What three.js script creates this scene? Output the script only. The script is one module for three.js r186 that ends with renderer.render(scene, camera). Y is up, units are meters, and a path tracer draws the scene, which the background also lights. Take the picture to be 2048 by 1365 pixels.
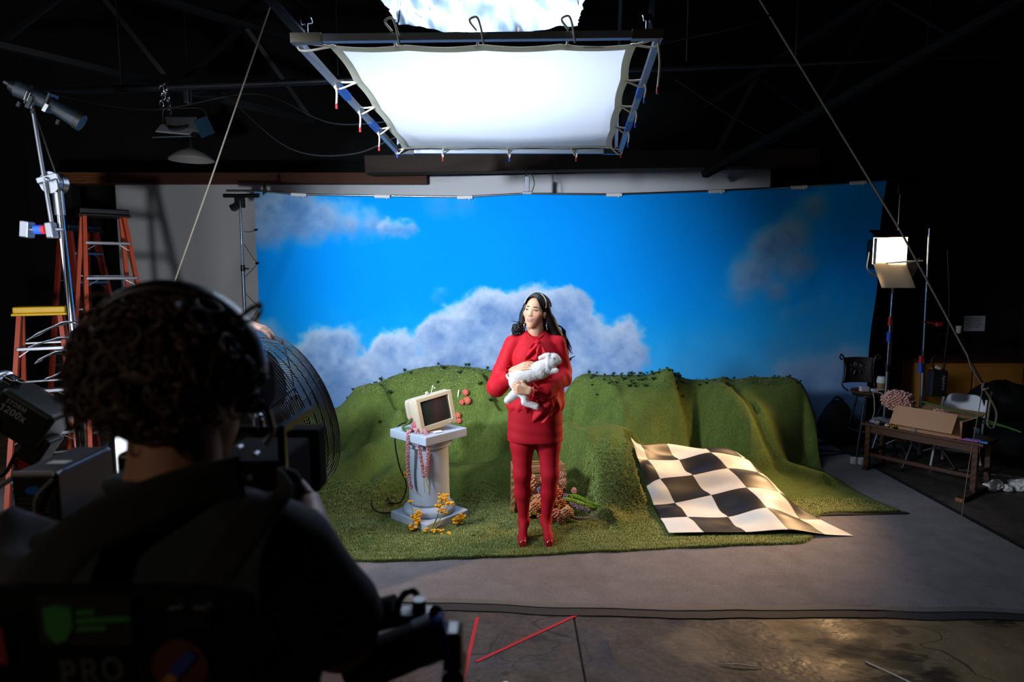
import * as THREE from 'three';
import { mergeGeometries } from 'three/addons/utils/BufferGeometryUtils.js';
import { RoundedBoxGeometry } from 'three/addons/geometries/RoundedBoxGeometry.js';
import { TextGeometry } from 'three/addons/geometries/TextGeometry.js';
import { FontLoader } from 'three/addons/loaders/FontLoader.js';
import { RectAreaLightUniformsLib } from 'three/addons/lights/RectAreaLightUniformsLib.js';

// ------------------------------------------------------------------ camera, lights, exposure
RectAreaLightUniformsLib.init();
const scene = new THREE.Scene();
scene.background = new THREE.Color(0x000000);
const camera = new THREE.PerspectiveCamera(55.4, 2048 / 1365, 0.05, 60);
camera.position.set(0, 1.89, 0);
camera.rotation.x = -6.04 * Math.PI / 180;
camera.focus = 4.6;
camera.userData.fStop = 2.6;
const renderer = new THREE.WebGLRenderer({ antialias: true });
renderer.toneMapping = THREE.LinearToneMapping;
renderer.toneMappingExposure = 1.0;
renderer.shadowMap.enabled = true;

function spot(name, pos, target, color, cd, angle, penumbra, soft) {
  const l = new THREE.SpotLight(color, cd, 0, angle, penumbra, 2);
  l.name = name; l.position.set(...pos); l.target.position.set(...target);
  l.castShadow = true; l.shadow.radius = soft; l.shadow.mapSize.set(2048, 2048);
  scene.add(l, l.target); return l;
}
function area(name, pos, target, w, h, color, nits) {
  const l = new THREE.RectAreaLight(color, nits, w, h);
  l.name = name; l.position.set(...pos); l.lookAt(...target); scene.add(l); return l;
}
const COOL = 0xdcebff, WARM = 0xffcb90;
// daylight panel inside the foil skirt, shining down on the overhead silk
area('skirt_panel_light', [-0.17, 4.98, -4.15], [-0.17, 0, -4.15], 0.5, 0.5, COOL, 95);
// the silk glows: soft light of its own size just under it
area('silk_light', [-0.13, 2.86, -4.3], [-0.13, 0.92, -4.13], 1.6, 1.5, COOL, 4.0);
// tungsten head on the rear stand: the low sun of the set
spot('tungsten_light', [3.66, 2.08, -6.3], [0.8, -0.1, -4.78], WARM, 56, 0.54, 0.7, 4);
// daylight fresnel beside the camera, washing the painted sky
spot('sky_wash_light', [-2.13, 2.6, -1.68], [-0.4, 1.7, -7.4], 0xe4f0ff, 140, 0.47, 1.0, 6);
// soft panel beside the fan: cool key from the set's low side
area('soft_panel_key', [-1.9, 1.12, -3.5], [0.3, 0.95, -4.9], 0.6, 0.95, 0xd6e8ff, 12);
// big softbox just outside the frame, over the ladders' side: the cool key
spot('softbox_key', [-2.72, 2.44, -2.77], [0.75, 0.55, -5.2], 0xe6f0ff, 54, 0.44, 0.8, 16);
// lamp head low beside the ladders, turned away from the set
spot('lamp_head_light', [-2.02, 1.49, -2.42], [-4.2, 2.0, -5.2], 0xf4f8ff, 24, 0.9, 0.7, 5);

// ------------------------------------------------------------------ helpers
{ // bulb of the house pendant behind the camera
  const l = new THREE.PointLight(0xffe8cc, 1.8, 0, 2); l.name = 'pendant_bulb_light'; l.position.set(-1.9, 2.72, 0.9); l.castShadow = true; l.shadow.radius = 2; scene.add(l);
}
const V = (x, y, z) => new THREE.Vector3(x, y, z), PI = Math.PI;
let seed = 7;
const rnd = () => { seed = (seed * 1664525 + 1013904223) >>> 0; return seed / 4294967296; };
const rr = (a, b) => a + (b - a) * rnd();
const clamp = (x, a = 0, b = 1) => Math.min(b, Math.max(a, x)), lerp = (a, b, t) => a + (b - a) * t;
const sst = (a, b, x) => { const t = clamp((x - a) / (b - a)); return t * t * (3 - 2 * t); };
const hash = (x, y, z = 0) => { let h = Math.imul(x, 374761393) ^ Math.imul(y, 668265263) ^ Math.imul(z, 1274126177); h = Math.imul(h ^ (h >>> 13), 1274126177); return ((h ^ (h >>> 16)) >>> 0) / 4294967296; };
function noise(x, y) {
  const i = Math.floor(x), j = Math.floor(y), u = x - i, v = y - j, s = u * u * (3 - 2 * u), t = v * v * (3 - 2 * v);
  return lerp(lerp(hash(i, j), hash(i + 1, j), s), lerp(hash(i, j + 1), hash(i + 1, j + 1), s), t);
}
function fbm(x, y, o = 4) { let a = 0.5, f = 0, n = 0; for (let k = 0; k < o; k++) { f += a * noise(x, y); n += a; x = x * 2.03 + 17.1; y = y * 2.03 + 9.7; a *= 0.5; } return f / n; }
function tex(w, h, fn, srgb = true) {
  const d = new Uint8Array(w * h * 4);
  for (let y = 0; y < h; y++) for (let x = 0; x < w; x++) {
    const c = fn(x / w, y / h, x, y), k = (y * w + x) * 4;
    if (typeof c === 'number') d[k] = d[k + 1] = d[k + 2] = clamp(c) * 255; else { d[k] = clamp(c[0]) * 255; d[k + 1] = clamp(c[1]) * 255; d[k + 2] = clamp(c[2]) * 255; }
    d[k + 3] = 255;
  }
  const t = new THREE.DataTexture(d, w, h);
  t.wrapS = t.wrapT = THREE.RepeatWrapping; t.magFilter = THREE.LinearFilter; t.minFilter = THREE.LinearFilter;
  if (srgb) t.colorSpace = THREE.SRGBColorSpace;
  t.needsUpdate = true; return t;
}
const mat = (color, roughness = 0.7, o = {}) => new THREE.MeshPhysicalMaterial({ color, roughness, side: THREE.DoubleSide, ...o });
const metal = (color, roughness = 0.35) => mat(color, roughness, { metalness: 1 });
// geometry
function T(g, p = [0, 0, 0], r = [0, 0, 0], s = [1, 1, 1]) {
  const m = new THREE.Matrix4().compose(V(...p), new THREE.Quaternion().setFromEuler(new THREE.Euler(...r)), V(...s));
  return g.applyMatrix4(m);
}
const box = (w, h, d, p, r) => T(new THREE.BoxGeometry(w, h, d), p, r);
const rbox = (w, h, d, rad = 0.01, p, r) => T(new RoundedBoxGeometry(w, h, d, 2, Math.min(rad, w / 2.01, h / 2.01, d / 2.01)), p, r);
const cyl = (r1, r2, h, p, r, n = 20) => T(new THREE.CylinderGeometry(r1, r2, h, n), p, r);
const sph = (r, p, s, n = 16) => T(new THREE.SphereGeometry(r, n, Math.max(6, n * 0.7 | 0)), p, [0, 0, 0], s);
const lathe = (pts, n = 40, p, r) => T(new THREE.LatheGeometry(pts.map(a => new THREE.Vector2(...a)), n), p, r);
const tor = (R, r, p, rot, n = 28, m = 8) => T(new THREE.TorusGeometry(R, r, m, n), p, rot);
function rod(a, b, r, r2 = r, n = 10) {
  const A = V(...a), B = V(...b), d = B.clone().sub(A), g = new THREE.CylinderGeometry(r2, r, d.length(), n);
  g.applyMatrix4(new THREE.Matrix4().compose(A.clone().add(B).multiplyScalar(0.5), new THREE.Quaternion().setFromUnitVectors(V(0, 1, 0), d.normalize()), V(1, 1, 1)));
  return g;
}
function bar(a, b, w, t, up = [0, 1, 0]) { // rectangular bar from a to b
  const A = V(...a), B = V(...b), z = B.clone().sub(A), len = z.length(); z.normalize();
  const x = V(...up).cross(z).normalize(), y = z.clone().cross(x), g = new THREE.BoxGeometry(w, t, len);
  const m = new THREE.Matrix4().makeBasis(x, y, z); m.setPosition(A.add(B).multiplyScalar(0.5));
  return g.applyMatrix4(m);
}
function tube(pts, r, sides = 7, smooth = 0) { // swept tube; r number or fn(t)
  let P = pts.map(p => p.isVector3 ? p : V(...p));
  if (smooth) P = new THREE.CatmullRomCurve3(P).getPoints(smooth);
  const n = P.length, pos = [], nor = [], uv = [], idx = [];
  let t0 = P[1].clone().sub(P[0]).normalize(), nn = Math.abs(t0.y) < 0.9 ? V(0, 1, 0) : V(1, 0, 0);
  nn.sub(t0.clone().multiplyScalar(nn.dot(t0))).normalize();
  for (let i = 0; i < n; i++) {
    const t = P[Math.min(n - 1, i + 1)].clone().sub(P[Math.max(0, i - 1)]).normalize();
    nn.sub(t.clone().multiplyScalar(nn.dot(t))).normalize();
    const b = t.clone().cross(nn), R = typeof r === 'function' ? r(i / (n - 1)) : r;
    for (let k = 0; k <= sides; k++) {
      const a = k / sides * 2 * PI, c = Math.cos(a), s = Math.sin(a), x = nn.x * c + b.x * s, y = nn.y * c + b.y * s, z = nn.z * c + b.z * s;
      pos.push(P[i].x + x * R, P[i].y + y * R, P[i].z + z * R); nor.push(x, y, z); uv.push(k / sides, i / (n - 1));
      if (i < n - 1 && k < sides) { const q = i * (sides + 1) + k; idx.push(q, q + 1, q + sides + 1, q + 1, q + sides + 2, q + sides + 1); }
    }
  }
  return bufg(pos, idx, uv, nor);
}
function bufg(pos, idx, uv, nor) {
  const g = new THREE.BufferGeometry();
  g.setAttribute('position', new THREE.Float32BufferAttribute(pos, 3));
  g.setAttribute('uv', new THREE.Float32BufferAttribute(uv || new Array(pos.length / 3 * 2).fill(0), 2));
  g.setIndex(idx);
  if (nor) g.setAttribute('normal', new THREE.Float32BufferAttribute(nor, 3)); else g.computeVertexNormals();
  return g;
}
function patch(nu, nv, fn, thick = 0) { // parametric sheet, uv 0..1; with thickness: closed slab below
  const pos = [], uv = [], idx = [];
  for (let j = 0; j <= nv; j++) for (let i = 0; i <= nu; i++) { const p = fn(i / nu, j / nv); pos.push(p[0], p[1], p[2]); uv.push(i / nu, j / nv); }
  for (let j = 0; j < nv; j++) for (let i = 0; i < nu; i++) { const q = j * (nu + 1) + i; idx.push(q, q + 1, q + nu + 1, q + 1, q + nu + 2, q + nu + 1); }
  const g = bufg(pos, idx, uv);
  if (!thick) return g;
  const n = pos.length / 3, nm = g.attributes.normal, P2 = pos.slice(), I2 = idx.slice(), U2 = uv.slice();
  for (let q = 0; q < n; q++) { P2.push(pos[q * 3] - nm.getX(q) * thick, pos[q * 3 + 1] - nm.getY(q) * thick, pos[q * 3 + 2] - nm.getZ(q) * thick); U2.push(uv[q * 2], uv[q * 2 + 1]); }
  for (let k = 0; k < idx.length; k += 3) I2.push(idx[k] + n, idx[k + 2] + n, idx[k + 1] + n);
  const edge = []; for (let i = 0; i < nu; i++) edge.push([i + 1, i], [nv * (nu + 1) + i, nv * (nu + 1) + i + 1]);
  for (let j = 0; j < nv; j++) edge.push([j * (nu + 1), (j + 1) * (nu + 1)], [(j + 1) * (nu + 1) + nu, j * (nu + 1) + nu]);
  for (const [a, b] of edge) I2.push(a, b, a + n, b, b + n, a + n);
  return bufg(P2, I2, U2);
}
function ext(pts, depth, o = {}) { // extruded outline, centred in depth
  const g = new THREE.ExtrudeGeometry(new THREE.Shape(pts.map(p => new THREE.Vector2(...p))), { depth, bevelEnabled: !!o.bevel, bevelSize: o.bevel || 0, bevelThickness: o.bevel || 0, bevelSegments: 2, curveSegments: 8 });
  g.translate(0, 0, -depth / 2); return T(g, o.p, o.r);
}
function M(list) {
  list = list.flat(9).map(g => {
    g = g.clone(); g.morphAttributes = {};
    for (const k of Object.keys(g.attributes)) if (!['position', 'normal', 'uv'].includes(k)) g.deleteAttribute(k);
    const n = g.attributes.position.count;
    if (!g.index) g.setIndex([...Array(n).keys()]);
    if (!g.attributes.uv) g.setAttribute('uv', new THREE.Float32BufferAttribute(new Float32Array(n * 2), 2));
    if (!g.attributes.normal) g.computeVertexNormals();
    return g;
  });
  return list.length === 1 ? list[0] : mergeGeometries(list);
}
// scene graph
const taken = {};
const numbered = n => { const k = taken[n] = (taken[n] ?? -1) + 1; return k ? n + '_' + String(k).padStart(3, '0') : n; };
function add(name, geo, m, parent, label) {
  const o = new THREE.Mesh(Array.isArray(geo) ? M(geo) : geo, m);
  o.castShadow = o.receiveShadow = true; o.name = name; parent.add(o);
  if (label) o.userData.label = label;
  return o;
}
function thing(name, label, category, p = [0, 0, 0], turn = 0, group) {
  const o = new THREE.Group(); o.name = numbered(name); o.position.set(...p); o.rotation.y = turn;
  o.userData = { label, category }; if (group) o.userData.group = group;
  scene.add(o); return o;
}
function single(name, geo, m, label, category, group, p, turn) {
  const o = add(numbered(name), geo, m, scene); o.userData = { label, category };
  if (group) o.userData.group = group;
  if (p) o.position.set(...p); if (turn) o.rotation.y = turn;
  return o;
}
function struct(name, geo, m) { const o = add(name, geo, m, scene); o.userData.kind = 'structure'; return o; }
function dup(o, label, p, turn) { const c = o.clone(); c.userData = { ...o.userData, label }; c.name = numbered(o.name.replace(/_\d+$/, '')); if (p) c.position.set(...p); if (turn !== undefined) c.rotation.y = turn; scene.add(c); return c; }
const font = await new FontLoader().loadAsync('fonts/droid/droid_sans_bold.typeface.json');
const text = (s, size, depth = 0.001) => { const g = new TextGeometry(s, { font, size, depth, curveSegments: 3 }); g.computeBoundingBox(); const b = g.boundingBox; g.translate(-(b.max.x + b.min.x) / 2, -(b.max.y + b.min.y) / 2, 0); return g; };

// signed-distance bodies -> surface nets
const C = (a, b, ra, rb = ra, k) => ({ t: 0, a, b, ra, rb, k });
const E = (c, r, k, rot) => ({ t: 1, c, r, k, q: rot && new THREE.Quaternion().setFromEuler(new THREE.Euler(...rot)).invert() });
const SUB = e => ({ ...e, sub: 1 });
function sdf(prims, cell, k0 = 0.02) {
  const lo = [9, 9, 9], hi = [-9, -9, -9];
  for (const p of prims) {
    p.lo = []; p.hi = [];
    for (let i = 0; i < 3; i++) {
      if (p.t) { const R = p.q ? Math.max(...p.r) : p.r[i]; p.lo[i] = p.c[i] - R; p.hi[i] = p.c[i] + R; }
      else { p.lo[i] = Math.min(p.a[i] - p.ra, p.b[i] - p.rb); p.hi[i] = Math.max(p.a[i] + p.ra, p.b[i] + p.rb); }
      if (!p.sub) { lo[i] = Math.min(lo[i], p.lo[i] - 3 * cell); hi[i] = Math.max(hi[i], p.hi[i] + 3 * cell); }
    }
  }
  const n = [0, 1, 2].map(i => Math.ceil((hi[i] - lo[i]) / cell) + 2), f = new Float32Array(n[0] * n[1] * n[2]).fill(0.3), tmp = V();
  const sy = n[0], sz = n[0] * n[1];
  for (const p of prims) {
    const k = p.k ?? k0, m = k + 3 * cell + 0.01;
    const g0 = [0, 1, 2].map(i => Math.max(0, Math.floor((p.lo[i] - m - lo[i]) / cell))), g1 = [0, 1, 2].map(i => Math.min(n[i] - 1, Math.ceil((p.hi[i] + m - lo[i]) / cell)));
    let bx, by, bz, bb;
    if (!p.t) { bx = p.b[0] - p.a[0]; by = p.b[1] - p.a[1]; bz = p.b[2] - p.a[2]; bb = bx * bx + by * by + bz * bz || 1e-9; }
    for (let z = g0[2]; z <= g1[2]; z++) for (let y = g0[1]; y <= g1[1]; y++) for (let x = g0[0]; x <= g1[0]; x++) {
      const X = lo[0] + x * cell, Y = lo[1] + y * cell, Z = lo[2] + z * cell; let d;
      if (!p.t) {
        const ax = X - p.a[0], ay = Y - p.a[1], az = Z - p.a[2], h = clamp((ax * bx + ay * by + az * bz) / bb);
        d = Math.hypot(ax - bx * h, ay - by * h, az - bz * h) - (p.ra + (p.rb - p.ra) * h);
      } else {
        tmp.set(X - p.c[0], Y - p.c[1], Z - p.c[2]); if (p.q) tmp.applyQuaternion(p.q);
        const [a, b, c] = p.r, q0 = Math.hypot(tmp.x / a, tmp.y / b, tmp.z / c), q1 = Math.hypot(tmp.x / a / a, tmp.y / b / b, tmp.z / c / c);
        d = q1 < 1e-6 ? -Math.min(a, b, c) : q0 * (q0 - 1) / q1;
      }
      const q = x + y * sy + z * sz, o = f[q];
      if (p.sub) { const h = clamp(0.5 - 0.5 * (o + d) / k); f[q] = lerp(o, -d, h) + k * h * (1 - h); }
      else { const h = clamp(0.5 + 0.5 * (d - o) / k); f[q] = lerp(d, o, h) - k * h * (1 - h); }
    }
  }
  const vid = new Int32Array(f.length).fill(-1), pos = [], idx = [];
  const off = [0, 1, sy, sy + 1, sz, sz + 1, sz + sy, sz + sy + 1], ed = [[0, 1], [2, 3], [4, 5], [6, 7], [0, 2], [1, 3], [4, 6], [5, 7], [0, 4], [1, 5], [2, 6], [3, 7]];
  for (let z = 0; z < n[2] - 1; z++) for (let y = 0; y < n[1] - 1; y++) for (let x = 0; x < n[0] - 1; x++) {
    const q = x + y * sy + z * sz; let s = 0;
    for (let c = 0; c < 8; c++) if (f[q + off[c]] < 0) s |= 1 << c;
    if (s === 0 || s === 255) continue;
    let ax = 0, ay = 0, az = 0, m = 0;
    for (const [a, b] of ed) {
      if (((s >> a) & 1) === ((s >> b) & 1)) continue;
      const fa = f[q + off[a]], t = fa / (fa - f[q + off[b]]);
      ax += (a & 1) + t * ((b & 1) - (a & 1)); ay += ((a >> 1) & 1) + t * (((b >> 1) & 1) - ((a >> 1) & 1)); az += (a >> 2) + t * ((b >> 2) - (a >> 2)); m++;
    }
    vid[q] = pos.length / 3; pos.push(lo[0] + (x + ax / m) * cell, lo[1] + (y + ay / m) * cell, lo[2] + (z + az / m) * cell);
  }
  const quad = (a, b, c, d, fl) => { if (a < 0 || b < 0 || c < 0 || d < 0) return; if (fl) idx.push(a, b, c, a, c, d); else idx.push(a, c, b, a, d, c); };
  for (let z = 1; z < n[2] - 1; z++) for (let y = 1; y < n[1] - 1; y++) for (let x = 1; x < n[0] - 1; x++) {
    const q = x + y * sy + z * sz, s = f[q] < 0;
    if (s !== (f[q + 1] < 0)) quad(vid[q - sy - sz], vid[q - sz], vid[q], vid[q - sy], s);
    if (s !== (f[q + sy] < 0)) quad(vid[q - 1 - sz], vid[q - 1], vid[q], vid[q - sz], s);
    if (s !== (f[q + sz] < 0)) quad(vid[q - 1 - sy], vid[q - sy], vid[q], vid[q - 1], s);
  }
  const uv = []; for (let i = 0; i < pos.length; i += 3) uv.push(pos[i] + pos[i + 2] * 0.7, pos[i + 1]);
  return bufg(pos, idx, uv);
}
function tint(g, fn) { // vertex colours (linear) from position
  const p = g.attributes.position, c = new Float32Array(p.count * 3);
  for (let i = 0; i < p.count; i++) { const k = fn(p.getX(i), p.getY(i), p.getZ(i)); c[i * 3] = k[0]; c[i * 3 + 1] = k[1]; c[i * 3 + 2] = k[2]; }
  g.setAttribute('color', new THREE.BufferAttribute(c, 3)); return g;
}
function warp(g, fn) { const p = g.attributes.position; for (let i = 0; i < p.count; i++) { const k = fn(p.getX(i), p.getY(i), p.getZ(i)); p.setXYZ(i, k[0], k[1], k[2]); } g.computeVertexNormals(); return g; }
// five-fingered hand: wrist W, direction D, palm facing N, thumb on side S; curl = bend per joint (radians)
function hand(W, D, N, S, curl = 0.4, k = 1, spread = 0.02) {
  W = V(...W); D = V(...D).normalize(); N = V(...N); N.sub(D.clone().multiplyScalar(N.dot(D))).normalize();
  const s = D.clone().cross(N).normalize(); if (s.dot(V(...S)) < 0) s.negate();
  const at = (d, x, n = 0) => W.clone().addScaledVector(D, d * k).addScaledVector(s, x * k).addScaledVector(N, n * k), A = v => v.toArray(), out = [], tips = [];
  for (let i = 0; i < 4; i++) out.push(C(A(at(0.005, 0.014 - i * 0.009)), A(at(0.085 - Math.abs(i - 1) * 0.004, 0.03 - i * 0.02)), 0.016 * k, 0.0115 * k, 0.012));
  const len = [0.07, 0.078, 0.072, 0.056];
  for (let i = 0; i < 4; i++) {
    let p = at(0.085 - Math.abs(i - 1) * 0.004, 0.03 - i * 0.02), a = curl * 0.5, side = (1.5 - i) * spread, tip;
    for (let j = 0; j < 3; j++) {
      a += curl * (j ? 1 : 0.6);
      const L = len[i] * [0.45, 0.3, 0.25][j] * k, dir = D.clone().multiplyScalar(Math.cos(a)).addScaledVector(N, Math.sin(a)).addScaledVector(s, side).normalize(), e = p.clone().addScaledVector(dir, L);
      out.push(C(A(p), A(e), (0.0098 - j * 0.001) * k, (0.0088 - j * 0.001) * k, 0.003)); p = e; tip = dir;
    }
    tips.push([p.clone(), tip.clone()]);
  }
  const t0 = at(0.028, 0.02, 0.006), t1 = at(0.058, 0.05, 0.022), t2 = at(0.09, 0.056, 0.034);
  out.push(C(A(t0), A(t1), 0.015 * k, 0.0115 * k, 0.008), C(A(t1), A(t2), 0.0112 * k, 0.0085 * k, 0.004));
  tips.push([t2, t2.clone().sub(t1).normalize()]);
  return { prims: out, tips };
}

// ------------------------------------------------------------------ shared materials
const BLK = mat(0x0b0b0c, 0.55), RUB = mat(0x060606, 0.8), BLKM = mat(0x101012, 0.35), CHROME = metal(0xc8ccd2, 0.16), STEEL = metal(0x9a9da3, 0.32), ALU = metal(0x8f9298, 0.42), WHITE = mat(0xd8d8d6, 0.6), ROPE = mat(0x7e7566, 0.95), REDT = mat(0xa01216, 0.6), BLUET = mat(0x1140a8, 0.55), GREYM = metal(0x5a5d62, 0.45);
const woodTex = tex(512, 512, (u, v) => { const g = fbm(u * 5, v * 60, 4), k = 0.55 + 0.45 * Math.sin((v * 18 + fbm(u * 2, v * 3, 3) * 5) * 2) * 0.5 + g * 0.3; return [k * 0.95, k * 0.9, k * 0.85]; });
const WOOD = mat(0x8a5a30, 0.6, { map: woodTex }), DWOOD = mat(0x6a4024, 0.5, { map: woodTex }), PINE = mat(0xc08a55, 0.7, { map: woodTex });
// ------------------------------------------------------------------ the room
const stain = (u, v, cx, cy, r) => sst(r, r * 0.7, Math.hypot(u - cx, v - cy) + (fbm(u * 6, v * 6, 4) - 0.5) * r * 0.7);
{ // concrete slab, uv in metres: painted patches, stains, scratches; the pours before the carpet get a finer sheet of the same
  const colour = (x, z, fine) => {
    const f = fbm(x * 2.2, z * 2.2, 5), g = fbm(x * 14, z * 14, 4), h = fine ? fbm(x * 60, z * 60, 3) : 0.5;
    let k = 0.26 + (f - 0.5) * 0.2 + (g - 0.5) * 0.14 + (h - 0.5) * 0.13, c = [k * 1.06, k * 0.94, k * 0.83];
    const warm = sst(0.42, 0.6, fbm(x * 1.1 + 5, z * 1.1, 3)) * sst(0.36, 0.3, x); c = [c[0] * (1 + warm * 0.3), c[1] * (1 + warm * 0.06), c[2] * (1 - warm * 0.12)];
    const p1 = stain(x, z, 0.93, -3.12, 0.2) * sst(0.35, 0.6, g + 0.2); c = c.map((q, i) => lerp(q, [0.42, 0.37, 0.31][i] * (0.75 + g * 0.5), p1 * 0.75));
    const edge = 1.34 + (z + 3.4) * 0.2 + (fbm(z * 5, 1, 3) - 0.5) * 0.12, p2 = sst(edge, edge + 0.012, x) * sst(-3.6, -3.5, z);
    if (p2 > 0) { const sc = sst(0.52, 0.6, fbm(x * 6 + z * 9, z * 22 - x * 5, 4)) * sst(0.42, 0.55, fbm(x * 2.2, z * 2.2 + 8, 3)), blot = sst(0.6, 0.68, fbm(x * 4 + 9, z * 6, 4)); c = c.map((q, i) => lerp(q, [0.5, 0.42, 0.3][i] * (0.62 + f * 0.4 + g * 0.25) * (1 - sc * 0.45) * (1 - blot * 0.35), p2)); }
    if (fine) { const cr = Math.abs(fbm(x * 1.4 + 3, z * 1.9 + 7, 4) - 0.5); if (cr < 0.004) c = c.map(q => q * 0.55); const sp = hash(Math.floor(x * 260), Math.floor(z * 260), 3); if (sp > 0.9985) c = c.map(q => q * 2.1); }
    return c;
  };
  const X0 = -7, Z0 = -9.6, W = 14, FX = -3.6, FZ = -4.3, FW = 8.2, FD = 2.4;
  const far = tex(1024, 1024, (u, v) => colour(X0 + u * W, Z0 + v * W, false)), near = tex(2048, 1024, (u, v) => colour(FX + u * FW, FZ + v * FD, true));
  const b = tex(512, 512, (u, v) => fbm(u * 60, v * 60, 4), false), r = tex(512, 512, (u, v) => 0.32 + 0.5 * fbm(u * 20, v * 20, 4), false);
  const rep = (t, a, c) => { const q = t.clone(); q.repeat.set(a, c); q.needsUpdate = true; return q; };
  const mk = (m, a, c) => mat(0xffffff, 1, { map: m, roughnessMap: rep(r, a, c), bumpMap: rep(b, a * 2, c * 2), bumpScale: 0.004 });
  const part = (x0, x1, z0, z1, ox, oz, w, d) => { const q = patch(1, 1, (u, v) => [lerp(x0, x1, u), 0, lerp(z0, z1, 1 - v)]), a = q.attributes.uv, ps = q.attributes.position; for (let i = 0; i < 4; i++) a.setXY(i, (ps.getX(i) - ox) / w, (ps.getZ(i) - oz) / d); return [q, box(x1 - x0, 0.19, z1 - z0, [(x0 + x1) / 2, -0.1, (z0 + z1) / 2])]; };
  const F = (x0, x1, z0, z1) => part(x0, x1, z0, z1, X0, Z0, W, W), Nn = (x0, x1, z0, z1) => part(x0, x1, z0, z1, FX, FZ, FW, FD);
  const z2 = FZ + FD, x2 = FX + FW;
  const fl = struct('floor', [F(X0, 7, Z0, FZ), F(X0, FX, FZ, z2), F(x2, 7, FZ, z2), F(X0, 7, z2, 4.4), box(0.02, 0.18, 2.4, [0.341, -0.097, FZ + 1.2])], mk(far, 3, 3));
  // recessed joint between the two pours
  add('concrete_pour', Nn(FX, 0.335, FZ, z2), mk(near, 2, 1), fl); add('concrete_pour', Nn(0.347, x2, FZ, z2), fl.children[0].material, fl);
}
const wallM = mat(0x0a0a0c, 0.85), ceilM = mat(0x060608, 0.9);
struct('wall_back', [box(14.4, 5.6, 0.2, [0, 2.7, -9.7])], wallM);
struct('wall_left', [box(0.2, 5.6, 14.4, [-7.1, 2.7, -2.6])], wallM);
struct('wall_right', [box(0.2, 5.6, 14.4, [7.1, 2.7, -2.6])], wallM);
struct('wall_front', [box(14.4, 5.6, 0.2, [0, 2.7, 4.5])], wallM);
struct('ceiling', [box(14.4, 0.2, 14.4, [0, 5.6, -2.6])], ceilM);
{ // carpet: grey needle felt, taped along the front edge
  const cm = tex(1024, 1024, (u, v) => { const k = 0.6 + (hash(u * 1024 | 0, v * 1024 | 0) - 0.5) * 0.3 + (fbm(u * 12, v * 12, 3) - 0.5) * 0.1; return [k * 0.97, k * 0.96, k * 0.98]; });
  const cb = tex(512, 512, (u, v) => hash(u * 512 | 0, v * 512 | 0, 3), false);
  cm.repeat.set(1, 1); cb.repeat.set(2, 2);
  const zf = x => -3.59 + (x + 0.77) * 0.036 + 0.018 * Math.sin(x * 2.1) + 0.006 * Math.sin(x * 9);
  const g = patch(60, 40, (u, v) => { const x = lerp(-4.6, 3.5 + 0.012 * Math.sin(v * 17), u); return [x, 0.008 + 0.002 * fbm(x * 6, v * 20), lerp(zf(x), -8.2, v)]; }, 0.006);
  const a = g.attributes.uv, p = g.attributes.position; for (let i = 0; i < p.count; i++) a.setXY(i, p.getX(i) * 0.8, p.getZ(i) * 0.8);
  single('carpet', g, mat(0xe2d8d2, 0.98, { map: cm, bumpMap: cb, bumpScale: 0.003 }), 'grey needle felt carpet spread under the whole set', 'carpet');
  const t = thing('carpet_edging', 'dark flattened edging strip along the front border of the carpet', 'edging');
  const strip = (o0, o1, h, wob) => patch(140, 1, (u, v) => { const x = lerp(-4.4, 4.6, u); return [x, h + 0.0015 * fbm(x * 11, v), zf(x) + lerp(o0, o1, v) + wob * (fbm(x * 3, 4 + v * 3, 3) - 0.5)]; }, 0.004);
  add('cover_strip', strip(0.05, 0.0, 0.0095, 0.025), mat(0x6a655f, 0.8), t);
  add('backing_strip', strip(0.125, 0.045, 0.005, 0.04), mat(0x33302e, 0.8), t);
  const s2 = thing('floor_seam_strip', 'black rubber strip along the side border of the carpet', 'edging');
  add('strip', [bar([3.515, 0.008, -8.0], [3.5, 0.008, -3.3], 0.035, 0.012)], RUB, s2);
}
// red tape marks, scraps
const tapeM = mat(0xc81820, 0.6);
single('floor_tape', [bar([-0.19, 0.002, -3.395], [-0.245, 0.002, -2.6], 0.02, 0.002)], tapeM, 'red tape mark running straight towards the camera on the concrete', 'tape');
single('floor_tape', [bar([0.396, 0.002, -3.448], [-0.175, 0.002, -2.985], 0.018, 0.002)], tapeM, 'red tape mark slanting across the concrete up to the carpet edge', 'tape');
const scrapM = mat(0xe6e2d8, 0.8);
single('straw_scrap', tube([[1.0, 0.006, -2.96], [1.1, 0.012, -2.945], [1.2, 0.005, -2.93]], t => 0.0035 * Math.sin(PI * (0.1 + 0.8 * t)), 5, 12), scrapM, 'thin pale scrap on the dark concrete under the carpet front', 'scrap');
single('string_scrap', tube([[1.72, 0.005, -2.98], [1.83, 0.006, -2.83], [1.9, 0.005, -2.72], [2.0, 0.005, -2.66]], 0.004, 5, 14), scrapM, 'loose white string lying on the yellowish worn concrete', 'scrap');
single('chip_scrap', T(new THREE.DodecahedronGeometry(0.012), [-0.03, 0.004, -2.82], [0, 0, 0], [1.4, 0.4, 0.7]), scrapM, 'tiny white chip on the concrete beside the red tape', 'scrap');

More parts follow.
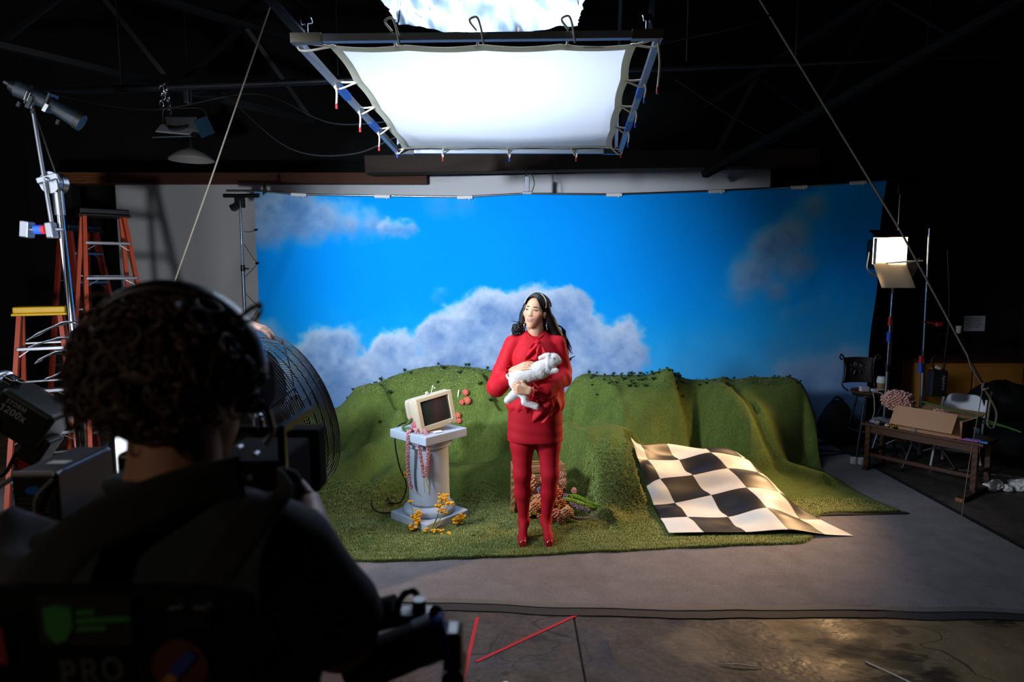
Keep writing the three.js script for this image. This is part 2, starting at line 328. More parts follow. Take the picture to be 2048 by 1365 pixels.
// ------------------------------------------------------------------ roof steel, pipes and beams
{
  const tm = mat(0x141518, 0.6, { metalness: 0.4 });
  const truss = (name, label, a, b, n, drop, w) => {
    const t = thing(name, label, 'truss'), A = V(...a), B = V(...b);
    add('top_chord', [bar([a[0], a[1] + drop, a[2]], [b[0], b[1] + drop, b[2]], w, w * 0.6)], tm, t);
    add('bottom_chord', [bar(a, b, w, w * 0.6)], tm, t);
    for (let i = 0; i < n; i++) {
      const p = A.clone().lerp(B, i / n), q = A.clone().lerp(B, (i + 1) / n), mid = p.clone().lerp(q, 0.5); mid.y += drop;
      add('web_bar', [bar(p.toArray(), mid.toArray(), w * 0.5, w * 0.35, [0, 0, 1])], tm, t); add('web_bar', [bar(mid.toArray(), q.toArray(), w * 0.5, w * 0.35, [0, 0, 1])], tm, t);
    }
  };
  truss('roof_truss', 'dark steel roof truss sloping over the tungsten lamp corner', [2.2, 3.0, -7.6], [4.6, 4.35, -4.9], 3, 0.75, 0.11);
  truss('roof_truss', 'dark steel roof truss crossing above the chain hung work light', [-6.6, 4.1, -4.2], [-2.2, 3.55, -7.4], 4, 0.8, 0.09);
  truss('roof_truss', 'bright edged steel truss directly behind the foil skirt', [-1.9, 4.35, -5.5], [2.6, 4.4, -5.6], 5, 0.7, 0.07);
  const pipe = thing('ceiling_pipe', 'long grey conduit pipe crossing under the roof behind the silk frame', 'pipe');
  add('conduit', [rod([-4.6, 3.53, -6.2], [4.6, 3.88, -6.2], 0.03)], mat(0x303338, 0.5, { metalness: 0.7 }), pipe);
  for (const x of [-3.6, -1.6, 1.6, 2.6, 3.8]) { const y = 3.53 + (x + 4.6) * 0.038; add('coupling', [rod([x - 0.06, y, -6.2], [x + 0.06, y + 0.004, -6.2], 0.037)], BLKM, pipe); add('hanger_rod', [rod([x, y, -6.2], [x, 5.5, -6.2], 0.006)], STEEL, pipe); }
  const wire = (label, pts, r = 0.007) => single('ceiling_cable', tube(pts, r, 5, 30), mat(0x17181a, 0.6), label, 'cable');
  wire('black cable drooping along the conduit above the chain hung light', [[-4.2, 3.5, -6.1], [-3.3, 3.36, -6.1], [-2.3, 3.5, -6.1], [-1.6, 3.2, -5.9], [-0.95, 3.15, -5.6]]);
  wire('thin black cable looping low beside the silk frame rail', [[-2.6, 3.5, -6.05], [-2.0, 3.0, -6.0], [-1.35, 2.9, -5.7], [-0.95, 3.0, -5.5]]);
  wire('slack dark cable swagging under the conduit over the blue backdrop', [[1.5, 3.68, -6.25], [2.2, 3.4, -6.6], [2.9, 3.2, -6.9], [3.2, 3.3, -7.0]]);
  wire('dark cable rising from the silk frame corner into the roof', [[0.74, 3.06, -3.5], [1.6, 3.45, -4.1], [2.6, 4.2, -4.6]]);
  struct('trim_1', [box(4.6, 0.13, 0.2, [-3.36, 3.05, -8.3])], mat(0x4a2614, 0.8));
  struct('trim_2', [T(box(5.35, 0.2, 0.24), [0.94, 3.2, -7.95], [0, 0, 0.016])], mat(0x2e2118, 0.8));
  add('end_block', [box(0.6, 0.135, 0.21, [-5.3, 3.05, -8.295])], mat(0xb0713a, 0.7, { map: woodTex }), scene.getObjectByName('trim_1'));
  // posts that carry the beams
  struct('trim_3', [box(0.16, 3.0, 0.16, [-5.55, 1.49, -8.3]), box(0.16, 3.0, 0.16, [3.45, 1.49, -8.05])], mat(0x1a1512, 0.8));
}
{ // white seamless paper behind the sky cloth
  const g = patch(40, 12, (u, v) => { const x = lerp(-5.0, 3.25, u), yt = 2.99 + u * 0.2; return [x, lerp(0.01, yt, v), -8.35 + 0.015 * Math.sin(u * 9) + 0.01 * fbm(u * 9, v * 4)]; }, 0.002);
  const t = thing('paper_backdrop', 'wide white seamless paper hung behind the blue sky cloth', 'paper backdrop');
  add('paper_sheet', g, mat(0xc9c9c9, 0.85), t);
  add('top_batten', [bar([-5.0, 3.0, -8.36], [3.25, 3.2, -8.36], 0.03, 0.03)], GREYM, t);
}
// ------------------------------------------------------------------ the painted sky
const lin = (x, pts) => { if (x <= pts[0][0]) return pts[0][1]; for (let i = 1; i < pts.length; i++) if (x <= pts[i][0]) { const [a, p] = pts[i - 1], [b, q] = pts[i]; return lerp(p, q, (x - a) / (b - a)); } return pts[pts.length - 1][1]; };
const smoothLin = (x, pts, w = 0.08) => (lin(x - w, pts) + 2 * lin(x - w / 2, pts) + 2 * lin(x, pts) + 2 * lin(x + w / 2, pts) + lin(x + w, pts)) / 8;
{
  // the print, in centimetres of cloth measured from its top left corner (704 x 290 cm)
  const K = 1262 / 704, cm = (x, y, r) => [(x - 510) / K, (y - 385) / K, r / K];
  const puffs = {
    big: [[1075, 642, 70], [992, 642, 60], [930, 665, 55], [1122, 650, 72], [1180, 694, 58], [1252, 706, 52], [1276, 740, 40], [872, 690, 44], [805, 715, 40], [765, 722, 36], [1030, 648, 60], [1060, 770, 130], [920, 770, 95], [820, 790, 72], [1200, 790, 80], [740, 780, 60]],
    low: [[640, 706, 38], [686, 702, 38], [612, 730, 40], [660, 780, 72], [722, 800, 70], [580, 800, 60]],
    high: [[535, 440, 55], [600, 436, 44], [650, 436, 40], [702, 442, 30], [738, 444, 20], [528, 474, 26], [580, 404, 52]],
    small: [[772, 452, 9], [798, 452, 12], [826, 450, 13]],
    tall: [[1550, 510, 44], [1522, 560, 44], [1592, 486, 42], [1600, 545, 40], [1500, 586, 28], [1570, 592, 28], [1632, 424, 22]],
    dusk: [[1650, 800, 58], [1722, 790, 60], [1604, 775, 30], [1700, 850, 84], [1600, 835, 50]],
    edge: [[522, 684, 26], [546, 696, 20]], faint: [[880, 404, 26], [930, 402, 18]], wisp: [[868, 600, 8], [880, 588, 8]], streak: [[1590, 650, 12], [1630, 634, 14], [1668, 622, 12]],
  };
  const style = { big: [1, 9, 1], low: [0.95, 11, 0.95], high: [0.88, 18, 0.95], small: [0.75, 8, 0.9], tall: [0.8, 24, 0.8], dusk: [0.85, 22, 0.4], edge: [0.7, 12, 0.7], faint: [0.35, 18, 0.3], wisp: [0.4, 9, 0.9], streak: [0.35, 18, 0.4] };
  const list = Object.keys(puffs).map(k => [puffs[k].map(p => cm(...p)), ...style[k]]);
  const W = 2048, H = 1024;
  const skyT = tex(W, H, (u, v) => {
    const x = u * 704, y = (1 - v) * 290;
    const n1 = fbm(x * 0.035, y * 0.035, 5), n2 = fbm(x * 0.12 + 40, y * 0.12, 4), n3 = noise(x * 2, y * 2);
    const low = sst(90, 230, y + (n1 - 0.5) * 40) ;
    let c = [lerp(0.0, 0.2, low * low), lerp(0.59, 0.66, low), lerp(0.97, 0.93, low)];
    { const hz = sst(380, 700, x) * low * 0.55; c = c.map((q, i) => lerp(q, [0.42, 0.6, 0.74][i], hz)); }
    for (const [ps, op, soft, bright] of list) {
      let d = 1e9, sw = 1e-9, su = 0;
      for (const [px, py, r] of ps) { const e = Math.hypot(x - px, y - py) - r; const h = clamp(0.5 + 0.5 * (d - e) / 9); d = lerp(d, e, h) - 9 * h * (1 - h); if (e < 30) { const w = Math.exp(-e / 9); sw += w; su += w * ((py - y) * 0.85 + (px - x) * 0.35) / r; } }
      if (d > 40) continue;
      d += (n1 - 0.5) * 20 + (n2 - 0.5) * 10;
      const s = soft * 1.25 / K, a = sst(s, -s, d) * op;
      if (a <= 0) continue;
      const up = clamp(0.5 + 0.5 * su / sw, 0, 1), inner = clamp(-d / 34), billow = 0.5 + (n2 - 0.5) * 0.7 + (n1 - 0.5) * 0.9;
      const L = clamp((up - 0.35) * 1.25 * (1.05 - inner * 0.75) + (billow - 0.5) * 0.55 + 0.1) * bright;
      const body = [lerp(0.5, 0.42, inner), lerp(0.63, 0.55, inner), lerp(0.81, 0.74, inner)], top = [0.86, 0.89, 0.93];
      c = c.map((q, i) => lerp(q, lerp(body[i], top[i], L), a));
    }
    return c.map(q => q * (0.985 + n3 * 0.03));
  });
  skyT.wrapS = skyT.wrapT = THREE.ClampToEdgeWrapping;
  const topY = u => smoothLin(u, [[0, 2.79], [0.07, 2.745], [0.2, 2.73], [0.33, 2.716], [0.43, 2.755], [0.57, 2.745], [0.73, 2.785], [0.86, 2.83], [1, 2.905]], 0.02);
  const skyX = (u, v) => lerp(-2.88, lerp(4.07, 4.17, v), u);
  const skyP = (u, v) => [skyX(u, v), lerp(0.02, topY(u), v), -7.4 + 0.012 * Math.sin(u * 31 + v * 2) * (1 - v * 0.4) + 0.05 * (fbm(u * 8, v * 3, 3) - 0.5) * sst(0, 0.3, 1 - v) + 0.03 * sst(0.9, 1, u) * Math.sin(v * 13)];
  const t = thing('sky_cloth', 'large printed cloth of blue sky and white clouds behind the hills', 'backdrop cloth');
  add('printed_cloth', patch(120, 50, skyP, 0.0015), mat(0xffffff, 0.95, { map: skyT, specularIntensity: 0.2 }), t);
  const fr = ['clip_1'];
  [[600, 0.0715], [767, 0.2035], [932, 0.334], [1230, 0.57], [1434, 0.732], [1598, 0.862], [1640, 0.955]].forEach(([, u], i) => { // white roll clamps
    const y = topY(u), x = skyX(u, 1);
    const c = add('roll_clamp', [T(new THREE.CylinderGeometry(0.021, 0.021, 0.17, 14), [x, y + 0.002, -7.38], [0, 0, PI / 2 + (topY(u + 0.02) - topY(u - 0.02)) / 0.28]), rod([x + 0.05, y - 0.03, -7.372], [x + 0.05, y + 0.02, -7.355], 0.005)], WHITE, t);
  });
  // ties along the two side hems
  const tie = (x, y, x2, y2) => add('side_tie', [tube([[x, y, -7.38], [(x + x2) / 2, (y + y2) / 2 - 0.01, -7.36], [x2, y2, -7.34]], 0.004, 5, 6), rod([x - 0.02, y, -7.385], [x + 0.015, y + 0.005, -7.37], 0.012)], BLK, t);
  tie(-2.87, 2.36, -2.99, 2.34); tie(-2.87, 1.99, -2.995, 2.2); tie(-2.87, 1.99, -3.0, 1.84); tie(-2.87, 1.5, -3.0, 1.65); tie(-2.87, 1.5, -3.0, 1.28);
  for (const y of [2.0, 1.5, 1.37, 0.9]) add('side_tie', [rod([4.12, y, -7.37], [4.165, y + 0.01, -7.36], 0.01), rod([4.16, y, -7.365], [4.18, y + 0.03, -7.36], 0.005)], BLK, t);
  // crossbar with its two stands
  const cb = thing('backdrop_crossbar', 'thin steel crossbar carrying the top hem of the sky cloth', 'crossbar');
  add('bar', [tube([...Array(25).keys()].map(i => { const u = -0.045 + i / 24 * 1.11; return [lerp(-2.88, 4.17, u), topY(clamp(u)) + 0.012 + (u > 1 ? (u - 1) * 0.1 : 0), -7.41]; }), 0.012, 8)], STEEL, cb);
  add('mid_clamp', [rbox(0.05, 0.2, 0.03, 0.006, [0.17, 2.86, -7.43]), rod([0.155, 2.95, -7.43], [0.165, 3.1, -7.5], 0.008), rbox(0.11, 0.035, 0.04, 0.006, [0.17, 2.77, -7.4])], ALU, cb);
  add('hook', [tube([[0.22, 2.78, -7.42], [0.25, 2.88, -7.42], [0.22, 2.98, -7.44], [0.19, 3.0, -7.45]], 0.005, 6, 14)], BLK, cb);
  add('spring_clip', [bar([-2.775, 2.75, -7.4], [-2.765, 2.88, -7.4], 0.02, 0.02), bar([-2.75, 2.77, -7.4], [-2.76, 2.88, -7.4], 0.02, 0.02)], BLK, cb);
}
function stand(name, label, x, z, top, lean, legR, mid) { // three-legged light stand
  const t = thing(name, label, 'light stand', [x, 0, z]);
  const at = y => [lean * y, y, 0], h1 = Math.min(mid ?? top * 0.5, top - 0.2);
  add('column', [rod([0, 0.12, 0], at(h1), 0.018)], ALU, t);
  add('riser', [rod(at(h1), at(top), 0.0125)], CHROME, t);
  add('collar', [rod(at(h1 - 0.05), at(h1 + 0.02), 0.024), rod([lean * h1 + 0.02, h1 - 0.02, 0], [lean * h1 + 0.07, h1 - 0.02, 0.01], 0.008)], BLKM, t);
  for (let i = 0; i < 3; i++) { const a = i * 2.094 + 0.5, c = Math.cos(a), s = Math.sin(a); const l = add('leg', [rod([c * 0.03, 0.42, s * 0.03], [c * legR, 0.015, s * legR], 0.011), rod([c * 0.03, 0.16, s * 0.03], [c * legR * 0.5, 0.22, s * legR * 0.5], 0.007)], ALU, t); add('foot', [sph(0.016, [c * legR, 0.015, s * legR])], RUB, l); }
  return t;
}
{
  const s = stand('backdrop_stand', 'slim chrome stand holding the crossbar end beside the white paper', -3.0, -7.28, 2.68, 0.002, 0.42, 1.95);
  add('tee_head', [rod([-0.2, 2.735, -0.06], [0.19, 2.735, -0.06], 0.022), rbox(0.1, 0.12, 0.07, 0.012, [-0.01, 2.66, -0.03]), rbox(0.09, 0.07, 0.09, 0.012, [-0.06, 2.61, -0.02], [0, 0, 0.5])], BLKM, s);
  const q = stand('backdrop_stand', 'slim stand holding the crossbar behind the tungsten lamp', 4.36, -7.45, 2.78, 0.004, 0.4, 1.4);
  add('tee_head', [rod([-0.18, 2.9, 0.03], [0.34, 2.94, 0.03], 0.016), rbox(0.12, 0.14, 0.08, 0.02, [0.02, 2.83, 0])], BLKM, q);
}

// ------------------------------------------------------------------ turf hills and the chequered sheet
const FLAG = [
  [[1.119, 0.045, -4.46], [1.369, 0.045, -4.47], [1.673, 0.042, -4.48], [1.973, 0.06, -4.48], [2.232, 0.03, -4.47], [2.446, 0.014, -4.48]],
  [[1.116, 0.05, -4.72], [1.322, 0.06, -4.72], [1.624, 0.06, -4.72], [1.914, 0.131, -4.72], [2.171, 0.04, -4.74], [2.347, 0.02, -4.77]],
  [[1.111, 0.075, -4.93], [1.282, 0.085, -4.95], [1.57, 0.141, -4.97], [1.853, 0.199, -4.98], [2.117, 0.154, -5.0], [2.233, 0.068, -5.03]],
  [[1.086, 0.171, -5.1], [1.209, 0.215, -5.15], [1.485, 0.23, -5.2], [1.788, 0.274, -5.24], [2.047, 0.233, -5.27], [2.134, 0.186, -5.3]],
  [[1.04, 0.358, -5.25], [1.136, 0.331, -5.3], [1.428, 0.295, -5.42], [1.717, 0.342, -5.48], [2.011, 0.285, -5.52], [2.053, 0.255, -5.6]],
  [[1.002, 0.503, -5.36], [1.092, 0.435, -5.4], [1.352, 0.401, -5.55], [1.691, 0.328, -5.65], [1.906, 0.307, -5.75], [2.004, 0.265, -5.8]]];
const cr = (a, b, c, d, t) => 0.5 * (2 * b + (c - a) * t + (2 * a - 5 * b + 4 * c - d) * t * t + (3 * b - a - 3 * c + d) * t * t * t);
function flagP(u, v) {
  const U = u * 5, Vv = v * 5, i = Math.min(4, U | 0), j = Math.min(4, Vv | 0), fu = U - i, fv = Vv - j, out = [];
  const G = (jj, ii, k) => { const a = clamp(jj, 0, 5), b = clamp(ii, 0, 5); let p = FLAG[a][b][k]; if (jj < 0) p = 2 * p - FLAG[1][b][k]; if (jj > 5) p = 2 * p - FLAG[4][b][k]; if (ii < 0) p = 2 * p - FLAG[a][1][k]; if (ii > 5) p = 2 * p - FLAG[a][4][k]; return p; };
  for (let k = 0; k < 3; k++) { const r = [-1, 0, 1, 2].map(dj => cr(G(j + dj, i - 1, k), G(j + dj, i, k), G(j + dj, i + 1, k), G(j + dj, i + 2, k), fu)); out.push(cr(...r, fv)); }
  // billows between the corners
  out[1] += 0.03 * Math.sin(Vv * PI) ** 2 * Math.sin(U * PI * 0.66 + 0.4) * sst(0, 1, Vv) * sst(5, 4, U);
  out[1] = Math.max(out[1], 0.012); return out;
}
const LH = [[-2.9, 0.1], [-2.6, 0.2], [-2.29, 0.34], [-1.89, 0.567], [-1.59, 0.69], [-1.295, 0.816], [-0.95, 0.93], [-0.705, 0.965], [-0.41, 0.955], [-0.24, 0.93], [-0.07, 0.88], [0.08, 0.79], [0.25, 0.62], [0.45, 0.4], [0.62, 0.1], [0.8, 0]];
const RH = [[0.25, 0], [0.45, 0.3], [0.55, 0.62], [0.63, 0.76], [0.735, 0.817], [1.126, 0.812], [1.45, 0.82], [1.594, 0.875], [1.7, 0.82], [1.8, 0.79], [2.48, 0.775], [2.9, 0.79], [3.03, 0.7], [3.12, 0.45], [3.25, 0.1]];
const MH = [[0.0, 0.2], [0.2, 0.45], [0.46, 0.56], [0.716, 0.555], [0.93, 0.535], [1.02, 0.51], [1.12, 0.38], [1.25, 0.2], [1.4, 0.05], [1.5, 0]];
const segD = (x, z, x1, z1, x2, z2) => { const dx = x2 - x1, dz = z2 - z1, t = clamp(((x - x1) * dx + (z - z1) * dz) / (dx * dx + dz * dz)); return [Math.hypot(x - x1 - dx * t, z - z1 - dz * t), t]; };
// rolls and creases in the cloth: start, end, height, half width on its two sides
const ROLLS = [[-2.2, -5.05, -0.85, -5.72, 0.1, 0.09, 0.2], [-1.3, -4.42, 0.0, -5.1, 0.055, 0.07, 0.18], [-0.9, -4.25, 0.1, -4.55, 0.022, 0.1, 0.14], [0.62, -5.1, 0.72, -4.75, 0.06, 0.06, 0.12], [0.72, -4.75, 0.35, -4.5, 0.035, 0.06, 0.1],
  [-0.42, -6.2, 0.04, -5.75, 0.17, 0.18, 0.05], [-0.55, -5.86, 0.1, -5.66, 0.22, 0.05, 0.2], [1.6, -6.46, 1.74, -6.08, 0.15, 0.15, 0.05], [2.18, -6.4, 2.38, -5.98, 0.13, 0.16, 0.05], [1.03, -6.42, 1.1, -6.15, 0.08, 0.12, 0.06], [-1.3, -6.1, -0.95, -5.7, 0.1, 0.2, 0.06], [-1.75, -5.9, -1.3, -5.55, 0.06, 0.13, 0.13], [2.45, -6.2, 2.75, -5.65, 0.1, 0.06, 0.14], [0.25, -5.4, 0.35, -5.05, 0.06, 0.08, 0.12]];
const lobes = (x, z, k, tilt, ph) => Math.abs(Math.sin(x * k + z * tilt + ph + 1.2 * (fbm(x * 1.3 + ph, z * 1.3, 2) - 0.5)));
function hillH(x, z) {
  const nz = (fbm(x * 1.7, z * 1.7, 3) - 0.5);
  const prof = (t) => { t = clamp(t); return 1 - t * t * (3 - 2 * t); };
  const a = smoothLin(x, LH) * (z > -6.3 ? prof((z + 6.3) / (0.62 + 0.36 * lobes(x, z, 1.75, 0.7, 4.6) + nz * 0.15)) : prof((-6.3 - z) / 0.65));
  const b = smoothLin(x, RH, 0.05) * (z > -6.7 ? prof(Math.pow(clamp((z + 6.7) / (0.42 + 0.5 * lobes(x, z, 2.6, 0.9, 1.1))), 1.2)) : prof((-6.7 - z) / 0.4));
  const c = smoothLin(x, MH, 0.05) * (z > -5.5 ? prof(Math.pow(clamp((z + 5.5) / (0.56 + 0.14 * lobes(x, z, 4.4, -0.5, 1.9))), 1.5)) : prof((-5.5 - z) / 0.55));
  let h = Math.pow(a ** 6 + b ** 6 + c ** 6 + 1e-14, 1 / 6);
  const on = sst(0.02, 0.25, h);
  for (const [x1, z1, x2, z2, hh, w1, w2] of ROLLS) { const [d] = segD(x, z, x1, z1, x2, z2), w = (x2 - x1) * (z - z1) - (z2 - z1) * (x - x1) > 0 ? w1 : w2; if (d < w * 3) h += hh * Math.exp(-d * d / (w * w)) * sst(1.0, 0.72, h); }
  h += on * 0.1 * sst(0.88, 0.62, h) * (Math.abs(fbm(x * 2.6 + z * 1.2, z * 1.3 + 3, 2) - 0.5) * -3.4 + 0.4);
  h += 0.02 * (fbm(x * 3, z * 3, 3) - 0.4) + 0.008 * nz;
  return Math.max(h, 0) + 0.012;
}
const flagPts = []; for (let j = 0; j <= 50; j++) for (let i = 0; i <= 50; i++) flagPts.push(flagP(i / 50, j / 50));
function turfY(x, z) {
  let h = hillH(x, z);
  if (x > 0.95 && x < 2.55 && z > -5.9 && z < -4.4) for (const p of flagPts) { const d = Math.hypot(p[0] - x, p[2] - z); if (d < 0.07) h = Math.min(h, Math.max(0.012, p[1] - 0.035 + sst(0.03, 0.07, d) * 0.06)); }
  for (const [cx, cz, r, y] of FLAT) { const d = Math.hypot(x - cx, z - cz); if (d < r + 0.2) h = lerp(y, h, sst(r, r + 0.2, d)); }
  return h;
}
const FLAT = [[-0.64, -4.86, 0.34, 0.014], [0.16, -4.4, 0.2, 0.014], [0.2, -5.02, 0.3, 0.02]]; // where the column, the model and the crate press it flat
const zFront = s => smoothLin(s, [[0, -4.15], [0.3, -4.06], [0.45, -4.14], [0.63, -4.26], [0.815, -4.36], [0.835, -4.45], [0.87, -4.86], [0.9, -4.93], [1, -4.94]], 0.012) + 0.02 * (fbm(s * 40, 1, 2) - 0.5);
const xRight = z => smoothLin(z, [[-7.05, 3.2], [-6.6, 3.12], [-6.1, 2.97], [-5.5, 2.95], [-5.1, 3.0], [-4.94, 3.06]], 0.1);
const turfXZ = (s, t) => { const z = lerp(zFront(s), -7.05, t), x = lerp(-2.5, xRight(z), s); return [x, z]; };
const turf = thing('turf_hills', 'artificial grass carpet draped into rolling green hills before the sky cloth', 'artificial turf');
{
  const gt = tex(512, 512, (u, v, x, y) => { const k = 0.66 + 0.34 * hash(x, y >> 2, 5) * (0.5 + 1.0 * fbm(u * 10, v * 10, 3)); return [k * 0.9, k, k * 0.7]; });
  gt.repeat.set(7, 4); const gb = tex(512, 512, (u, v, x, y) => hash(x, y >> 2, 9), false); gb.repeat.set(9, 5);
  const NU = 330, NV = 190, g = patch(NU, NV, (s, t) => { const [x, z] = turfXZ(s, t); return [x, turfY(x, z), z]; }, 0.01);
  add('turf_sheet', g, mat(new THREE.Color().setRGB(0.2, 0.235, 0.075), 0.95, { map: gt, bumpMap: gb, bumpScale: 0.006 }), turf);
  // tufts of synthetic blades: far too many to count
  const blades = [];
  for (let i = 0; i < 11; i++) { const a = i * 2.4 + 0.4, r = 0.0035 * Math.sqrt(i + 0.5), w = 0.0012, hgt = 0.0085 + (i % 3) * 0.0025, cx = Math.cos(a) * r, cz = Math.sin(a) * r, lx = Math.cos(a * 2.3) * 0.007, lz = Math.sin(a * 2.3) * 0.007, wx = -Math.sin(a) * w, wz = Math.cos(a) * w; blades.push(bufg([cx - wx, -0.004, cz - wz, cx + wx, -0.004, cz + wz, cx + lx, hgt, cz + lz], [0, 1, 2], [0, 0, 1, 0, 0.5, 1], [0, 1, 0, 0, 1, 0, 0, 1, 0])); }
  const N = 130000, im = new THREE.InstancedMesh(M(blades), mat(0xffffff, 0.6), N), mtx = new THREE.Matrix4(), q = new THREE.Quaternion(), up = V(0, 1, 0), col = new THREE.Color();
  let n = 0;
  const occ = new Set(flagPts.map(p => Math.round(p[0] * 33) + ',' + Math.round(p[2] * 33))), under = p => occ.has(Math.round(p[0] * 33) + ',' + Math.round(p[2] * 33));
  // height lookup from the sheet itself
  const pa = g.attributes.position, NRM = g.attributes.normal;
  const look = (s, t) => { const i = Math.min(NU - 1, s * NU | 0), j = Math.min(NV - 1, t * NV | 0), fu = s * NU - i, fv = t * NV - j, k = j * (NU + 1) + i, f = (A) => [0, 1, 2].map(c => { const v = q2 => A.array[q2 * 3 + c]; return lerp(lerp(v(k), v(k + 1), fu), lerp(v(k + NU + 1), v(k + NU + 2), fu), fv); }); return [f(pa), f(NRM)]; };
  while (n < N) {
    const s = rnd(), t = n % 12 === 0 ? rnd() * 0.03 : rnd() * 0.93;
    const [p, nm] = look(s, t); if (under(p) || (rnd() > sst(-5.3, -4.75, p[2]) && p[1] < 0.75)) continue; if (p[1] > 0.75 && rnd() > 0.06) continue; if (rnd() > 0.35 + 0.65 * Math.min(1, 1 / Math.max(0.25, nm[1])) ) continue;
    const un = V(nm[0], nm[1], nm[2]).add(V(rr(-0.28, 0.28), rr(-0.1, 0.2), rr(-0.28, 0.28))).normalize();
    q.setFromUnitVectors(up, un).multiply(new THREE.Quaternion().setFromAxisAngle(up, rnd() * 6.28));
    const sc = rr(0.75, 1.25);
    mtx.compose(V(...p), q, V(sc, sc * rr(0.8, 1.2), sc)); im.setMatrixAt(n, mtx);
    const pt = fbm(p[0] * 3 + 9, p[2] * 3, 3), yl = clamp(pt * 0.95 + rr(-0.1, 0.1));
    col.setRGB(lerp(0.28, 0.46, yl), lerp(0.36, 0.49, yl), lerp(0.09, 0.16, yl)); im.setColorAt(n, col); n++;
  }
  im.name = 'turf_blades'; im.userData.kind = 'stuff'; im.castShadow = im.receiveShadow = true; turf.add(im);
  add('backing', [patch(30, 1, (u, v) => [lerp(2.28, 3.1, u), 0.009 + 0.006 * Math.sin(u * 5) ** 2, -4.93 + 0.07 * v * (1 - u * 0.6)], 0.004)], RUB, turf, 'black rubber backing of the turf');
  // leafy tufts pinned on the hills
  const lf = i => { const out = []; for (let k = 0; k < 26; k++) { const a = k * 2.4, l = 0.02 + 0.035 * hash(k, i, 1), tl = 0.2 + 0.9 * hash(k, i, 2), d = V(Math.cos(a) * Math.sin(tl), Math.cos(tl), Math.sin(a) * Math.sin(tl)), w = V(-Math.sin(a), 0, Math.cos(a)).multiplyScalar(0.006), m = d.clone().multiplyScalar(l * 0.6), e = d.clone().multiplyScalar(l); e.y -= l * 0.2; out.push(bufg([0, 0, 0, m.x - w.x, m.y, m.z - w.z, m.x + w.x, m.y, m.z + w.z, e.x, e.y, e.z], [0, 1, 2, 1, 3, 2], [0, 0, 0, 1, 1, 0, 1, 1])); } return M(out); };
  const lg = [0, 1, 2].map(lf), lm = [0x1f4a10, 0x2c5a14, 0x183c0c].map(c => mat(c, 0.6));
  const put = (x, z, s, k) => { const w = x < 0.3 ? 'on the hill behind the monitor' : x < 1.8 ? 'on the hill crest behind the chequered sheet' : 'on the hill crest towards the bar stool', o = single('leafy_tuft', lg[k % 3], lm[(k * 7) % 3], 'small dark leafy tuft ' + w, 'tuft', 'leafy tufts ' + w); o.position.set(x, turfY(x, z) + 0.006, z); o.scale.setScalar(s); o.rotation.y = k; };
  let k = 0; const spots = [];
  for (const [x, z] of [[-2.0, -6.3], [-1.88, -6.32], [-1.62, -6.3], [-1.55, -6.25], [-1.35, -6.3], [-1.28, -6.28], [-1.05, -6.3], [-0.98, -6.2], [-0.72, -6.3], [-0.66, -6.2], [-0.45, -6.3], [-0.42, -6.32], [-0.24, -6.3], [-0.5, -6.1], [-0.7, -6.05], [-1.15, -6.05], [-1.2, -5.8], [-1.3, -6.15], [-0.2, -5.95], [-0.3, -6.0], [-0.12, -6.1]]) put(x, z, rr(0.7, 1.2), k++);
  for (let i = 0; i < 52; i++) { let x, z, n = 0; do { x = rr(0.8, 1.75); z = -6.72 + Math.pow(rnd(), 1.6) * 0.3; } while (spots.some(p => Math.hypot(p[0] - x, p[1] - z) < 0.075) && n++ < 40); spots.push([x, z]); put(x, z, rr(0.6, 1.2), k++); }
  for (let i = 0; i < 14; i++) put(rr(1.8, 3.0), -6.7 + rnd() * 0.1, rr(0.5, 0.8), k++);
}
{ // chequered vinyl sheet: printed squares
  const ch = tex(640, 640, (u, v) => { const b = ((u * 5 | 0) + (v * 5 | 0)) & 1, n = fbm(u * 40, v * 40, 3); return b ? [0.10 + n * 0.02, 0.10 + n * 0.02, 0.115 + n * 0.02] : [0.9 + n * 0.03, 0.89 + n * 0.03, 0.86 + n * 0.03]; });
  single('chequered_sheet', patch(90, 90, flagP, 0.003), mat(0xffffff, 0.48, { map: ch }), 'large black and white chequered vinyl sheet draped off the turf mound', 'sheet');
}
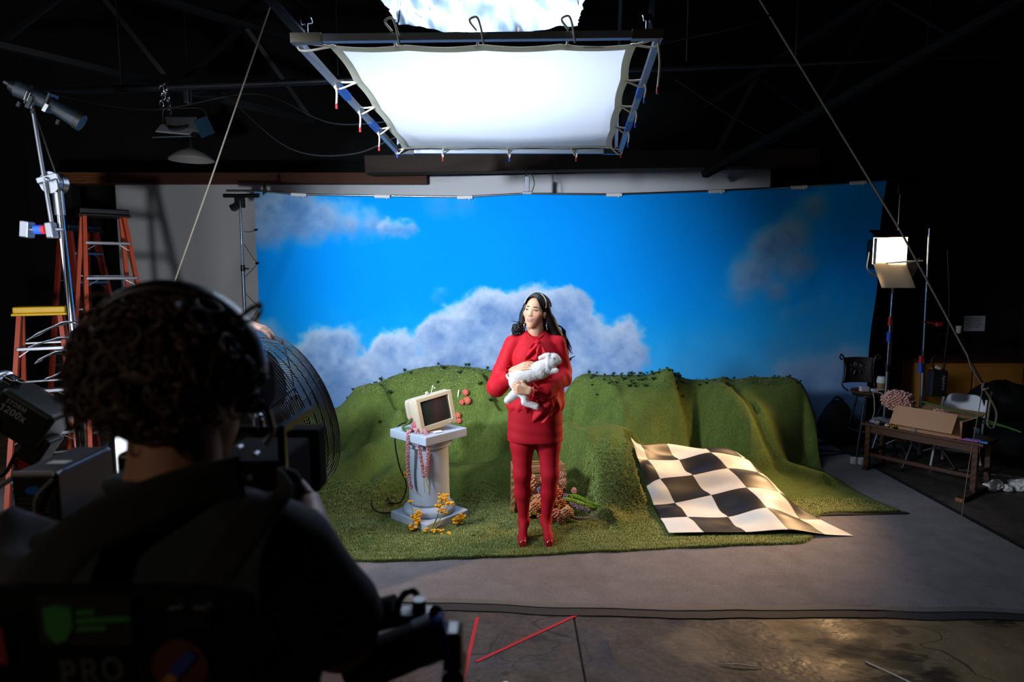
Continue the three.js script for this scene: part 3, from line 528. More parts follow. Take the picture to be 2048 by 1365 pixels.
// ------------------------------------------------------------------ overhead silk on its frame
{
  const A = [-1.088, 3.054, -3.4], B = [0.736, 3.073, -3.4], R = [-0.942, 2.879, -5.48], D = [0.888, 2.879, -5.48];
  const FR = mat(0x8d9196, 0.4, { metalness: 0.45 }), t = thing('silk_frame', 'square aluminium overhead frame laced to the glowing white silk', 'light frame');
  const L3 = (p, q, k) => p.map((v, i) => lerp(v, q[i], k));
  add('rail', [bar(A, B, 0.036, 0.036)], FR, t); add('rail', [bar(R, D, 0.034, 0.034)], FR, t);
  for (const [p, q] of [[A, R], [B, D]]) { add('rail', [bar(p, q, 0.034, 0.034)], FR, t); for (const k of [0.3, 0.62]) add('rail_tape', [bar(L3(p, q, k), L3(p, q, k + 0.1), 0.038, 0.038)], mat(0x2a55a0, 0.5), t); }
  for (const [p, q] of [[A, B], [B, A], [R, D], [D, R]]) add('corner_bracket', [bar(L3(p, q, -0.01), L3(p, q, 0.075), 0.044, 0.046)], p === R || p === D ? BLKM : metal(0x8d8578, 0.5), t);
  for (const [p, dx] of [[A, 0.06], [B, -0.06]]) add('wing_nut', [rod([p[0] + dx, p[1] + 0.02, p[2]], [p[0] + dx, p[1] + 0.08, p[2]], 0.008), rbox(0.06, 0.03, 0.014, 0.006, [p[0] + dx, p[1] + 0.085, p[2]], [0, 0.5, 0.3])], CHROME, t);
  for (const [a, b] of [[[-1.05, 3.07, -3.42], [-1.9, 4.0, -3.9]], [[0.7, 3.09, -3.42], [0.95, 5.5, -3.9]], [[-0.92, 2.9, -5.44], [-0.92, 5.5, -5.5]], [[0.86, 2.9, -5.44], [0.9, 5.5, -5.5]]]) add('suspension_arm', [bar(a, b[1] > 5 ? b : [a[0] + (b[0] - a[0]) * 2.58, 5.5, a[2] + (b[2] - a[2]) * 2.58], 0.03, 0.045)], metal(0x7f8894, 0.3), t);
  // silk: sags between its ties
  const S = [[-0.939, 3.047, -3.46], [0.639, 3.054, -3.46], [-0.887, 2.884, -5.4], [0.814, 2.89, -5.4]];
  const silk = (u, v) => {
    const sc = 0.01 * Math.abs(Math.sin(v * PI * 4)), sf = 0.02 * Math.abs(Math.sin(u * PI * 4)), e = Math.sin(u * PI), f = Math.sin(v * PI);
    const uu = clamp(u + (u < 0.5 ? 1 : -1) * sc * (Math.abs(u - 0.5) * 2) ** 6), vv = clamp(v + (v < 0.5 ? 1 : -1) * sf * 0.8 * (Math.abs(v - 0.5) * 2) ** 6);
    const a = L3(S[0], S[1], uu), b = L3(S[2], S[3], uu), p = L3(a, b, vv); p[1] -= 0.05 * e * f; return p;
  };
  const s = thing('overhead_silk', 'white translucent diffusion silk glowing under the foil skirt', 'diffusion silk');
  add('silk', patch(40, 40, (u, v) => silk(lerp(0.03, 0.97, u), lerp(0.03, 0.97, v))), mat(0xf4f7ff, 1, { transmission: 0.55, thickness: 0 }), s);
  const hem = mat(0xd9d8c4, 0.9, { transmission: 0.25, thickness: 0 });
  for (const [u0, u1, v0, v1] of [[0, 1, 0, 0.03], [0, 1, 0.97, 1], [0, 0.03, 0.03, 0.97], [0.97, 1, 0.03, 0.97]]) add('hem', patch(u1 - u0 > 0.5 ? 40 : 2, v1 - v0 > 0.5 ? 40 : 2, (u, v) => { const p = silk(lerp(u0, u1, u), lerp(v0, v1, v)); p[1] -= 0.002; return p; }, 0.003), hem, s);
  add('label_tag', [box(0.11, 0.003, 0.02, [0.42, 3.04, -3.48], [0.05, 0, 0])], mat(0x9a9a82, 0.8), s);
  const tie = (p, q, tail) => { const l = [tube([p, L3(p, q, 0.5), q, [q[0], q[1] - 0.03, q[2] - 0.02], p], 0.006, 5, 16), tor(0.014, 0.006, p, [PI / 2, 0, 0], 10, 5)]; if (tail) l.push(tube([q, [q[0] + 0.012, q[1] - tail * 0.5, q[2] + 0.01], [q[0] + 0.006, q[1] - tail, q[2]]], 0.006, 5, 6)); const o = add('tie_cord', l, mat(0xd6cdbd, 0.9), s); if (tail) add('cord_tip', [rod([q[0] + 0.006, q[1] - tail, q[2]], [q[0] + 0.006, q[1] - tail - 0.03, q[2]], 0.007)], s.children.length % 2 ? REDT : BLUET, o); };
  for (const k of [0.27, 0.5, 0.75]) { const q = L3(A, B, k); tie(silk((q[0] - S[0][0]) / 1.578, 0.012), [q[0], q[1] + 0.02, q[2]], 0); add('cord_loop', [tube([[q[0], q[1] + 0.02, q[2] + 0.03], [q[0] - 0.035, q[1] + 0.07, q[2] + 0.03], [q[0], q[1] + 0.085, q[2] + 0.03], [q[0] + 0.02, q[1] + 0.04, q[2] + 0.03], [q[0] + 0.035, q[1] - 0.04, q[2] + 0.02]], 0.006, 5, 16)], mat(0xd6cdbd, 0.9), s); }
  for (const k of [0.28, 0.5, 0.72]) { tie(silk(0.01, k - 0.02), L3(A, R, k), 0.12); tie(silk(0.99, k - 0.02), L3(B, D, k), 0.1); }
  for (const k of [0.2, 0.5, 0.8]) tie(silk(k, 0.988), L3(R, D, k), 0.05);
  tie(silk(0.01, 0.01), L3(A, R, 0.02), 0); tie(silk(0.99, 0.01), L3(B, D, 0.02), 0.24); tie(silk(0.01, 0.99), L3(A, R, 0.985), 0.03); tie(silk(0.99, 0.99), L3(B, D, 0.985), 0.03);
}
{ // foil skirt with the daylight panel inside
  const t = thing('foil_skirt_lamp', 'hanging daylight lamp wrapped in a crumpled silver foil skirt', 'lamp');
  const FOIL = metal(0xdfe6ee, 0.22), cx = -0.17, cz = -4.15, hw = 0.63, hd = 0.62, y0 = 3.62, y1 = 5.1;
  const crumple = (u, v, k) => 0.05 * (Math.abs(fbm(u * 9 + k, v * 7, 3) - 0.5) * 2 - 0.3) + 0.03 * (fbm(u * 22 + k, v * 16, 2) - 0.5);
  const hemY = (u, k) => y0 + 0.05 * Math.sin(u * PI) * -1 + 0.06 * (fbm(u * 7 + k, 2, 3) - 0.5);
  const side = (fx, fz, nx, nz, k) => add('foil_panel', patch(50, 34, (u, v) => { const c = crumple(u, v, k) ; return [cx + fx(u) + nx * c, lerp(hemY(u, k), y1, v), cz + fz(u) + nz * c]; }, 0.001), FOIL, t);
  side(u => lerp(-hw, hw, u), () => -hd, 0, 1, 3); side(u => lerp(-hw, hw, u), () => hd, 0, 1, 13); side(() => -hw, u => lerp(-hd, hd, u), 1, 0, 23); side(() => hw, u => lerp(-hd, hd, u), 1, 0, 33);
  add('lamp_housing', [rbox(1.3, 0.12, 1.28, 0.02, [cx, 5.1, cz])], BLKM, t);
  add('glowing_panel', [box(0.52, 0.01, 0.52, [cx, 5.02, cz])], mat(0xffffff, 0.6, { emissive: 0xdcebff, emissiveIntensity: 3 }), t);
  for (const [x, z] of [[-0.5, -0.5], [0.5, -0.5], [-0.5, 0.5], [0.5, 0.5]]) add('hanger', [rod([cx + x, 5.12, cz + z], [cx + x, 5.5, cz + z], 0.01)], STEEL, t);
}
// guy ropes
single('guy_rope', tube([[-1.55, 4.4, -4.9], [-1.755, 3.876, -5], [-2.277, 2.565, -5], [-2.65, 1.66, -5], [-3.25, 0.05, -5]], 0.0065, 6), ROPE, 'taut rope slanting down past the white paper from the roof', 'rope');
{
  const t = thing('tied_rope', 'long grey rope slanting from the roof to a hitch over the white folding chair', 'rope');
  add('taut_line', tube([[1.1, 4.5, -4.5], [1.636, 3.677, -4.5], [2.653, 2.179, -4.5], [3.32, 1.08, -4.5]], 0.0075, 7), ROPE, t);
  add('hitch', [tor(0.02, 0.009, [3.31, 1.1, -4.5], [0.3, 0.6, 0], 14, 6), tor(0.018, 0.009, [3.315, 1.075, -4.49], [1.2, 0.2, 0], 14, 6), tube([[3.17, 1.34, -4.5], [3.2, 1.24, -4.49], [3.28, 1.12, -4.49]], 0.006, 6, 10)], ROPE, t);
  add('hanging_tail', [tube([[3.3, 1.1, -4.5], [3.36, 1.0, -4.49], [3.4, 0.9, -4.48], [3.38, 0.8, -4.48], [3.345, 0.82, -4.48], [3.35, 0.9, -4.49], [3.37, 1.06, -4.5]], 0.008, 6, 40)], ROPE, t);
  add('anchor_line', [tube([[3.3, 1.06, -4.5], [3.3, 0.9, -4.52], [3.32, 0.5, -4.6], [3.4, 0.02, -4.75]], 0.0035, 6, 30)], ROPE, t);
}
{ // work light on chains
  const t = thing('chain_hung_light', 'unlit black work light with barn doors hanging on a chain', 'work light', [-3.03, 0, -6.2]);
  add('body', [rbox(0.3, 0.16, 0.22, 0.02, [0.0, 3.26, -0.02], [0.25, 0.1, 0])], BLKM, t);
  add('front_glass', [box(0.3, 0.13, 0.012, [-0.04, 3.185, 0.1], [-0.9, 0.1, 0])], mat(0x8a8f95, 0.35), t);
  add('barn_door', [box(0.34, 0.01, 0.12, [-0.04, 3.115, 0.13], [0.2, 0.1, 0.03])], mat(0x2a3a44, 0.5), t);
  add('barn_door', [box(0.012, 0.16, 0.16, [0.2, 3.22, 0.05], [0.5, -0.4, 0.3])], mat(0x22404e, 0.5), t);
  add('yoke', [tube([[-0.2, 3.26, 0], [-0.19, 3.38, 0], [0, 3.4, 0], [0.19, 3.38, 0], [0.2, 3.26, 0]], 0.01, 6, 24)], BLK, t);
  add('handle', [tube([[-0.09, 3.21, 0.12], [-0.06, 3.18, 0.16], [0.04, 3.18, 0.16], [0.07, 3.21, 0.12]], 0.012, 6, 16)], RUB, t);
  add('hook_clamp', [rbox(0.05, 0.12, 0.05, 0.01, [0.03, 3.5, 0]), rod([0.08, 3.55, 0.02], [0.085, 3.42, 0.03], 0.008)], STEEL, t);
  for (let i = 0; i < 11; i++) add('chain_link', [T(new THREE.TorusGeometry(0.02, 0.005, 6, 14), [-0.15 + 0.03 * Math.sin(i * 0.3), 3.58 - i * 0.036, 0.03], [0, i % 2 ? 1.4 : 0.2, PI / 2], [1.35, 0.85, 1])], CHROME, t);
  for (let i = 0; i < 5; i++) add('chain_link', [T(new THREE.TorusGeometry(0.02, 0.005, 6, 14), [-0.17 + 0.012 * Math.sin(i), 3.56 - i * 0.034, 0.05], [0.2, i % 2 ? 1.4 : 0.2, PI / 2], [1.35, 0.85, 1])], CHROME, t);
}
{ const t = thing('dome_pendant', 'unlit white enamel dome pendant below the chain hung light', 'pendant', [-3.37, 0, -7.0]);
  add('shade', [lathe([[0.03, 3.19], [0.05, 3.18], [0.15, 3.14], [0.215, 3.085], [0.225, 3.06], [0.219, 3.06], [0.2, 3.085], [0.14, 3.13], [0.03, 3.17]], 36)], mat(0x9b9892, 0.5), t);
  add('socket', [cyl(0.03, 0.035, 0.1, [0, 3.23, 0])], BLKM, t); add('cord', [rod([0, 3.25, 0], [0, 5.5, 0], 0.005)], BLK, t); add('bulb', [sph(0.03, [0, 3.13, 0])], mat(0x6f6c66, 0.3), t); }
{ // boom stand with a spotlight, far side of the operator
  const t = thing('boom_stand', 'tall chrome stand with round grip head and slanting boom arm', 'light stand', [-2.44, 0, -3.6]);
  add('column', [rod([0.0, 0.1, 0], [0, 1.55, 0], 0.026)], CHROME, t);
  add('riser', [rod([0, 1.5, 0], [-0.028, 2.24, 0], 0.019)], CHROME, t);
  add('receiver', [rod([-0.027, 2.2, 0], [-0.031, 2.33, 0], 0.028)], STEEL, t);
  add('grip_head', [T(new THREE.CylinderGeometry(0.058, 0.058, 0.03, 28), [-0.04, 2.37, 0.03], [PI / 2, 0, 0.1]), T(new THREE.CylinderGeometry(0.052, 0.058, 0.03, 28), [-0.035, 2.37, -0.01], [PI / 2, 0, 0.1]), rbox(0.12, 0.035, 0.03, 0.008, [-0.045, 2.39, 0.045], [0, 0, 0.25]), sph(0.012, [-0.04, 2.385, 0.065])], STEEL, t);
  add('boom_arm', [rod([-0.035, 2.09, 0.05], [-0.1, 2.79, 0.05], 0.0105)], ALU, t);
  const c = add('end_clamp', [rbox(0.04, 0.085, 0.05, 0.008, [-0.045, 2.115, 0.05], [0, 0, 0.1]), rbox(0.05, 0.09, 0.06, 0.008, [-0.175, 2.12, 0.05], [0, 0, -0.12]), rod([-0.18, 2.12, 0.05], [-0.04, 2.12, 0.05], 0.01), rod([-0.02, 2.12, 0.05], [0.02, 2.12, 0.05], 0.008)], ALU, t);
  add('blue_tape_band', [rod([-0.13, 2.12, 0.05], [-0.09, 2.12, 0.05], 0.026)], BLUET, c); add('red_tape_band', [rod([-0.09, 2.12, 0.05], [-0.072, 2.12, 0.05], 0.025)], REDT, c);
  add('power_cord', [tube([[-0.1, 2.74, 0.03], [-0.05, 2.55, 0.03], [0.01, 2.36, 0.05], [0.0, 1.9, 0.03], [0.01, 1.2, 0.03], [0.03, 0.4, 0.03]], 0.005, 5, 40)], BLK, t);
  for (let i = 0; i < 3; i++) { const a = i * 2.094 + 1.1, cx = Math.cos(a), s = Math.sin(a); add('leg', [rod([cx * 0.03, 0.55, s * 0.03], [cx * 0.5, 0.015, s * 0.5], 0.013), rod([cx * 0.03, 0.2, s * 0.03], [cx * 0.26, 0.27, s * 0.26], 0.008)], CHROME, t); }
  const q = thing('ellipsoidal_spotlight', 'unlit black ellipsoidal spotlight on the tip of the boom arm', 'spotlight', [-2.54, 2.8, -3.55]);
  q.rotation.set(0.1, 0.25, -0.46); q.scale.setScalar(0.76);
  add('lamp_barrel', [rod([-0.1, 0.03, 0], [0.12, 0.03, 0], 0.062, 0.055), rod([0.1, 0.03, 0], [0.3, 0.0, 0], 0.05, 0.058)], mat(0x1c242c, 0.45), q);
  add('lamp_cap', [rod([-0.14, 0.03, 0], [-0.1, 0.03, 0], 0.045, 0.06), rod([-0.17, 0.035, 0.02], [-0.14, 0.035, 0.02], 0.02)], BLKM, q);
  add('accessory_slot', [rbox(0.02, 0.14, 0.14, 0.006, [0.11, 0.03, 0])], BLKM, q); add('snoot', [rod([0.29, 0, 0], [0.33, -0.005, 0], 0.064)], BLK, q);
  add('yoke', [tube([[0.0, -0.04, 0.07], [0, 0.03, 0.075], [0.0, 0.09, 0.06]], 0.009, 6, 10), rbox(0.03, 0.09, 0.02, 0.005, [0.02, -0.02, 0.06])], BLKM, q);
  add('white_sticker', [box(0.022, 0.06, 0.003, [0.0, 0.01, 0.074]), box(0.022, 0.055, 0.003, [0.12, -0.01, 0.073], [0, 0, -0.1])], WHITE, q);
  for (const x of [-0.05, 0.04, 0.2]) add('knob', [rod([x, -0.05, 0.02], [x, -0.085, 0.02], 0.012)], BLK, q);
}
// ------------------------------------------------------------------ stepladders
function ladder(label, p, turn, h, topW, botW, spread, cap, n, orange) {
  const t = thing('stepladder', label, 'stepladder', p, turn), OR = mat(orange, 0.5);
  add('top_cap', [rbox(topW + 0.08, 0.05, 0.22, 0.012, [0, h - 0.025, 0]), rbox(topW + 0.1, 0.02, 0.24, 0.008, [0, h - 0.06, 0])], cap, t);
  for (const s of [-1, 1]) { add('front_rail', [bar([s * topW / 2, h - 0.05, 0.06], [s * botW / 2, 0.02, spread], 0.075, 0.03, [s, 0, 0])], OR, t); add('rear_rail', [bar([s * topW / 2, h - 0.05, -0.06], [s * botW / 2, 0.02, -spread * 0.85], 0.05, 0.03, [s, 0, 0])], OR, t); add('spreader', [bar([s * (topW + botW) * 0.27, h * 0.5, spread * 0.53], [s * (topW + botW) * 0.27, h * 0.5, -spread * 0.45], 0.02, 0.008)], ALU, t); }
  for (let i = 1; i <= n; i++) { const k = i / (n + 1), y = h - k * h, w = lerp(topW, botW, k), z = lerp(0.06, spread, k); add('step', [rbox(w, 0.028, 0.085, 0.006, [0, y, z])], ALU, t); add('step_brace', [bar([w * 0.25, y - 0.01, z], [w * 0.46, y - 0.06, z + 0.012], 0.015, 0.006), bar([-w * 0.25, y - 0.01, z], [-w * 0.46, y - 0.06, z + 0.012], 0.015, 0.006)], ALU, t); add('rear_brace', [bar([-w / 2, y + 0.02, -lerp(0.06, spread * 0.85, k)], [w / 2, y + 0.02, -lerp(0.06, spread * 0.85, k)], 0.03, 0.012)], ALU, t); }
}
ladder('tall orange stepladder with black cap standing before the white paper', [-3.66, 0, -5.9], 0.72, 2.45, 0.3, 0.66, 0.68, BLKM, 7, 0xb4401a);
ladder('short orange stepladder with a yellow top cap', [-3.77, 0, -5.2], 0.5, 1.62, 0.26, 0.5, 0.48, mat(0xd8a812, 0.5), 4, 0xa83c1c);
ladder('dark orange stepladder half hidden behind the tall black capped ladder', [-4.55, 0, -6.9], 1.2, 2.38, 0.28, 0.5, 0.42, BLKM, 7, 0x8a2c14);
// ------------------------------------------------------------------ heads
function headPrims(k = 1, female = true) { // head frame: +z face, origin between the ears
  const P = [E([0, 0.032, -0.018], [0.074, 0.088, 0.092]), E([0, -0.02, 0.02], [0.062, 0.085, 0.066], 0.03), E([0, -0.07, 0.032], [0.043, 0.047, 0.048], 0.03), E([0, -0.105, 0.056], [0.022, 0.017, 0.02], 0.02),
    E([-0.042, -0.022, 0.055], [0.024, 0.022, 0.02], 0.02), E([0.042, -0.022, 0.055], [0.024, 0.022, 0.02], 0.02),
    SUB(E([-0.031, 0.006, 0.1], [0.018, 0.011, 0.02], 0.008)), SUB(E([0.031, 0.006, 0.1], [0.018, 0.011, 0.02], 0.008)),
    C([0, 0.01, 0.076], [0, -0.027, 0.0885], 0.007, 0.0095, 0.014), E([-0.01, -0.03, 0.083], [0.007, 0.0055, 0.008], 0.007), E([0.01, -0.03, 0.083], [0.007, 0.0055, 0.008], 0.007),
    E([0, -0.056, 0.08], [0.024, 0.0055, 0.01], 0.004), E([0, -0.0685, 0.0795], [0.021, 0.007, 0.01], 0.004),
    E([-0.0315, 0.0055, 0.07], [0.0135, 0.0075, 0.0125], 0.004), E([0.0315, 0.0055, 0.07], [0.0135, 0.0075, 0.0125], 0.004),
    E([-0.076, -0.012, -0.005], [0.01, 0.03, 0.018], 0.006), E([0.076, -0.012, -0.005], [0.01, 0.03, 0.018], 0.006)];
  return P;
}
function faceColour(skin) {
  return (x, y, z) => {
    const ax = Math.abs(x), sgn = x < 0 ? -1 : 1;
    if (z > 0.045) {
      const lip = (ax / 0.024) ** 2 + ((y + 0.0625) / (y > -0.0625 ? 0.0095 : 0.0115)) ** 2;
      if (lip < 1) return Math.abs(y + 0.0622) < 0.0016 && ax < 0.015 ? [0.66, 0.56, 0.52] : [0.46, 0.14, 0.125];
      const by = 0.0285 - 0.1 * Math.max(0, ax - 0.036) - 0.06 * Math.max(0, 0.024 - ax), bw = 0.0036 * sst(0.056, 0.03, ax) + 0.0006;
      if (ax > 0.014 && ax < 0.054 && Math.abs(y - by) < bw) return [0.045, 0.028, 0.02];
      const ex = (ax - 0.0315) / 0.0145, top = 0.0044 * (1 - ex * ex) + 0.0018 * ex, bot = -0.0036 * (1 - ex * ex), yy = y - 0.0055;
      if (Math.abs(ex) < 1 && yy < top && yy > bot) { const iris = Math.hypot(x - sgn * 0.0315 + 0.0035, yy - 0.0005); return iris < 0.0074 ? [0.012, 0.008, 0.006] : [0.26, 0.19, 0.16]; }
      if (Math.abs(ex) < 1.12 && yy >= top && yy < top + 0.003) return [0.02, 0.012, 0.01];
      if (Math.hypot((ax - 0.009) / 0.0045, (y + 0.036) / 0.002) < 1 && z > 0.08) return [0.12, 0.05, 0.04];
      const blush = Math.exp(-(((ax - 0.043) / 0.02) ** 2 + ((y + 0.025) / 0.018) ** 2)); return [skin[0] * (1 + 0.04 * blush), skin[1] * (1 - 0.14 * blush), skin[2] * (1 - 0.1 * blush)];
    }
    return skin;
  };
}
function lock(root, ctrl, r0, wave = 0.01, turns = 3, ph = 0) { // one tapered wavy lock of hair
  const c = new THREE.CatmullRomCurve3([root, ...ctrl].map(p => V(...p))), pts = [];
  for (let i = 0; i <= 22; i++) { const t = i / 22, p = c.getPoint(t), w = wave * sst(0.1, 0.6, t); p.x += w * Math.sin(t * turns * 6.28 + ph); p.z += w * Math.cos(t * turns * 6.28 + ph); pts.push(p); }
  return tube(pts, t => r0 * (1 - 0.8 * t ** 2) + 0.0006, 6);
}

// ------------------------------------------------------------------ the model in red
{
  const Wm = thing('person', 'woman in red blouse, skirt, tights and heels cradling a white rabbit', 'person', [0.16, 0.014, -4.41]);
  const skin = [0.68, 0.37, 0.22];
  const hm = new THREE.Matrix4().compose(V(-0.002, 1.612, 0.005), new THREE.Quaternion().setFromEuler(new THREE.Euler(-0.1, -0.42, -0.09, 'YXZ')), V(0.94, 0.97, 0.96));
  const head = tint(sdf(headPrims(), 0.0028, 0.018), faceColour(skin)).applyMatrix4(hm);
  const rh = hand([-0.15, 1.235, 0.19], [0.16, 0.075, 0.075], [0.2, -0.7, -0.5], [-0.3, 1, 0], 0.22, 0.95, 0.03);
  const lh = hand([-0.045, 1.115, 0.27], [-1, 0.12, 0.0], [0.1, 0.4, -1], [0, 1, 0], 0.6, 0.95, 0.02);
  const hands = tint(sdf([C([-0.26, 1.11, 0.03], [-0.15, 1.235, 0.19], 0.036, 0.024), ...rh.prims, C([0.1, 1.1, 0.19], [-0.045, 1.115, 0.27], 0.034, 0.024), ...lh.prims], 0.0035, 0.012), () => skin);
  const legs = s => { const x = s < 0 ? [-0.085, -0.088, -0.089, -0.086, -0.075, -0.088] : [0.085, 0.092, 0.103, 0.098, 0.079, 0.094]; return [C([x[0], 0.86, 0], [x[1], 0.69, 0.005], 0.093, 0.077), C([x[1], 0.69, 0.005], [x[2], 0.485, 0.022], 0.077, 0.055), C([x[2], 0.485, 0.022], [x[3], 0.34, -0.008], 0.055, 0.051), C([x[3], 0.34, -0.008], [x[4], 0.125, -0.03], 0.051, 0.028), C([x[4], 0.125, -0.03], [x[5], 0.045, 0.075], 0.03, 0.024), C([x[4], 0.12, -0.03], [x[4], 0.09, -0.065], 0.028, 0.026), C([x[5], 0.045, 0.075], [x[5], 0.03, 0.11], 0.026, 0.02)]; };
  const trunk = [C([0, 1.3, -0.01], [0, 1.52, 0.002], 0.05, 0.046), C([0, 1.49, 0], [0, 1.56, 0.0], 0.046, 0.05), C([-0.14, 1.395, -0.01], [0.14, 1.395, -0.01], 0.045, 0.045), E([0, 1.25, 0], [0.14, 0.18, 0.09]), E([0, 1.02, 0], [0.125, 0.16, 0.09]), E([0, 0.9, -0.01], [0.165, 0.12, 0.11]),
    C([-0.155, 1.385, -0.01], [-0.248, 1.13, 0.02], 0.036, 0.034), C([-0.25, 1.13, 0.02], [-0.15, 1.235, 0.19], 0.036, 0.025), C([0.155, 1.385, -0.01], [0.195, 1.15, 0.03], 0.036, 0.034), C([0.2, 1.15, 0.03], [0.1, 1.1, 0.19], 0.036, 0.034), ...legs(-1), ...legs(1)];
  const bodyG = tint(sdf(trunk, 0.008, 0.03), () => skin);
  const merged = mergeGeometries([bodyG, head, hands].map(g => { g.deleteAttribute('normal'); g.computeVertexNormals(); return g; }));
  add('body', merged, mat(0xffffff, 0.5, { vertexColors: true }), Wm);
  const RED = mat(new THREE.Color().setRGB(0.52, 0.006, 0.016), 0.7, { specularIntensity: 0.5 }), TIGHT = mat(new THREE.Color().setRGB(0.40, 0.004, 0.014), 0.7, { specularIntensity: 0.5 });
  // tights: same legs, a little fuller
  add('tights', sdf([...legs(-1), ...legs(1)].map(p => ({ ...p, ra: p.ra + 0.004, rb: p.rb + 0.004 })), 0.007, 0.03), TIGHT, Wm);
  // skirt
  add('skirt', [patch(72, 14, (u, v) => { const a = u * 2 * PI, w = lerp(0.19, 0.182, v), f = 0.003 * Math.sin(v * 20 + Math.cos(a) * 2) * (1 - v), s = Math.sign(Math.cos(a)) * Math.abs(Math.cos(a)) ** 0.8; return [s * (w + f), lerp(0.722, 0.95, v), Math.sin(a) * (lerp(0.125, 0.128, v) + f)]; }, 0.003), tor(0.189, 0.0035, [0, 0.728, 0], [PI / 2, 0, 0], 60, 6).scale(1.0, 1, 0.67)], TIGHT, Wm);
  // blouse
  const bl = [E([0, 1.27, 0], [0.155, 0.19, 0.105], 0.04), E([-0.06, 1.29, 0.045], [0.075, 0.085, 0.06], 0.06), E([0.06, 1.29, 0.045], [0.075, 0.085, 0.06], 0.06), E([0, 1.06, 0.005], [0.17, 0.15, 0.12], 0.05), C([-0.13, 1.405, -0.012], [0.13, 1.405, -0.012], 0.05, 0.05, 0.03), C([-0.05, 1.43, -0.01], [0.05, 1.43, -0.01], 0.052, 0.052, 0.02),
    E([-0.02, 0.965, 0.005], [0.178, 0.07, 0.132], 0.04), E([0.1, 0.965, 0.01], [0.09, 0.07, 0.11], 0.04), C([0.17, 1.12, -0.02], [0.165, 0.98, -0.02], 0.03, 0.04, 0.04),
    C([-0.155, 1.392, -0.01], [-0.228, 1.21, 0.0], 0.056, 0.06, 0.015), C([-0.225, 1.21, 0.0], [-0.262, 1.1, 0.03], 0.058, 0.068, 0.015), C([-0.262, 1.1, 0.03], [-0.2, 1.165, 0.12], 0.066, 0.054, 0.02), C([-0.2, 1.165, 0.12], [-0.172, 1.205, 0.16], 0.05, 0.036, 0.012),
    C([0.155, 1.392, -0.01], [0.192, 1.2, 0.0], 0.056, 0.058, 0.015), C([0.19, 1.2, -0.005], [0.185, 1.16, 0.06], 0.056, 0.058, 0.015), C([0.185, 1.165, 0.075], [0.06, 1.1, 0.205], 0.058, 0.056, 0.015), C([0.06, 1.1, 0.205], [-0.01, 1.105, 0.25], 0.05, 0.038, 0.012)];
  const blg = sdf(bl, 0.006, 0.025);
  blg.computeVertexNormals();
  { const n = blg.attributes.normal, p = blg.attributes.position; for (let i = 0; i < p.count; i++) { const x = p.getX(i), y = p.getY(i), z = p.getZ(i), arm = sst(0.15, 0.19, Math.abs(x)), f = 0.007 * (fbm(x * 26 + y * 9, y * 8 + z * 14, 3) - 0.5) * (0.6 + arm) + 0.005 * sst(1.05, 0.95, y) * Math.sin(Math.atan2(z, x) * 17 + y * 12); p.setXYZ(i, x + n.getX(i) * f, y + n.getY(i) * f, z + n.getZ(i) * f); } blg.computeVertexNormals(); }
  add('blouse', blg, RED, Wm);
  add('collar', [patch(40, 4, (u, v) => { const a = u * 2 * PI, r = lerp(0.062, 0.066, v); return [Math.cos(a) * r * 1.02, 1.43 + v * 0.045 - 0.03 * Math.max(0, Math.sin(a)) ** 3 * v - Math.max(0, Math.sin(a)) * 0.012, Math.sin(a) * r * 0.95 - 0.002]; }, 0.004)], RED, Wm);
  const ruff = (c, d, r) => { const D = V(...d).normalize(), x = V(0, 1, 0).cross(D).normalize(), y = D.clone().cross(x); return patch(60, 5, (u, v) => { const a = u * 2 * PI, R = r * (0.75 + 0.5 * v) * (1 + 0.14 * v * Math.sin(a * 9)), p = V(...c).addScaledVector(D, v * 0.045).addScaledVector(x, Math.cos(a) * R).addScaledVector(y, Math.sin(a) * R); return p.toArray(); }, 0.002); };
  add('cuff', [ruff([-0.18, 1.195, 0.15], [0.1, 0.13, 0.13], 0.038)], RED, Wm); add('cuff', [ruff([0.015, 1.103, 0.245], [-1, 0.12, 0.2], 0.042)], RED, Wm);
  const ribbon = (pts, w, k) => { const c = new THREE.CatmullRomCurve3(pts.map(p => V(...p))); return patch(8, 36, (u, v) => { const p = c.getPoint(v); const ww = w(v), q = (u - 0.5) * 2; return [p.x + q * ww, p.y + 0.004 * Math.sin(u * 9 + k), p.z + 0.014 * Math.sin(q * 3.5 + v * 9 + k) * sst(0, 0.3, v)]; }, 0.002); };
  add('neck_bow', [ribbon([[0.012, 1.415, 0.1], [0.03, 1.35, 0.135], [0.05, 1.27, 0.15], [0.055, 1.18, 0.155]], v => 0.018 + 0.035 * v, 1), ribbon([[0.0, 1.415, 0.1], [-0.02, 1.36, 0.13], [-0.03, 1.3, 0.145]], v => 0.016 + 0.03 * v, 4), ribbon([[0.03, 1.09, 0.2], [0.045, 1.03, 0.225], [0.04, 0.96, 0.2], [0.01, 0.885, 0.175]], v => 0.02 + 0.035 * Math.sin(v * 2.6), 2), ribbon([[0.05, 1.09, 0.2], [0.07, 1.02, 0.215], [0.075, 0.95, 0.185], [0.06, 0.9, 0.165]], v => 0.015 + 0.025 * v, 6), E ? sph(0.02, [0.012, 1.41, 0.1], [1, 1.1, 0.8]) : 0, sph(0.024, [0.045, 1.055, 0.222], [1.2, 1, 0.8])], RED, Wm);
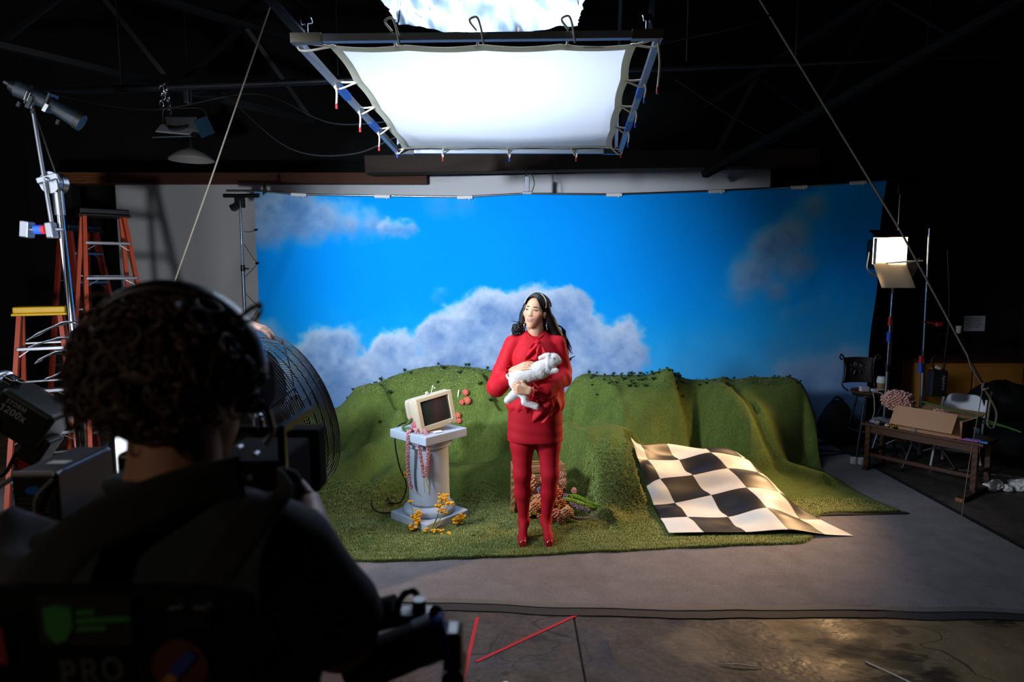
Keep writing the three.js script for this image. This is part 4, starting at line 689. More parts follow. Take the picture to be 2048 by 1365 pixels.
  // heels
  for (const [x, xt] of [[-0.075, -0.089], [0.079, 0.095]]) {
    const PAT = mat(new THREE.Color().setRGB(0.3, 0.004, 0.012), 0.14, { clearcoat: 1, clearcoatRoughness: 0.06 });
    const s = add('shoe', [sdf([C([xt, 0.034, 0.06], [xt, 0.028, 0.118], 0.035, 0.027), C([x, 0.085, -0.06], [xt, 0.045, 0.03], 0.028, 0.028), E([x, 0.095, -0.066], [0.032, 0.03, 0.034]), SUB(E([xt * 0.98, 0.085, 0.035], [0.024, 0.03, 0.05], 0.006))], 0.0035, 0.015)], PAT, Wm);
    add('sole', [ext([[xt - 0.03, -0.05], [xt + 0.03, -0.05], [xt + 0.034, -0.1], [xt + 0.018, -0.142], [xt - 0.018, -0.142], [xt - 0.034, -0.1]], 0.016, { r: [-PI / 2, 0, 0], p: [0, 0.009, 0] }).scale(1, 1, 1)], PAT, s);
    add('heel', [rod([x, 0.0, -0.075], [x, 0.085, -0.072], 0.011, 0.024, 14)], PAT, s);
    add('shoe_bow', [sph(0.014, [xt - 0.016, 0.064, 0.07], [1.4, 0.6, 0.8]), sph(0.014, [xt + 0.016, 0.064, 0.07], [1.4, 0.6, 0.8])], PAT, s);
  }
  // hair
  const HAIR = mat(0x0a0807, 0.5), hc = [0, 1.612, 0.005];
  const q = p => { const v = V(...p).applyMatrix4(hm); return v.toArray(); };
  const hp = [E(q([0, 0.04, -0.03]), [0.08, 0.086, 0.093], 0.02), E(q([0, -0.02, -0.055]), [0.08, 0.09, 0.07], 0.02), C(q([-0.066, 0.03, 0.02]), [-0.085, 1.54, 0.03], 0.023, 0.022, 0.02), C([-0.085, 1.56, -0.02], [-0.098, 1.465, 0.0], 0.028, 0.024, 0.03), C(q([0.07, 0.05, -0.01]), [0.1, 1.53, -0.01], 0.025, 0.033, 0.02), C([0.1, 1.54, -0.01], [0.15, 1.44, -0.03], 0.038, 0.038, 0.03), C([0.0, 1.58, -0.07], [0.05, 1.42, -0.09], 0.08, 0.06, 0.03), C([0.15, 1.45, -0.04], [0.19, 1.36, -0.07], 0.026, 0.01, 0.03),
    SUB(E(q([-0.003, -0.028, 0.088]), [0.066, 0.113, 0.078], 0.01, [0, -0.42, -0.09]))];
  const hairMass = sdf(hp, 0.0045, 0.02), locks = [];
  for (let i = 0; i < 90; i++) { const a = i / 90; locks.push(lock([-0.035 - a * 0.045, 1.7 - a * 0.06, 0.015 - a * 0.09], [[-0.088 - a * 0.01, 1.6, 0.0 - a * 0.06], [-0.1, 1.53, 0.0 - a * 0.04], [-0.112 - hash(i, 1) * 0.03, 1.49 + hash(i, 2) * 0.03, 0.02 - a * 0.04], [-0.105 - hash(i, 4) * 0.05, 1.445 + hash(i, 2) * 0.06, 0.03 - a * 0.04]], 0.0052, 0.016, 1.4 + hash(i, 3) * 1.6, i * 1.7)); }
  for (let i = 0; i < 120; i++) { const a = i / 120, fl = hash(i, 7); locks.push(lock([0.035 + a * 0.04, 1.71 - a * 0.07, 0.03 - a * 0.1], [[0.086, 1.62 - a * 0.02, 0.02 - a * 0.09], [0.11 + fl * 0.02, 1.52, -0.01 - a * 0.06], [0.15 + fl * 0.05, 1.44 - fl * 0.02, -0.03 - a * 0.05], [0.175 + fl * 0.05, 1.36 - fl * 0.05, -0.05 - a * 0.03]], 0.0055, 0.011, 1.3 + hash(i, 3) * 1.3, i * 1.3)); }
  for (let i = 0; i < 12; i++) locks.push(lock([0.13, 1.46, -0.05], [[0.19, 1.42 - i * 0.005, -0.06], [0.2 + i * 0.002, 1.35, -0.07], [0.205 + i * 0.003, 1.28, -0.06], [0.225 + i * 0.004, 1.255 + i * 0.004, -0.05], [0.245, 1.285, -0.05]], 0.0042, 0.007, 2, i * 0.9));
  for (const [x, y] of [...Array(26).keys()].map(i => [0.19 + 0.05 * hash(i, 11), 1.36 + 0.1 * hash(i, 12)])) locks.push(lock([0.13, 1.52, -0.04], [[0.18, 1.5, -0.05], [(x + 0.19) / 2, y + 0.02, -0.05], [x, y, -0.05], [x + 0.02, y - 0.06, -0.05]], 0.0034, 0.007, 1.2, x * 50));
  for (const [x, y] of [[-0.155, 1.545], [-0.14, 1.5], [-0.135, 1.46]]) locks.push(lock([-0.08, 1.56, 0.0], [[-0.11, 1.54, 0.01], [x, y, 0.01]], 0.006, 0.006, 1.5, x * 40));
  for (let i = 0; i < 60; i++) { // strands combed over the crown
    const a = lerp(-1.5, 1.5, i / 59), sx = Math.sin(a), cx = Math.cos(a), pts = [];
    for (let k = 0; k <= 6; k++) { const e = lerp(0.35, 2.3, k / 6); pts.push(q([sx * 0.083 * Math.sin(e * 0.5 + 0.55), 0.04 + 0.088 * Math.sin(e) * cx * 0.55 + 0.042 * cx, -0.028 + 0.097 * Math.cos(e)])); }
    locks.push(tube(pts, t => 0.0045 * (1 - 0.5 * Math.abs(t - 0.5)), 5, 14));
  }
  add('hair', [hairMass, ...locks], HAIR, Wm);
  const band = new THREE.TorusGeometry(0.094, 0.0042, 8, 50, PI * 1.02); band.rotateZ(-0.03); band.scale(0.9, 0.995, 2.4); band.rotateX(-0.15); band.translate(0, 0.035, 0.012);
  add('headband', band.applyMatrix4(hm), mat(0xd8d2c6, 0.35), Wm);
  for (const [x, y, z, r] of [[-0.068, 1.517, 0.045, 0.7], [0.078, 1.512, 0.028, 1.2]]) add('hoop_earring', [T(new THREE.TorusGeometry(0.021, 0.0028, 8, 26), [x, y, z], [0, r, 0], [0.7, 1.25, 1])], CHROME, Wm);
  add('finger_nails', [...rh.tips.slice(0, 4), ...lh.tips.slice(0, 4)].map(([p, d]) => sph(0.0062, p.clone().addScaledVector(d, 0.005).add(V(0, 0.003, 0.003)).toArray(), [1, 0.8, 1], 8)), mat(0x120a0c, 0.2), Wm);

  // ---------------------------------------------------------------- rabbit in her arms
  const rb = thing('rabbit', 'white rabbit held against the red blouse in both arms', 'rabbit', [0.16, 0.014, -4.41]);
  const rp = [C([-0.115, 1.19, 0.205], [0.03, 1.245, 0.22], 0.06, 0.052, 0.03), C([0.03, 1.245, 0.22], [0.085, 1.285, 0.22], 0.05, 0.04, 0.03), E([0.105, 1.315, 0.225], [0.046, 0.037, 0.035], 0.015, [0, 0, 0.15]), E([0.138, 1.303, 0.232], [0.022, 0.021, 0.021], 0.015), E([0.095, 1.285, 0.235], [0.032, 0.03, 0.03], 0.02),
    C([0.075, 1.345, 0.24], [0.067, 1.25, 0.262], 0.013, 0.015, 0.008), C([0.06, 1.34, 0.205], [0.02, 1.32, 0.2], 0.012, 0.009, 0.008),
    E([-0.125, 1.16, 0.2], [0.055, 0.055, 0.045], 0.03), C([-0.09, 1.12, 0.225], [-0.075, 1.045, 0.24], 0.036, 0.022, 0.02), C([-0.08, 1.035, 0.24], [0.0, 1.008, 0.25], 0.021, 0.018, 0.01), C([-0.12, 1.1, 0.205], [-0.19, 1.04, 0.21], 0.034, 0.022, 0.02), C([0.06, 1.235, 0.245], [0.125, 1.247, 0.262], 0.02, 0.0145, 0.01), C([0.05, 1.22, 0.21], [0.11, 1.235, 0.225], 0.018, 0.013, 0.01), E([-0.178, 1.2, 0.19], [0.022, 0.022, 0.02], 0.01)];
  const rg = sdf(rp, 0.0035, 0.012);
  tint(rg, (x, y, z) => { const n = 0.92 + 0.08 * fbm(x * 60, y * 60 + z * 30, 3); return Math.hypot(x - 0.155, y - 1.303) < 0.012 ? [0.62, 0.4, 0.36] : [0.8 * n, 0.78 * n, 0.75 * n]; });
  add('body', rg, mat(0xffffff, 0.95, { vertexColors: true, sheen: 0.4, sheenColor: new THREE.Color(1, 1, 1) }), rb);
  add('eye', [sph(0.0072, [0.112, 1.322, 0.256], [1, 1, 0.7], 12)], mat(0x2a1012, 0.15), rb);
  add('nose', [sph(0.005, [0.158, 1.309, 0.238], [1, 0.8, 1], 8)], mat(0xc08a80, 0.5), rb);
  const fp = [], fi = [], P = rg.attributes.position, Nn = rg.attributes.normal;
  for (let i = 0; i < 12000; i++) { const k = rnd() * P.count | 0, x = P.getX(k), y = P.getY(k), z = P.getZ(k), d = V(Nn.getX(k), Nn.getY(k) - 0.3, Nn.getZ(k)).add(V(rr(-0.5, 0.5) - 0.5, rr(-0.4, 0.2), rr(-0.3, 0.5))).normalize().multiplyScalar(rr(0.004, 0.008)), b = fp.length / 3, w = 0.0009; fp.push(x - w, y, z, x + w, y + w, z, x + d.x, y + d.y, z + d.z); fi.push(b, b + 1, b + 2); }
  const fur = add('fur', bufg(fp, fi), mat(0xe2deda, 0.9), rb); fur.userData.kind = 'stuff';
}
const MATT = mat(0x0a0a0b, 0.9);
// ------------------------------------------------------------------ camera operator seen from behind
{
  MATT.specularIntensity = 0.3; const O = [-0.48, 0, -0.9], t = thing('person', 'curly haired camera operator in black shirt and harness seen from behind', 'person', O);
  const skin = [0.42, 0.21, 0.14];
  const hm = new THREE.Matrix4().compose(V(0.0, 1.722, -0.02), new THREE.Quaternion().setFromEuler(new THREE.Euler(0.06, PI - 0.3, 0)), V(1.03, 1.04, 1.05));
  const head = tint(sdf(headPrims(), 0.004, 0.018), faceColour(skin)).applyMatrix4(hm);
  const rh = hand([0.07, 1.43, -0.36], [-0.5, 0.2, -0.5], [-0.6, 0, 0.4], [0, 1, 0], 0.6), lh = hand([-0.16, 1.42, -0.36], [0.4, 0.2, -0.6], [0.6, 0, 0.4], [0, 1, 0], 0.6);
  const arms = [C([0.165, 1.48, 0.0], [0.225, 1.345, -0.03], 0.055, 0.047), C([0.225, 1.345, -0.03], [0.07, 1.43, -0.36], 0.045, 0.027), C([-0.175, 1.46, 0.0], [-0.24, 1.31, -0.03], 0.055, 0.048), C([-0.24, 1.32, -0.03], [-0.16, 1.42, -0.36], 0.045, 0.027)];
  const legs = s => [C([s * 0.1, 0.98, 0], [s * 0.11, 0.52, 0.0], 0.1, 0.062), C([s * 0.11, 0.52, 0], [s * 0.12, 0.1, 0.04], 0.062, 0.042), C([s * 0.12, 0.06, 0.04], [s * 0.13, 0.04, -0.13], 0.04, 0.035)];
  const trunk = [C([0, 1.5, 0.01], [0, 1.68, -0.01], 0.064, 0.06), C([-0.15, 1.462, 0], [0.14, 1.485, 0], 0.056, 0.056, 0.04), E([0, 1.33, 0], [0.185, 0.2, 0.115], 0.05), E([0, 1.1, 0], [0.165, 0.2, 0.11], 0.05), E([0, 0.98, 0], [0.17, 0.12, 0.12], 0.05), C([-0.07, 1.535, 0.02], [0.08, 1.54, 0.02], 0.045, 0.045, 0.05)];
  const body = tint(sdf([...trunk, ...arms, ...legs(-1), ...legs(1)], 0.011, 0.03), () => skin), hands = tint(sdf([...rh.prims, ...lh.prims], 0.004, 0.01), () => skin);
  add('body', mergeGeometries([body, head, hands].map(g => { g.deleteAttribute('normal'); g.computeVertexNormals(); return g; })), mat(0xffffff, 0.55, { vertexColors: true }), t);
  const fat = (p, d) => p.t ? { ...p, r: p.r.map(v => v + d) } : { ...p, ra: p.ra + d, rb: p.rb + d };
  const SH = mat(0x1d252c, 0.85), PANTS = mat(0x101114, 0.9);
  const sl = [C([0.155, 1.482, 0.0], [0.216, 1.385, -0.02], 0.066, 0.07), C([-0.17, 1.455, 0.0], [-0.235, 1.35, -0.02], 0.064, 0.07)];
  const shirt = sdf([...trunk.slice(1, 5).map(p => fat(p, 0.014)), fat(trunk[5], 0.008), ...sl, C([-0.03, 1.53, 0.01], [0.03, 1.53, 0.01], 0.068, 0.068, 0.02)], 0.009, 0.03);
  shirt.computeVertexNormals();
  { const n = shirt.attributes.normal, p = shirt.attributes.position; for (let i = 0; i < p.count; i++) { const x = p.getX(i), y = p.getY(i), z = p.getZ(i), f = 0.016 * (fbm(x * 9 + y * 10, y * 7 - x * 6 + z * 5, 3) - 0.5); p.setXYZ(i, x + n.getX(i) * f, y + n.getY(i) * f, z + n.getZ(i) * f); } shirt.computeVertexNormals(); }
  add('shirt', shirt, SH, t);
  add('collar', [T(new THREE.TorusGeometry(0.078, 0.012, 8, 36), [0, 1.596, 0.0], [PI / 2 - 0.12, 0, 0], [1.02, 0.92, 1])], SH, t);
  add('trousers', sdf([fat(trunk[4], 0.016), ...[...legs(-1), ...legs(1)].filter((p, i) => i % 3 < 2).map(p => fat(p, 0.018))], 0.012, 0.03), PANTS, t);
  for (const s of [-1, 1]) add('boot', sdf([C([s * 0.12, 0.06, 0.04], [s * 0.13, 0.045, -0.16], 0.05, 0.045), C([s * 0.12, 0.2, 0.04], [s * 0.12, 0.05, 0.05], 0.052, 0.05)], 0.008, 0.02), RUB, t);
  // harness: back plate with patches, shoulder straps
  const hs = add('harness', [rbox(0.36, 0.36, 0.04, 0.02, [0.0, 1.345, 0.165], [0.05, 0, 0])], MATT, t);
  const strap = (pts, w) => { const c = new THREE.CatmullRomCurve3(pts.map(p => V(...p))); return patch(4, 30, (u, v) => { const p = c.getPoint(v), d = c.getTangent(v), s = V(d.y, -d.x, 0).normalize(); if (s.lengthSq() < 0.1) s.set(1, 0, 0); return [p.x + s.x * (u - 0.5) * w, p.y + s.y * (u - 0.5) * w, p.z]; }, 0.006); };
  add('shoulder_strap', [strap([[-0.1, 1.5, 0.165], [-0.06, 1.56, 0.13], [0.03, 1.6, 0.085], [0.11, 1.61, 0.03]], 0.06), strap([[0.1, 1.5, 0.165], [0.13, 1.55, 0.12], [0.15, 1.585, 0.06], [0.15, 1.59, -0.02]], 0.05)], mat(0x222325, 0.85), t);
  add('shoulder_pad', [strap([[-0.15, 1.4, 0.175], [-0.19, 1.465, 0.14], [-0.2, 1.515, 0.08], [-0.195, 1.53, -0.02]], 0.09)], mat(0x3c3c40, 0.9), t);
  const bz = 0.198, ps = (w, h, x, y, c, l) => add('patch', [box(w, h, 0.004, [x, y, bz])], mat(c, 0.9), hs, l);
  ps(0.105, 0.055, -0.005, 1.495, 0x0e130f);
  add('patch_emblem', [ext([[-0.016, 0.018], [0.0, 0.022], [0.016, 0.018], [0.017, -0.004], [0.008, -0.02], [-0.004, -0.024], [-0.015, -0.01]], 0.003, { p: [-0.034, 1.494, bz + 0.003] })], mat(0x2f7030, 0.85), hs);
  for (const [w, y] of [[0.022, 1.507], [0.062, 1.498], [0.034, 1.488]]) add('patch_lettering', [box(w, 0.005, 0.002, [-0.014 + w / 2, y, bz + 0.003], [0, 0, 0.05])], mat(0x2f7030, 0.85), hs);
  add('patch_lettering', [T(text('PRO', 0.028, 0.002), [0.0, 1.437, bz + 0.001], [0, 0, 0.08])], mat(0x3a3c44, 0.7), hs);
  add('patch', [T(new THREE.CylinderGeometry(0.032, 0.032, 0.003, 28), [0.1, 1.44, bz], [PI / 2, 0, 0])], mat(0x4a1a10, 0.8), hs); add('patch_emblem', [box(0.014, 0.05, 0.002, [0.1, 1.44, bz + 0.003], [0, 0, -0.7])], mat(0x16307a, 0.8), hs); add('patch_emblem', [box(0.012, 0.018, 0.002, [0.088, 1.425, bz + 0.004], [0, 0, -0.7])], mat(0xa06a20, 0.8), hs);
  for (const x of [-0.124, -0.104]) add('patch_emblem', [ext([[-0.007, 0.022], [0.004, 0.022], [0.007, -0.022], [-0.007, -0.022]], 0.003, { p: [x, 1.465, bz] })], mat(0x7a1a14, 0.8), hs);
  add('buckle', [rbox(0.05, 0.03, 0.01, 0.004, [0.115, 1.5, bz]), sph(0.006, [0.11, 1.515, bz + 0.006])], BLKM, hs);
  // curly hair: a cap and many separate curls
  const curls = [T(sph(1, [0, 0, 0], [1, 1, 1], 24), [0, 1.745, 0.0], [0, 0, 0], [0.1, 0.1, 0.108])];
  for (let i = 0; i < 620; i++) {
    const a = rnd() * 6.283, h = rr(-0.45, 1), s = Math.sqrt(1 - Math.min(1, h * h)), n = V(Math.cos(a) * s, h, Math.sin(a) * s);
    if (n.z < -0.45 && n.y < 0.45) continue; // face side
    if (n.y < -0.3 && Math.abs(n.x) > 0.8) continue;
    const root = V(n.x * 0.094, 1.745 + n.y * 0.096, n.z * 0.1), side = V(rr(-1, 1), rr(-1, 1), rr(-1, 1)).cross(n).normalize(), oth = n.clone().cross(side), R = rr(0.008, 0.017), len = rr(0.016, 0.036) * (n.y > 0.5 ? 1.15 : 1), tr = rr(0.8, 1.9), pts = [], drop = rr(0.004, 0.016);
    for (let k = 0; k <= 14; k++) { const q = k / 14, an = q * tr * 6.28; pts.push(root.clone().addScaledVector(n, len * Math.sin(q * 1.7)).addScaledVector(side, Math.cos(an) * R * sst(0, 0.3, q) + rr(-0.0005, 0.0005)).addScaledVector(oth, Math.sin(an) * R * sst(0, 0.3, q)).add(V(0, -drop * q * q, 0))); }
    const r0 = rr(0.003, 0.0058); curls.push(tube(pts, q => r0 * (1 - 0.75 * q), 5));
  }
  const fly = [[[0.03, 1.82, 0.03], [0.02, 1.868, 0.02], [-0.02, 1.868, 0.02], [-0.03, 1.84, 0.02]], [[0.09, 1.82, 0.0], [0.13, 1.848, 0.0], [0.128, 1.825, 0.01], [0.1, 1.825, 0.01]], [[-0.04, 1.83, 0.02], [-0.07, 1.86, 0.02], [-0.1, 1.85, 0.02], [-0.11, 1.825, 0.02]]];
  for (const f of fly) for (let i = 0; i < 4; i++) curls.push(tube(f.map(p => [p[0] + rr(-0.004, 0.004), p[1] + rr(-0.004, 0.004), p[2] + rr(-0.01, 0.01)]), q => 0.0018 * (1 - 0.6 * q), 5, 16));
  add('hair', curls, mat(0x3a2416, 0.5, { sheen: 0.3, sheenColor: new THREE.Color(0.5, 0.35, 0.25) }), t);
  const hp = add('headphones', [T(new THREE.TorusGeometry(0.118, 0.011, 8, 40, PI), [0.0, 1.752, -0.01], [0.1, 0.12, -0.06], [1, 1, 2.2])], BLKM, t);
  add('ear_cup', [rod([0.08, 1.728, -0.04], [0.118, 1.722, -0.04], 0.044, 0.038, 26), rod([0.115, 1.722, -0.04], [0.124, 1.722, -0.04], 0.03, 0.028, 20)], MATT, hp); add('ear_cup', [rod([-0.085, 1.728, 0.0], [-0.122, 1.722, 0.0], 0.046, 0.04, 26)], MATT, hp);
  add('boom_mic', [tube([[0.12, 1.69, -0.04], [0.115, 1.65, -0.07], [0.09, 1.62, -0.11]], 0.005, 6, 14)], BLKM, hp);
}
{ // camera and its cage held in front of him
  const t = thing('cinema_camera', 'black cinema camera in a metal cage held before the operator', 'camera', [-0.495, 1.49, -1.25]);
  add('camera_body', [rbox(0.14, 0.13, 0.18, 0.008, [0.0, -0.01, 0]), rbox(0.1, 0.09, 0.12, 0.008, [-0.12, 0.02, 0.02])], MATT, t);
  add('cage', [bar([-0.08, 0.115, 0.09], [0.075, 0.115, 0.09], 0.012, 0.014), bar([0.075, 0.115, 0.09], [0.08, -0.1, 0.09], 0.014, 0.01, [0, 0, 1]), bar([-0.08, 0.115, 0.09], [-0.08, -0.1, 0.09], 0.014, 0.01, [0, 0, 1]), bar([0.075, 0.115, 0.09], [0.075, 0.115, -0.09], 0.012, 0.014), bar([-0.08, -0.1, 0.09], [0.08, -0.1, 0.09], 0.012, 0.014)], mat(0x1a1c20, 0.25, { metalness: 0.8 }), t);
  add('matte_box', [rbox(0.15, 0.14, 0.06, 0.008, [0.0, -0.01, -0.16])], MATT, t); add('lens', [rod([0, 0, -0.09], [0, 0, -0.15], 0.045, 0.05, 24)], BLKM, t);
  add('rods', [rod([0.02, -0.07, 0.12], [0.02, -0.07, -0.18], 0.0075), rod([-0.04, -0.07, 0.12], [-0.04, -0.07, -0.18], 0.0075)], STEEL, t);
  for (const x of [-0.02, 0.035]) add('cage_knob', [rod([x, 0.12, 0.09], [x, 0.135, 0.09], 0.009), sph(0.007, [x, 0.138, 0.09], [1, 1, 1], 10)], CHROME, t);
  for (const [x, y] of [[-0.05, 0.085], [-0.03, 0.08], [0.0, 0.082], [0.03, 0.07], [0.02, 0.03]]) add('connector', [rod([x, y, 0.09], [x, y, 0.105], 0.006)], ALU, t);
  add('cable', [tube([[-0.07, 0.08, 0.1], [-0.04, 0.03, 0.13], [-0.02, -0.04, 0.12], [-0.03, -0.1, 0.1]], 0.004, 6, 20)], RUB, t);
  add('viewfinder', [rbox(0.1, 0.06, 0.05, 0.01, [-0.16, 0.05, 0.1])], BLKM, t); add('brass_fitting', [sph(0.008, [-0.105, -0.045, 0.1]), sph(0.007, [-0.1, -0.065, 0.1])], metal(0xb08a3a, 0.3), t); add('red_cable', [tube([[-0.14, -0.08, 0.11], [-0.09, -0.07, 0.13], [-0.03, -0.075, 0.12]], 0.006, 6, 14), tube([[-0.13, -0.09, 0.12], [-0.08, -0.085, 0.13], [-0.04, -0.07, 0.12]], 0.005, 6, 14)], REDT, t);
}
{ // spring arm of the stabiliser
  const t = thing('stabiliser_arm', 'padded black stabiliser spring arm beside the operator elbow', 'stabiliser arm'), PAD = mat(0x15171a, 0.95);
  add('padded_tube', [rod([-0.225, 1.295, -0.93], [-0.115, 1.325, -0.96], 0.035, 0.033, 24), sph(0.035, [-0.225, 1.295, -0.93])], PAD, t); add('padded_tube', [rod([-0.32, 1.3, -1.02], [-0.19, 1.335, -1.02], 0.026, 0.026, 24)], PAD, t);
  add('end_ring', [rod([-0.115, 1.325, -0.96], [-0.1, 1.329, -0.962], 0.035, 0.035, 24)], BLUET, t); add('sleeve_cap', [rod([-0.145, 1.317, -0.952], [-0.115, 1.326, -0.961], 0.036, 0.036, 24)], GREYM, t);
  add('knuckle', [rbox(0.03, 0.08, 0.05, 0.01, [-0.092, 1.3, -0.96]), rod([-0.09, 1.27, -0.93], [-0.09, 1.27, -0.99], 0.018, 0.018, 18), rod([-0.092, 1.22, -0.96], [-0.092, 1.27, -0.96], 0.012)], BLKM, t);
  add('yoke', [T(new THREE.TorusGeometry(0.022, 0.006, 8, 24), [-0.172, 1.345, -1.02], [0, 0.9, 0]), rod([-0.15, 1.34, -1.0], [-0.15, 1.365, -1.0], 0.012, 0.011, 16), rbox(0.07, 0.02, 0.04, 0.005, [-0.15, 1.335, -1.0])], BLKM, t); add('screw_head', [T(new THREE.CylinderGeometry(0.0115, 0.0115, 0.008, 20), [-0.119, 1.36, -0.965], [0.5, 0, -0.4])], CHROME, t);
  add('lettering', [T(text('PRO', 0.016, 0.001), [-0.165, 1.305, -0.909], [0, 0, 0.26])], mat(0x55565a, 0.6), t);
  add('mount_plate', [bar([-0.32, 1.3, -1.02], [-0.42, 1.38, -1.2], 0.03, 0.02)], BLKM, t); add('lower_link', [rod([-0.092, 1.22, -0.96], [-0.3, 1.1, -0.99], 0.02)], BLKM, t);
}
// ------------------------------------------------------------------ fan and the hand that holds it
{
  const t = thing('drum_fan', 'large black wire cage fan aimed at the woman in red', 'fan', [-1.18, 1.17, -3.2]);
  const nrm = V(0.6, 0.2, -0.77).normalize(), h = new THREE.Group(); t.add(h); h.name = 'fan_head';
  h.quaternion.setFromUnitVectors(V(0, 0, 1), nrm);
  const Rr = 0.4, cage = (z0, bulge, n) => { const o = []; for (let i = 0; i < n; i++) { const r = 0.07 + (Rr - 0.07) * i / (n - 1); o.push(tor(r, 0.0028, [0, 0, z0 + bulge * (1 - (r / Rr) ** 2)], [0, 0, 0], 56, 4)); } for (let k = 0; k < 8; k++) { const a = k * PI / 4, pts = []; for (let i = 0; i <= 8; i++) { const r = 0.05 + (Rr - 0.05) * i / 8; pts.push([Math.cos(a) * r, Math.sin(a) * r, z0 + bulge * (1 - (r / Rr) ** 2)]); } o.push(tube(pts, 0.0032, 5)); } return o; };
  add('wire_grille', cage(0.07, 0.05, 26), BLKM, h); add('wire_grille', cage(-0.07, -0.06, 26), BLKM, h);
  const side = []; for (let i = 0; i < 5; i++) side.push(tor(Rr, 0.0035, [0, 0, -0.07 + i * 0.035], [0, 0, 0], 64, 5)); add('rim_wires', side, BLKM, h);
  add('motor', [T(new THREE.CylinderGeometry(0.085, 0.1, 0.2, 24), [0, 0, -0.07], [PI / 2, 0, 0])], BLK, h); add('badge', [T(new THREE.CylinderGeometry(0.065, 0.065, 0.01, 24), [0, 0, 0.125], [PI / 2, 0, 0])], BLK, h);
  for (let k = 0; k < 3; k++) add('blade', [T(new THREE.SphereGeometry(1, 16, 10), [Math.cos(k * 2.094) * 0.2, Math.sin(k * 2.094) * 0.2, 0], [0.5 * Math.cos(k * 2.094), 0.5 * Math.sin(k * 2.094), k * 2.094], [0.16, 0.1, 0.004])], mat(0x2a2b2d, 0.4), h);
  add('post', [rod([0, -1.12, 0], [0, -0.1, -0.02], 0.022), rbox(0.12, 0.12, 0.12, 0.02, [-0.05, -0.06, 0.06])], BLK, t); add('tripod_base', [0, 1, 2].map(k => rod([0, -0.85, 0], [Math.cos(k * 2.09) * 0.42, -1.17, Math.sin(k * 2.09) * 0.42], 0.015)), BLK, t);
  const p = thing('person', 'crouched helper in dark clothes steadying the fan cage with one hand', 'person', [-1.55, 0, -3.25]);
  const hd = hand([0.235, 1.635, 0.03], [0.85, -0.25, 0], [0, -1, 0], [0, 0.1, 1], 0.25, 1), sk = [0.6, 0.34, 0.24];
  const bd = sdf([C([0, 0.55, 0], [0.02, 1.2, 0], 0.14, 0.16), C([0.02, 1.25, 0], [0.03, 1.42, 0], 0.07, 0.06), C([0.12, 1.28, 0], [0.2, 1.4, 0.05], 0.06, 0.045), C([0.2, 1.4, 0.05], [0.235, 1.635, 0.03], 0.042, 0.027), C([-0.12, 1.25, 0], [-0.16, 0.95, 0.08], 0.055, 0.045), C([-0.16, 0.95, 0.08], [-0.05, 0.8, 0.2], 0.04, 0.03), C([-0.1, 0.55, 0], [-0.13, 0.5, 0.35], 0.1, 0.07), C([-0.13, 0.5, 0.35], [-0.12, 0.08, 0.28], 0.065, 0.045), C([0.1, 0.55, 0], [0.1, 0.25, 0.3], 0.1, 0.07), C([0.1, 0.25, 0.3], [0.1, 0.08, -0.05], 0.06, 0.045), C([-0.12, 0.05, 0.28], [-0.12, 0.04, 0.42], 0.04, 0.035), C([0.1, 0.06, -0.05], [0.1, 0.05, -0.16], 0.04, 0.035)], 0.012, 0.03);
  const hh = tint(sdf(headPrims(), 0.005, 0.018), faceColour(sk)).applyMatrix4(new THREE.Matrix4().compose(V(0.02, 1.5, 0.02), new THREE.Quaternion().setFromEuler(new THREE.Euler(0, 1.2, 0)), V(0.95, 0.95, 0.95)));
  const hg = tint(sdf([C([0.225, 1.58, 0.035], [0.235, 1.635, 0.03], 0.028, 0.026), ...hd.prims], 0.004, 0.01), () => sk);
  add('body', mergeGeometries([tint(bd, () => sk), hh, hg].map(g => { g.deleteAttribute('normal'); g.computeVertexNormals(); return g; })), mat(0xffffff, 0.6, { vertexColors: true }), p);
  add('clothing', sdf([C([0, 0.55, 0], [0.02, 1.2, 0], 0.16, 0.18), C([0.12, 1.28, 0], [0.2, 1.4, 0.05], 0.075, 0.06), C([0.2, 1.4, 0.05], [0.228, 1.56, 0.04], 0.056, 0.04), C([-0.12, 1.25, 0], [-0.16, 0.95, 0.08], 0.07, 0.06), C([-0.1, 0.55, 0], [-0.13, 0.5, 0.35], 0.12, 0.085), C([-0.13, 0.5, 0.35], [-0.12, 0.15, 0.28], 0.08, 0.06), C([0.1, 0.55, 0], [0.1, 0.25, 0.3], 0.12, 0.085), C([0.1, 0.25, 0.3], [0.1, 0.12, 0.0], 0.075, 0.06)], 0.012, 0.03), mat(0x121316, 0.9), p);
  add('hair', [sph(1, [0.01, 1.53, 0.01], [0.085, 0.09, 0.095], 20), sph(1, [-0.03, 1.49, 0.01], [0.07, 0.08, 0.08], 16)], mat(0x15100c, 0.5), p);
}
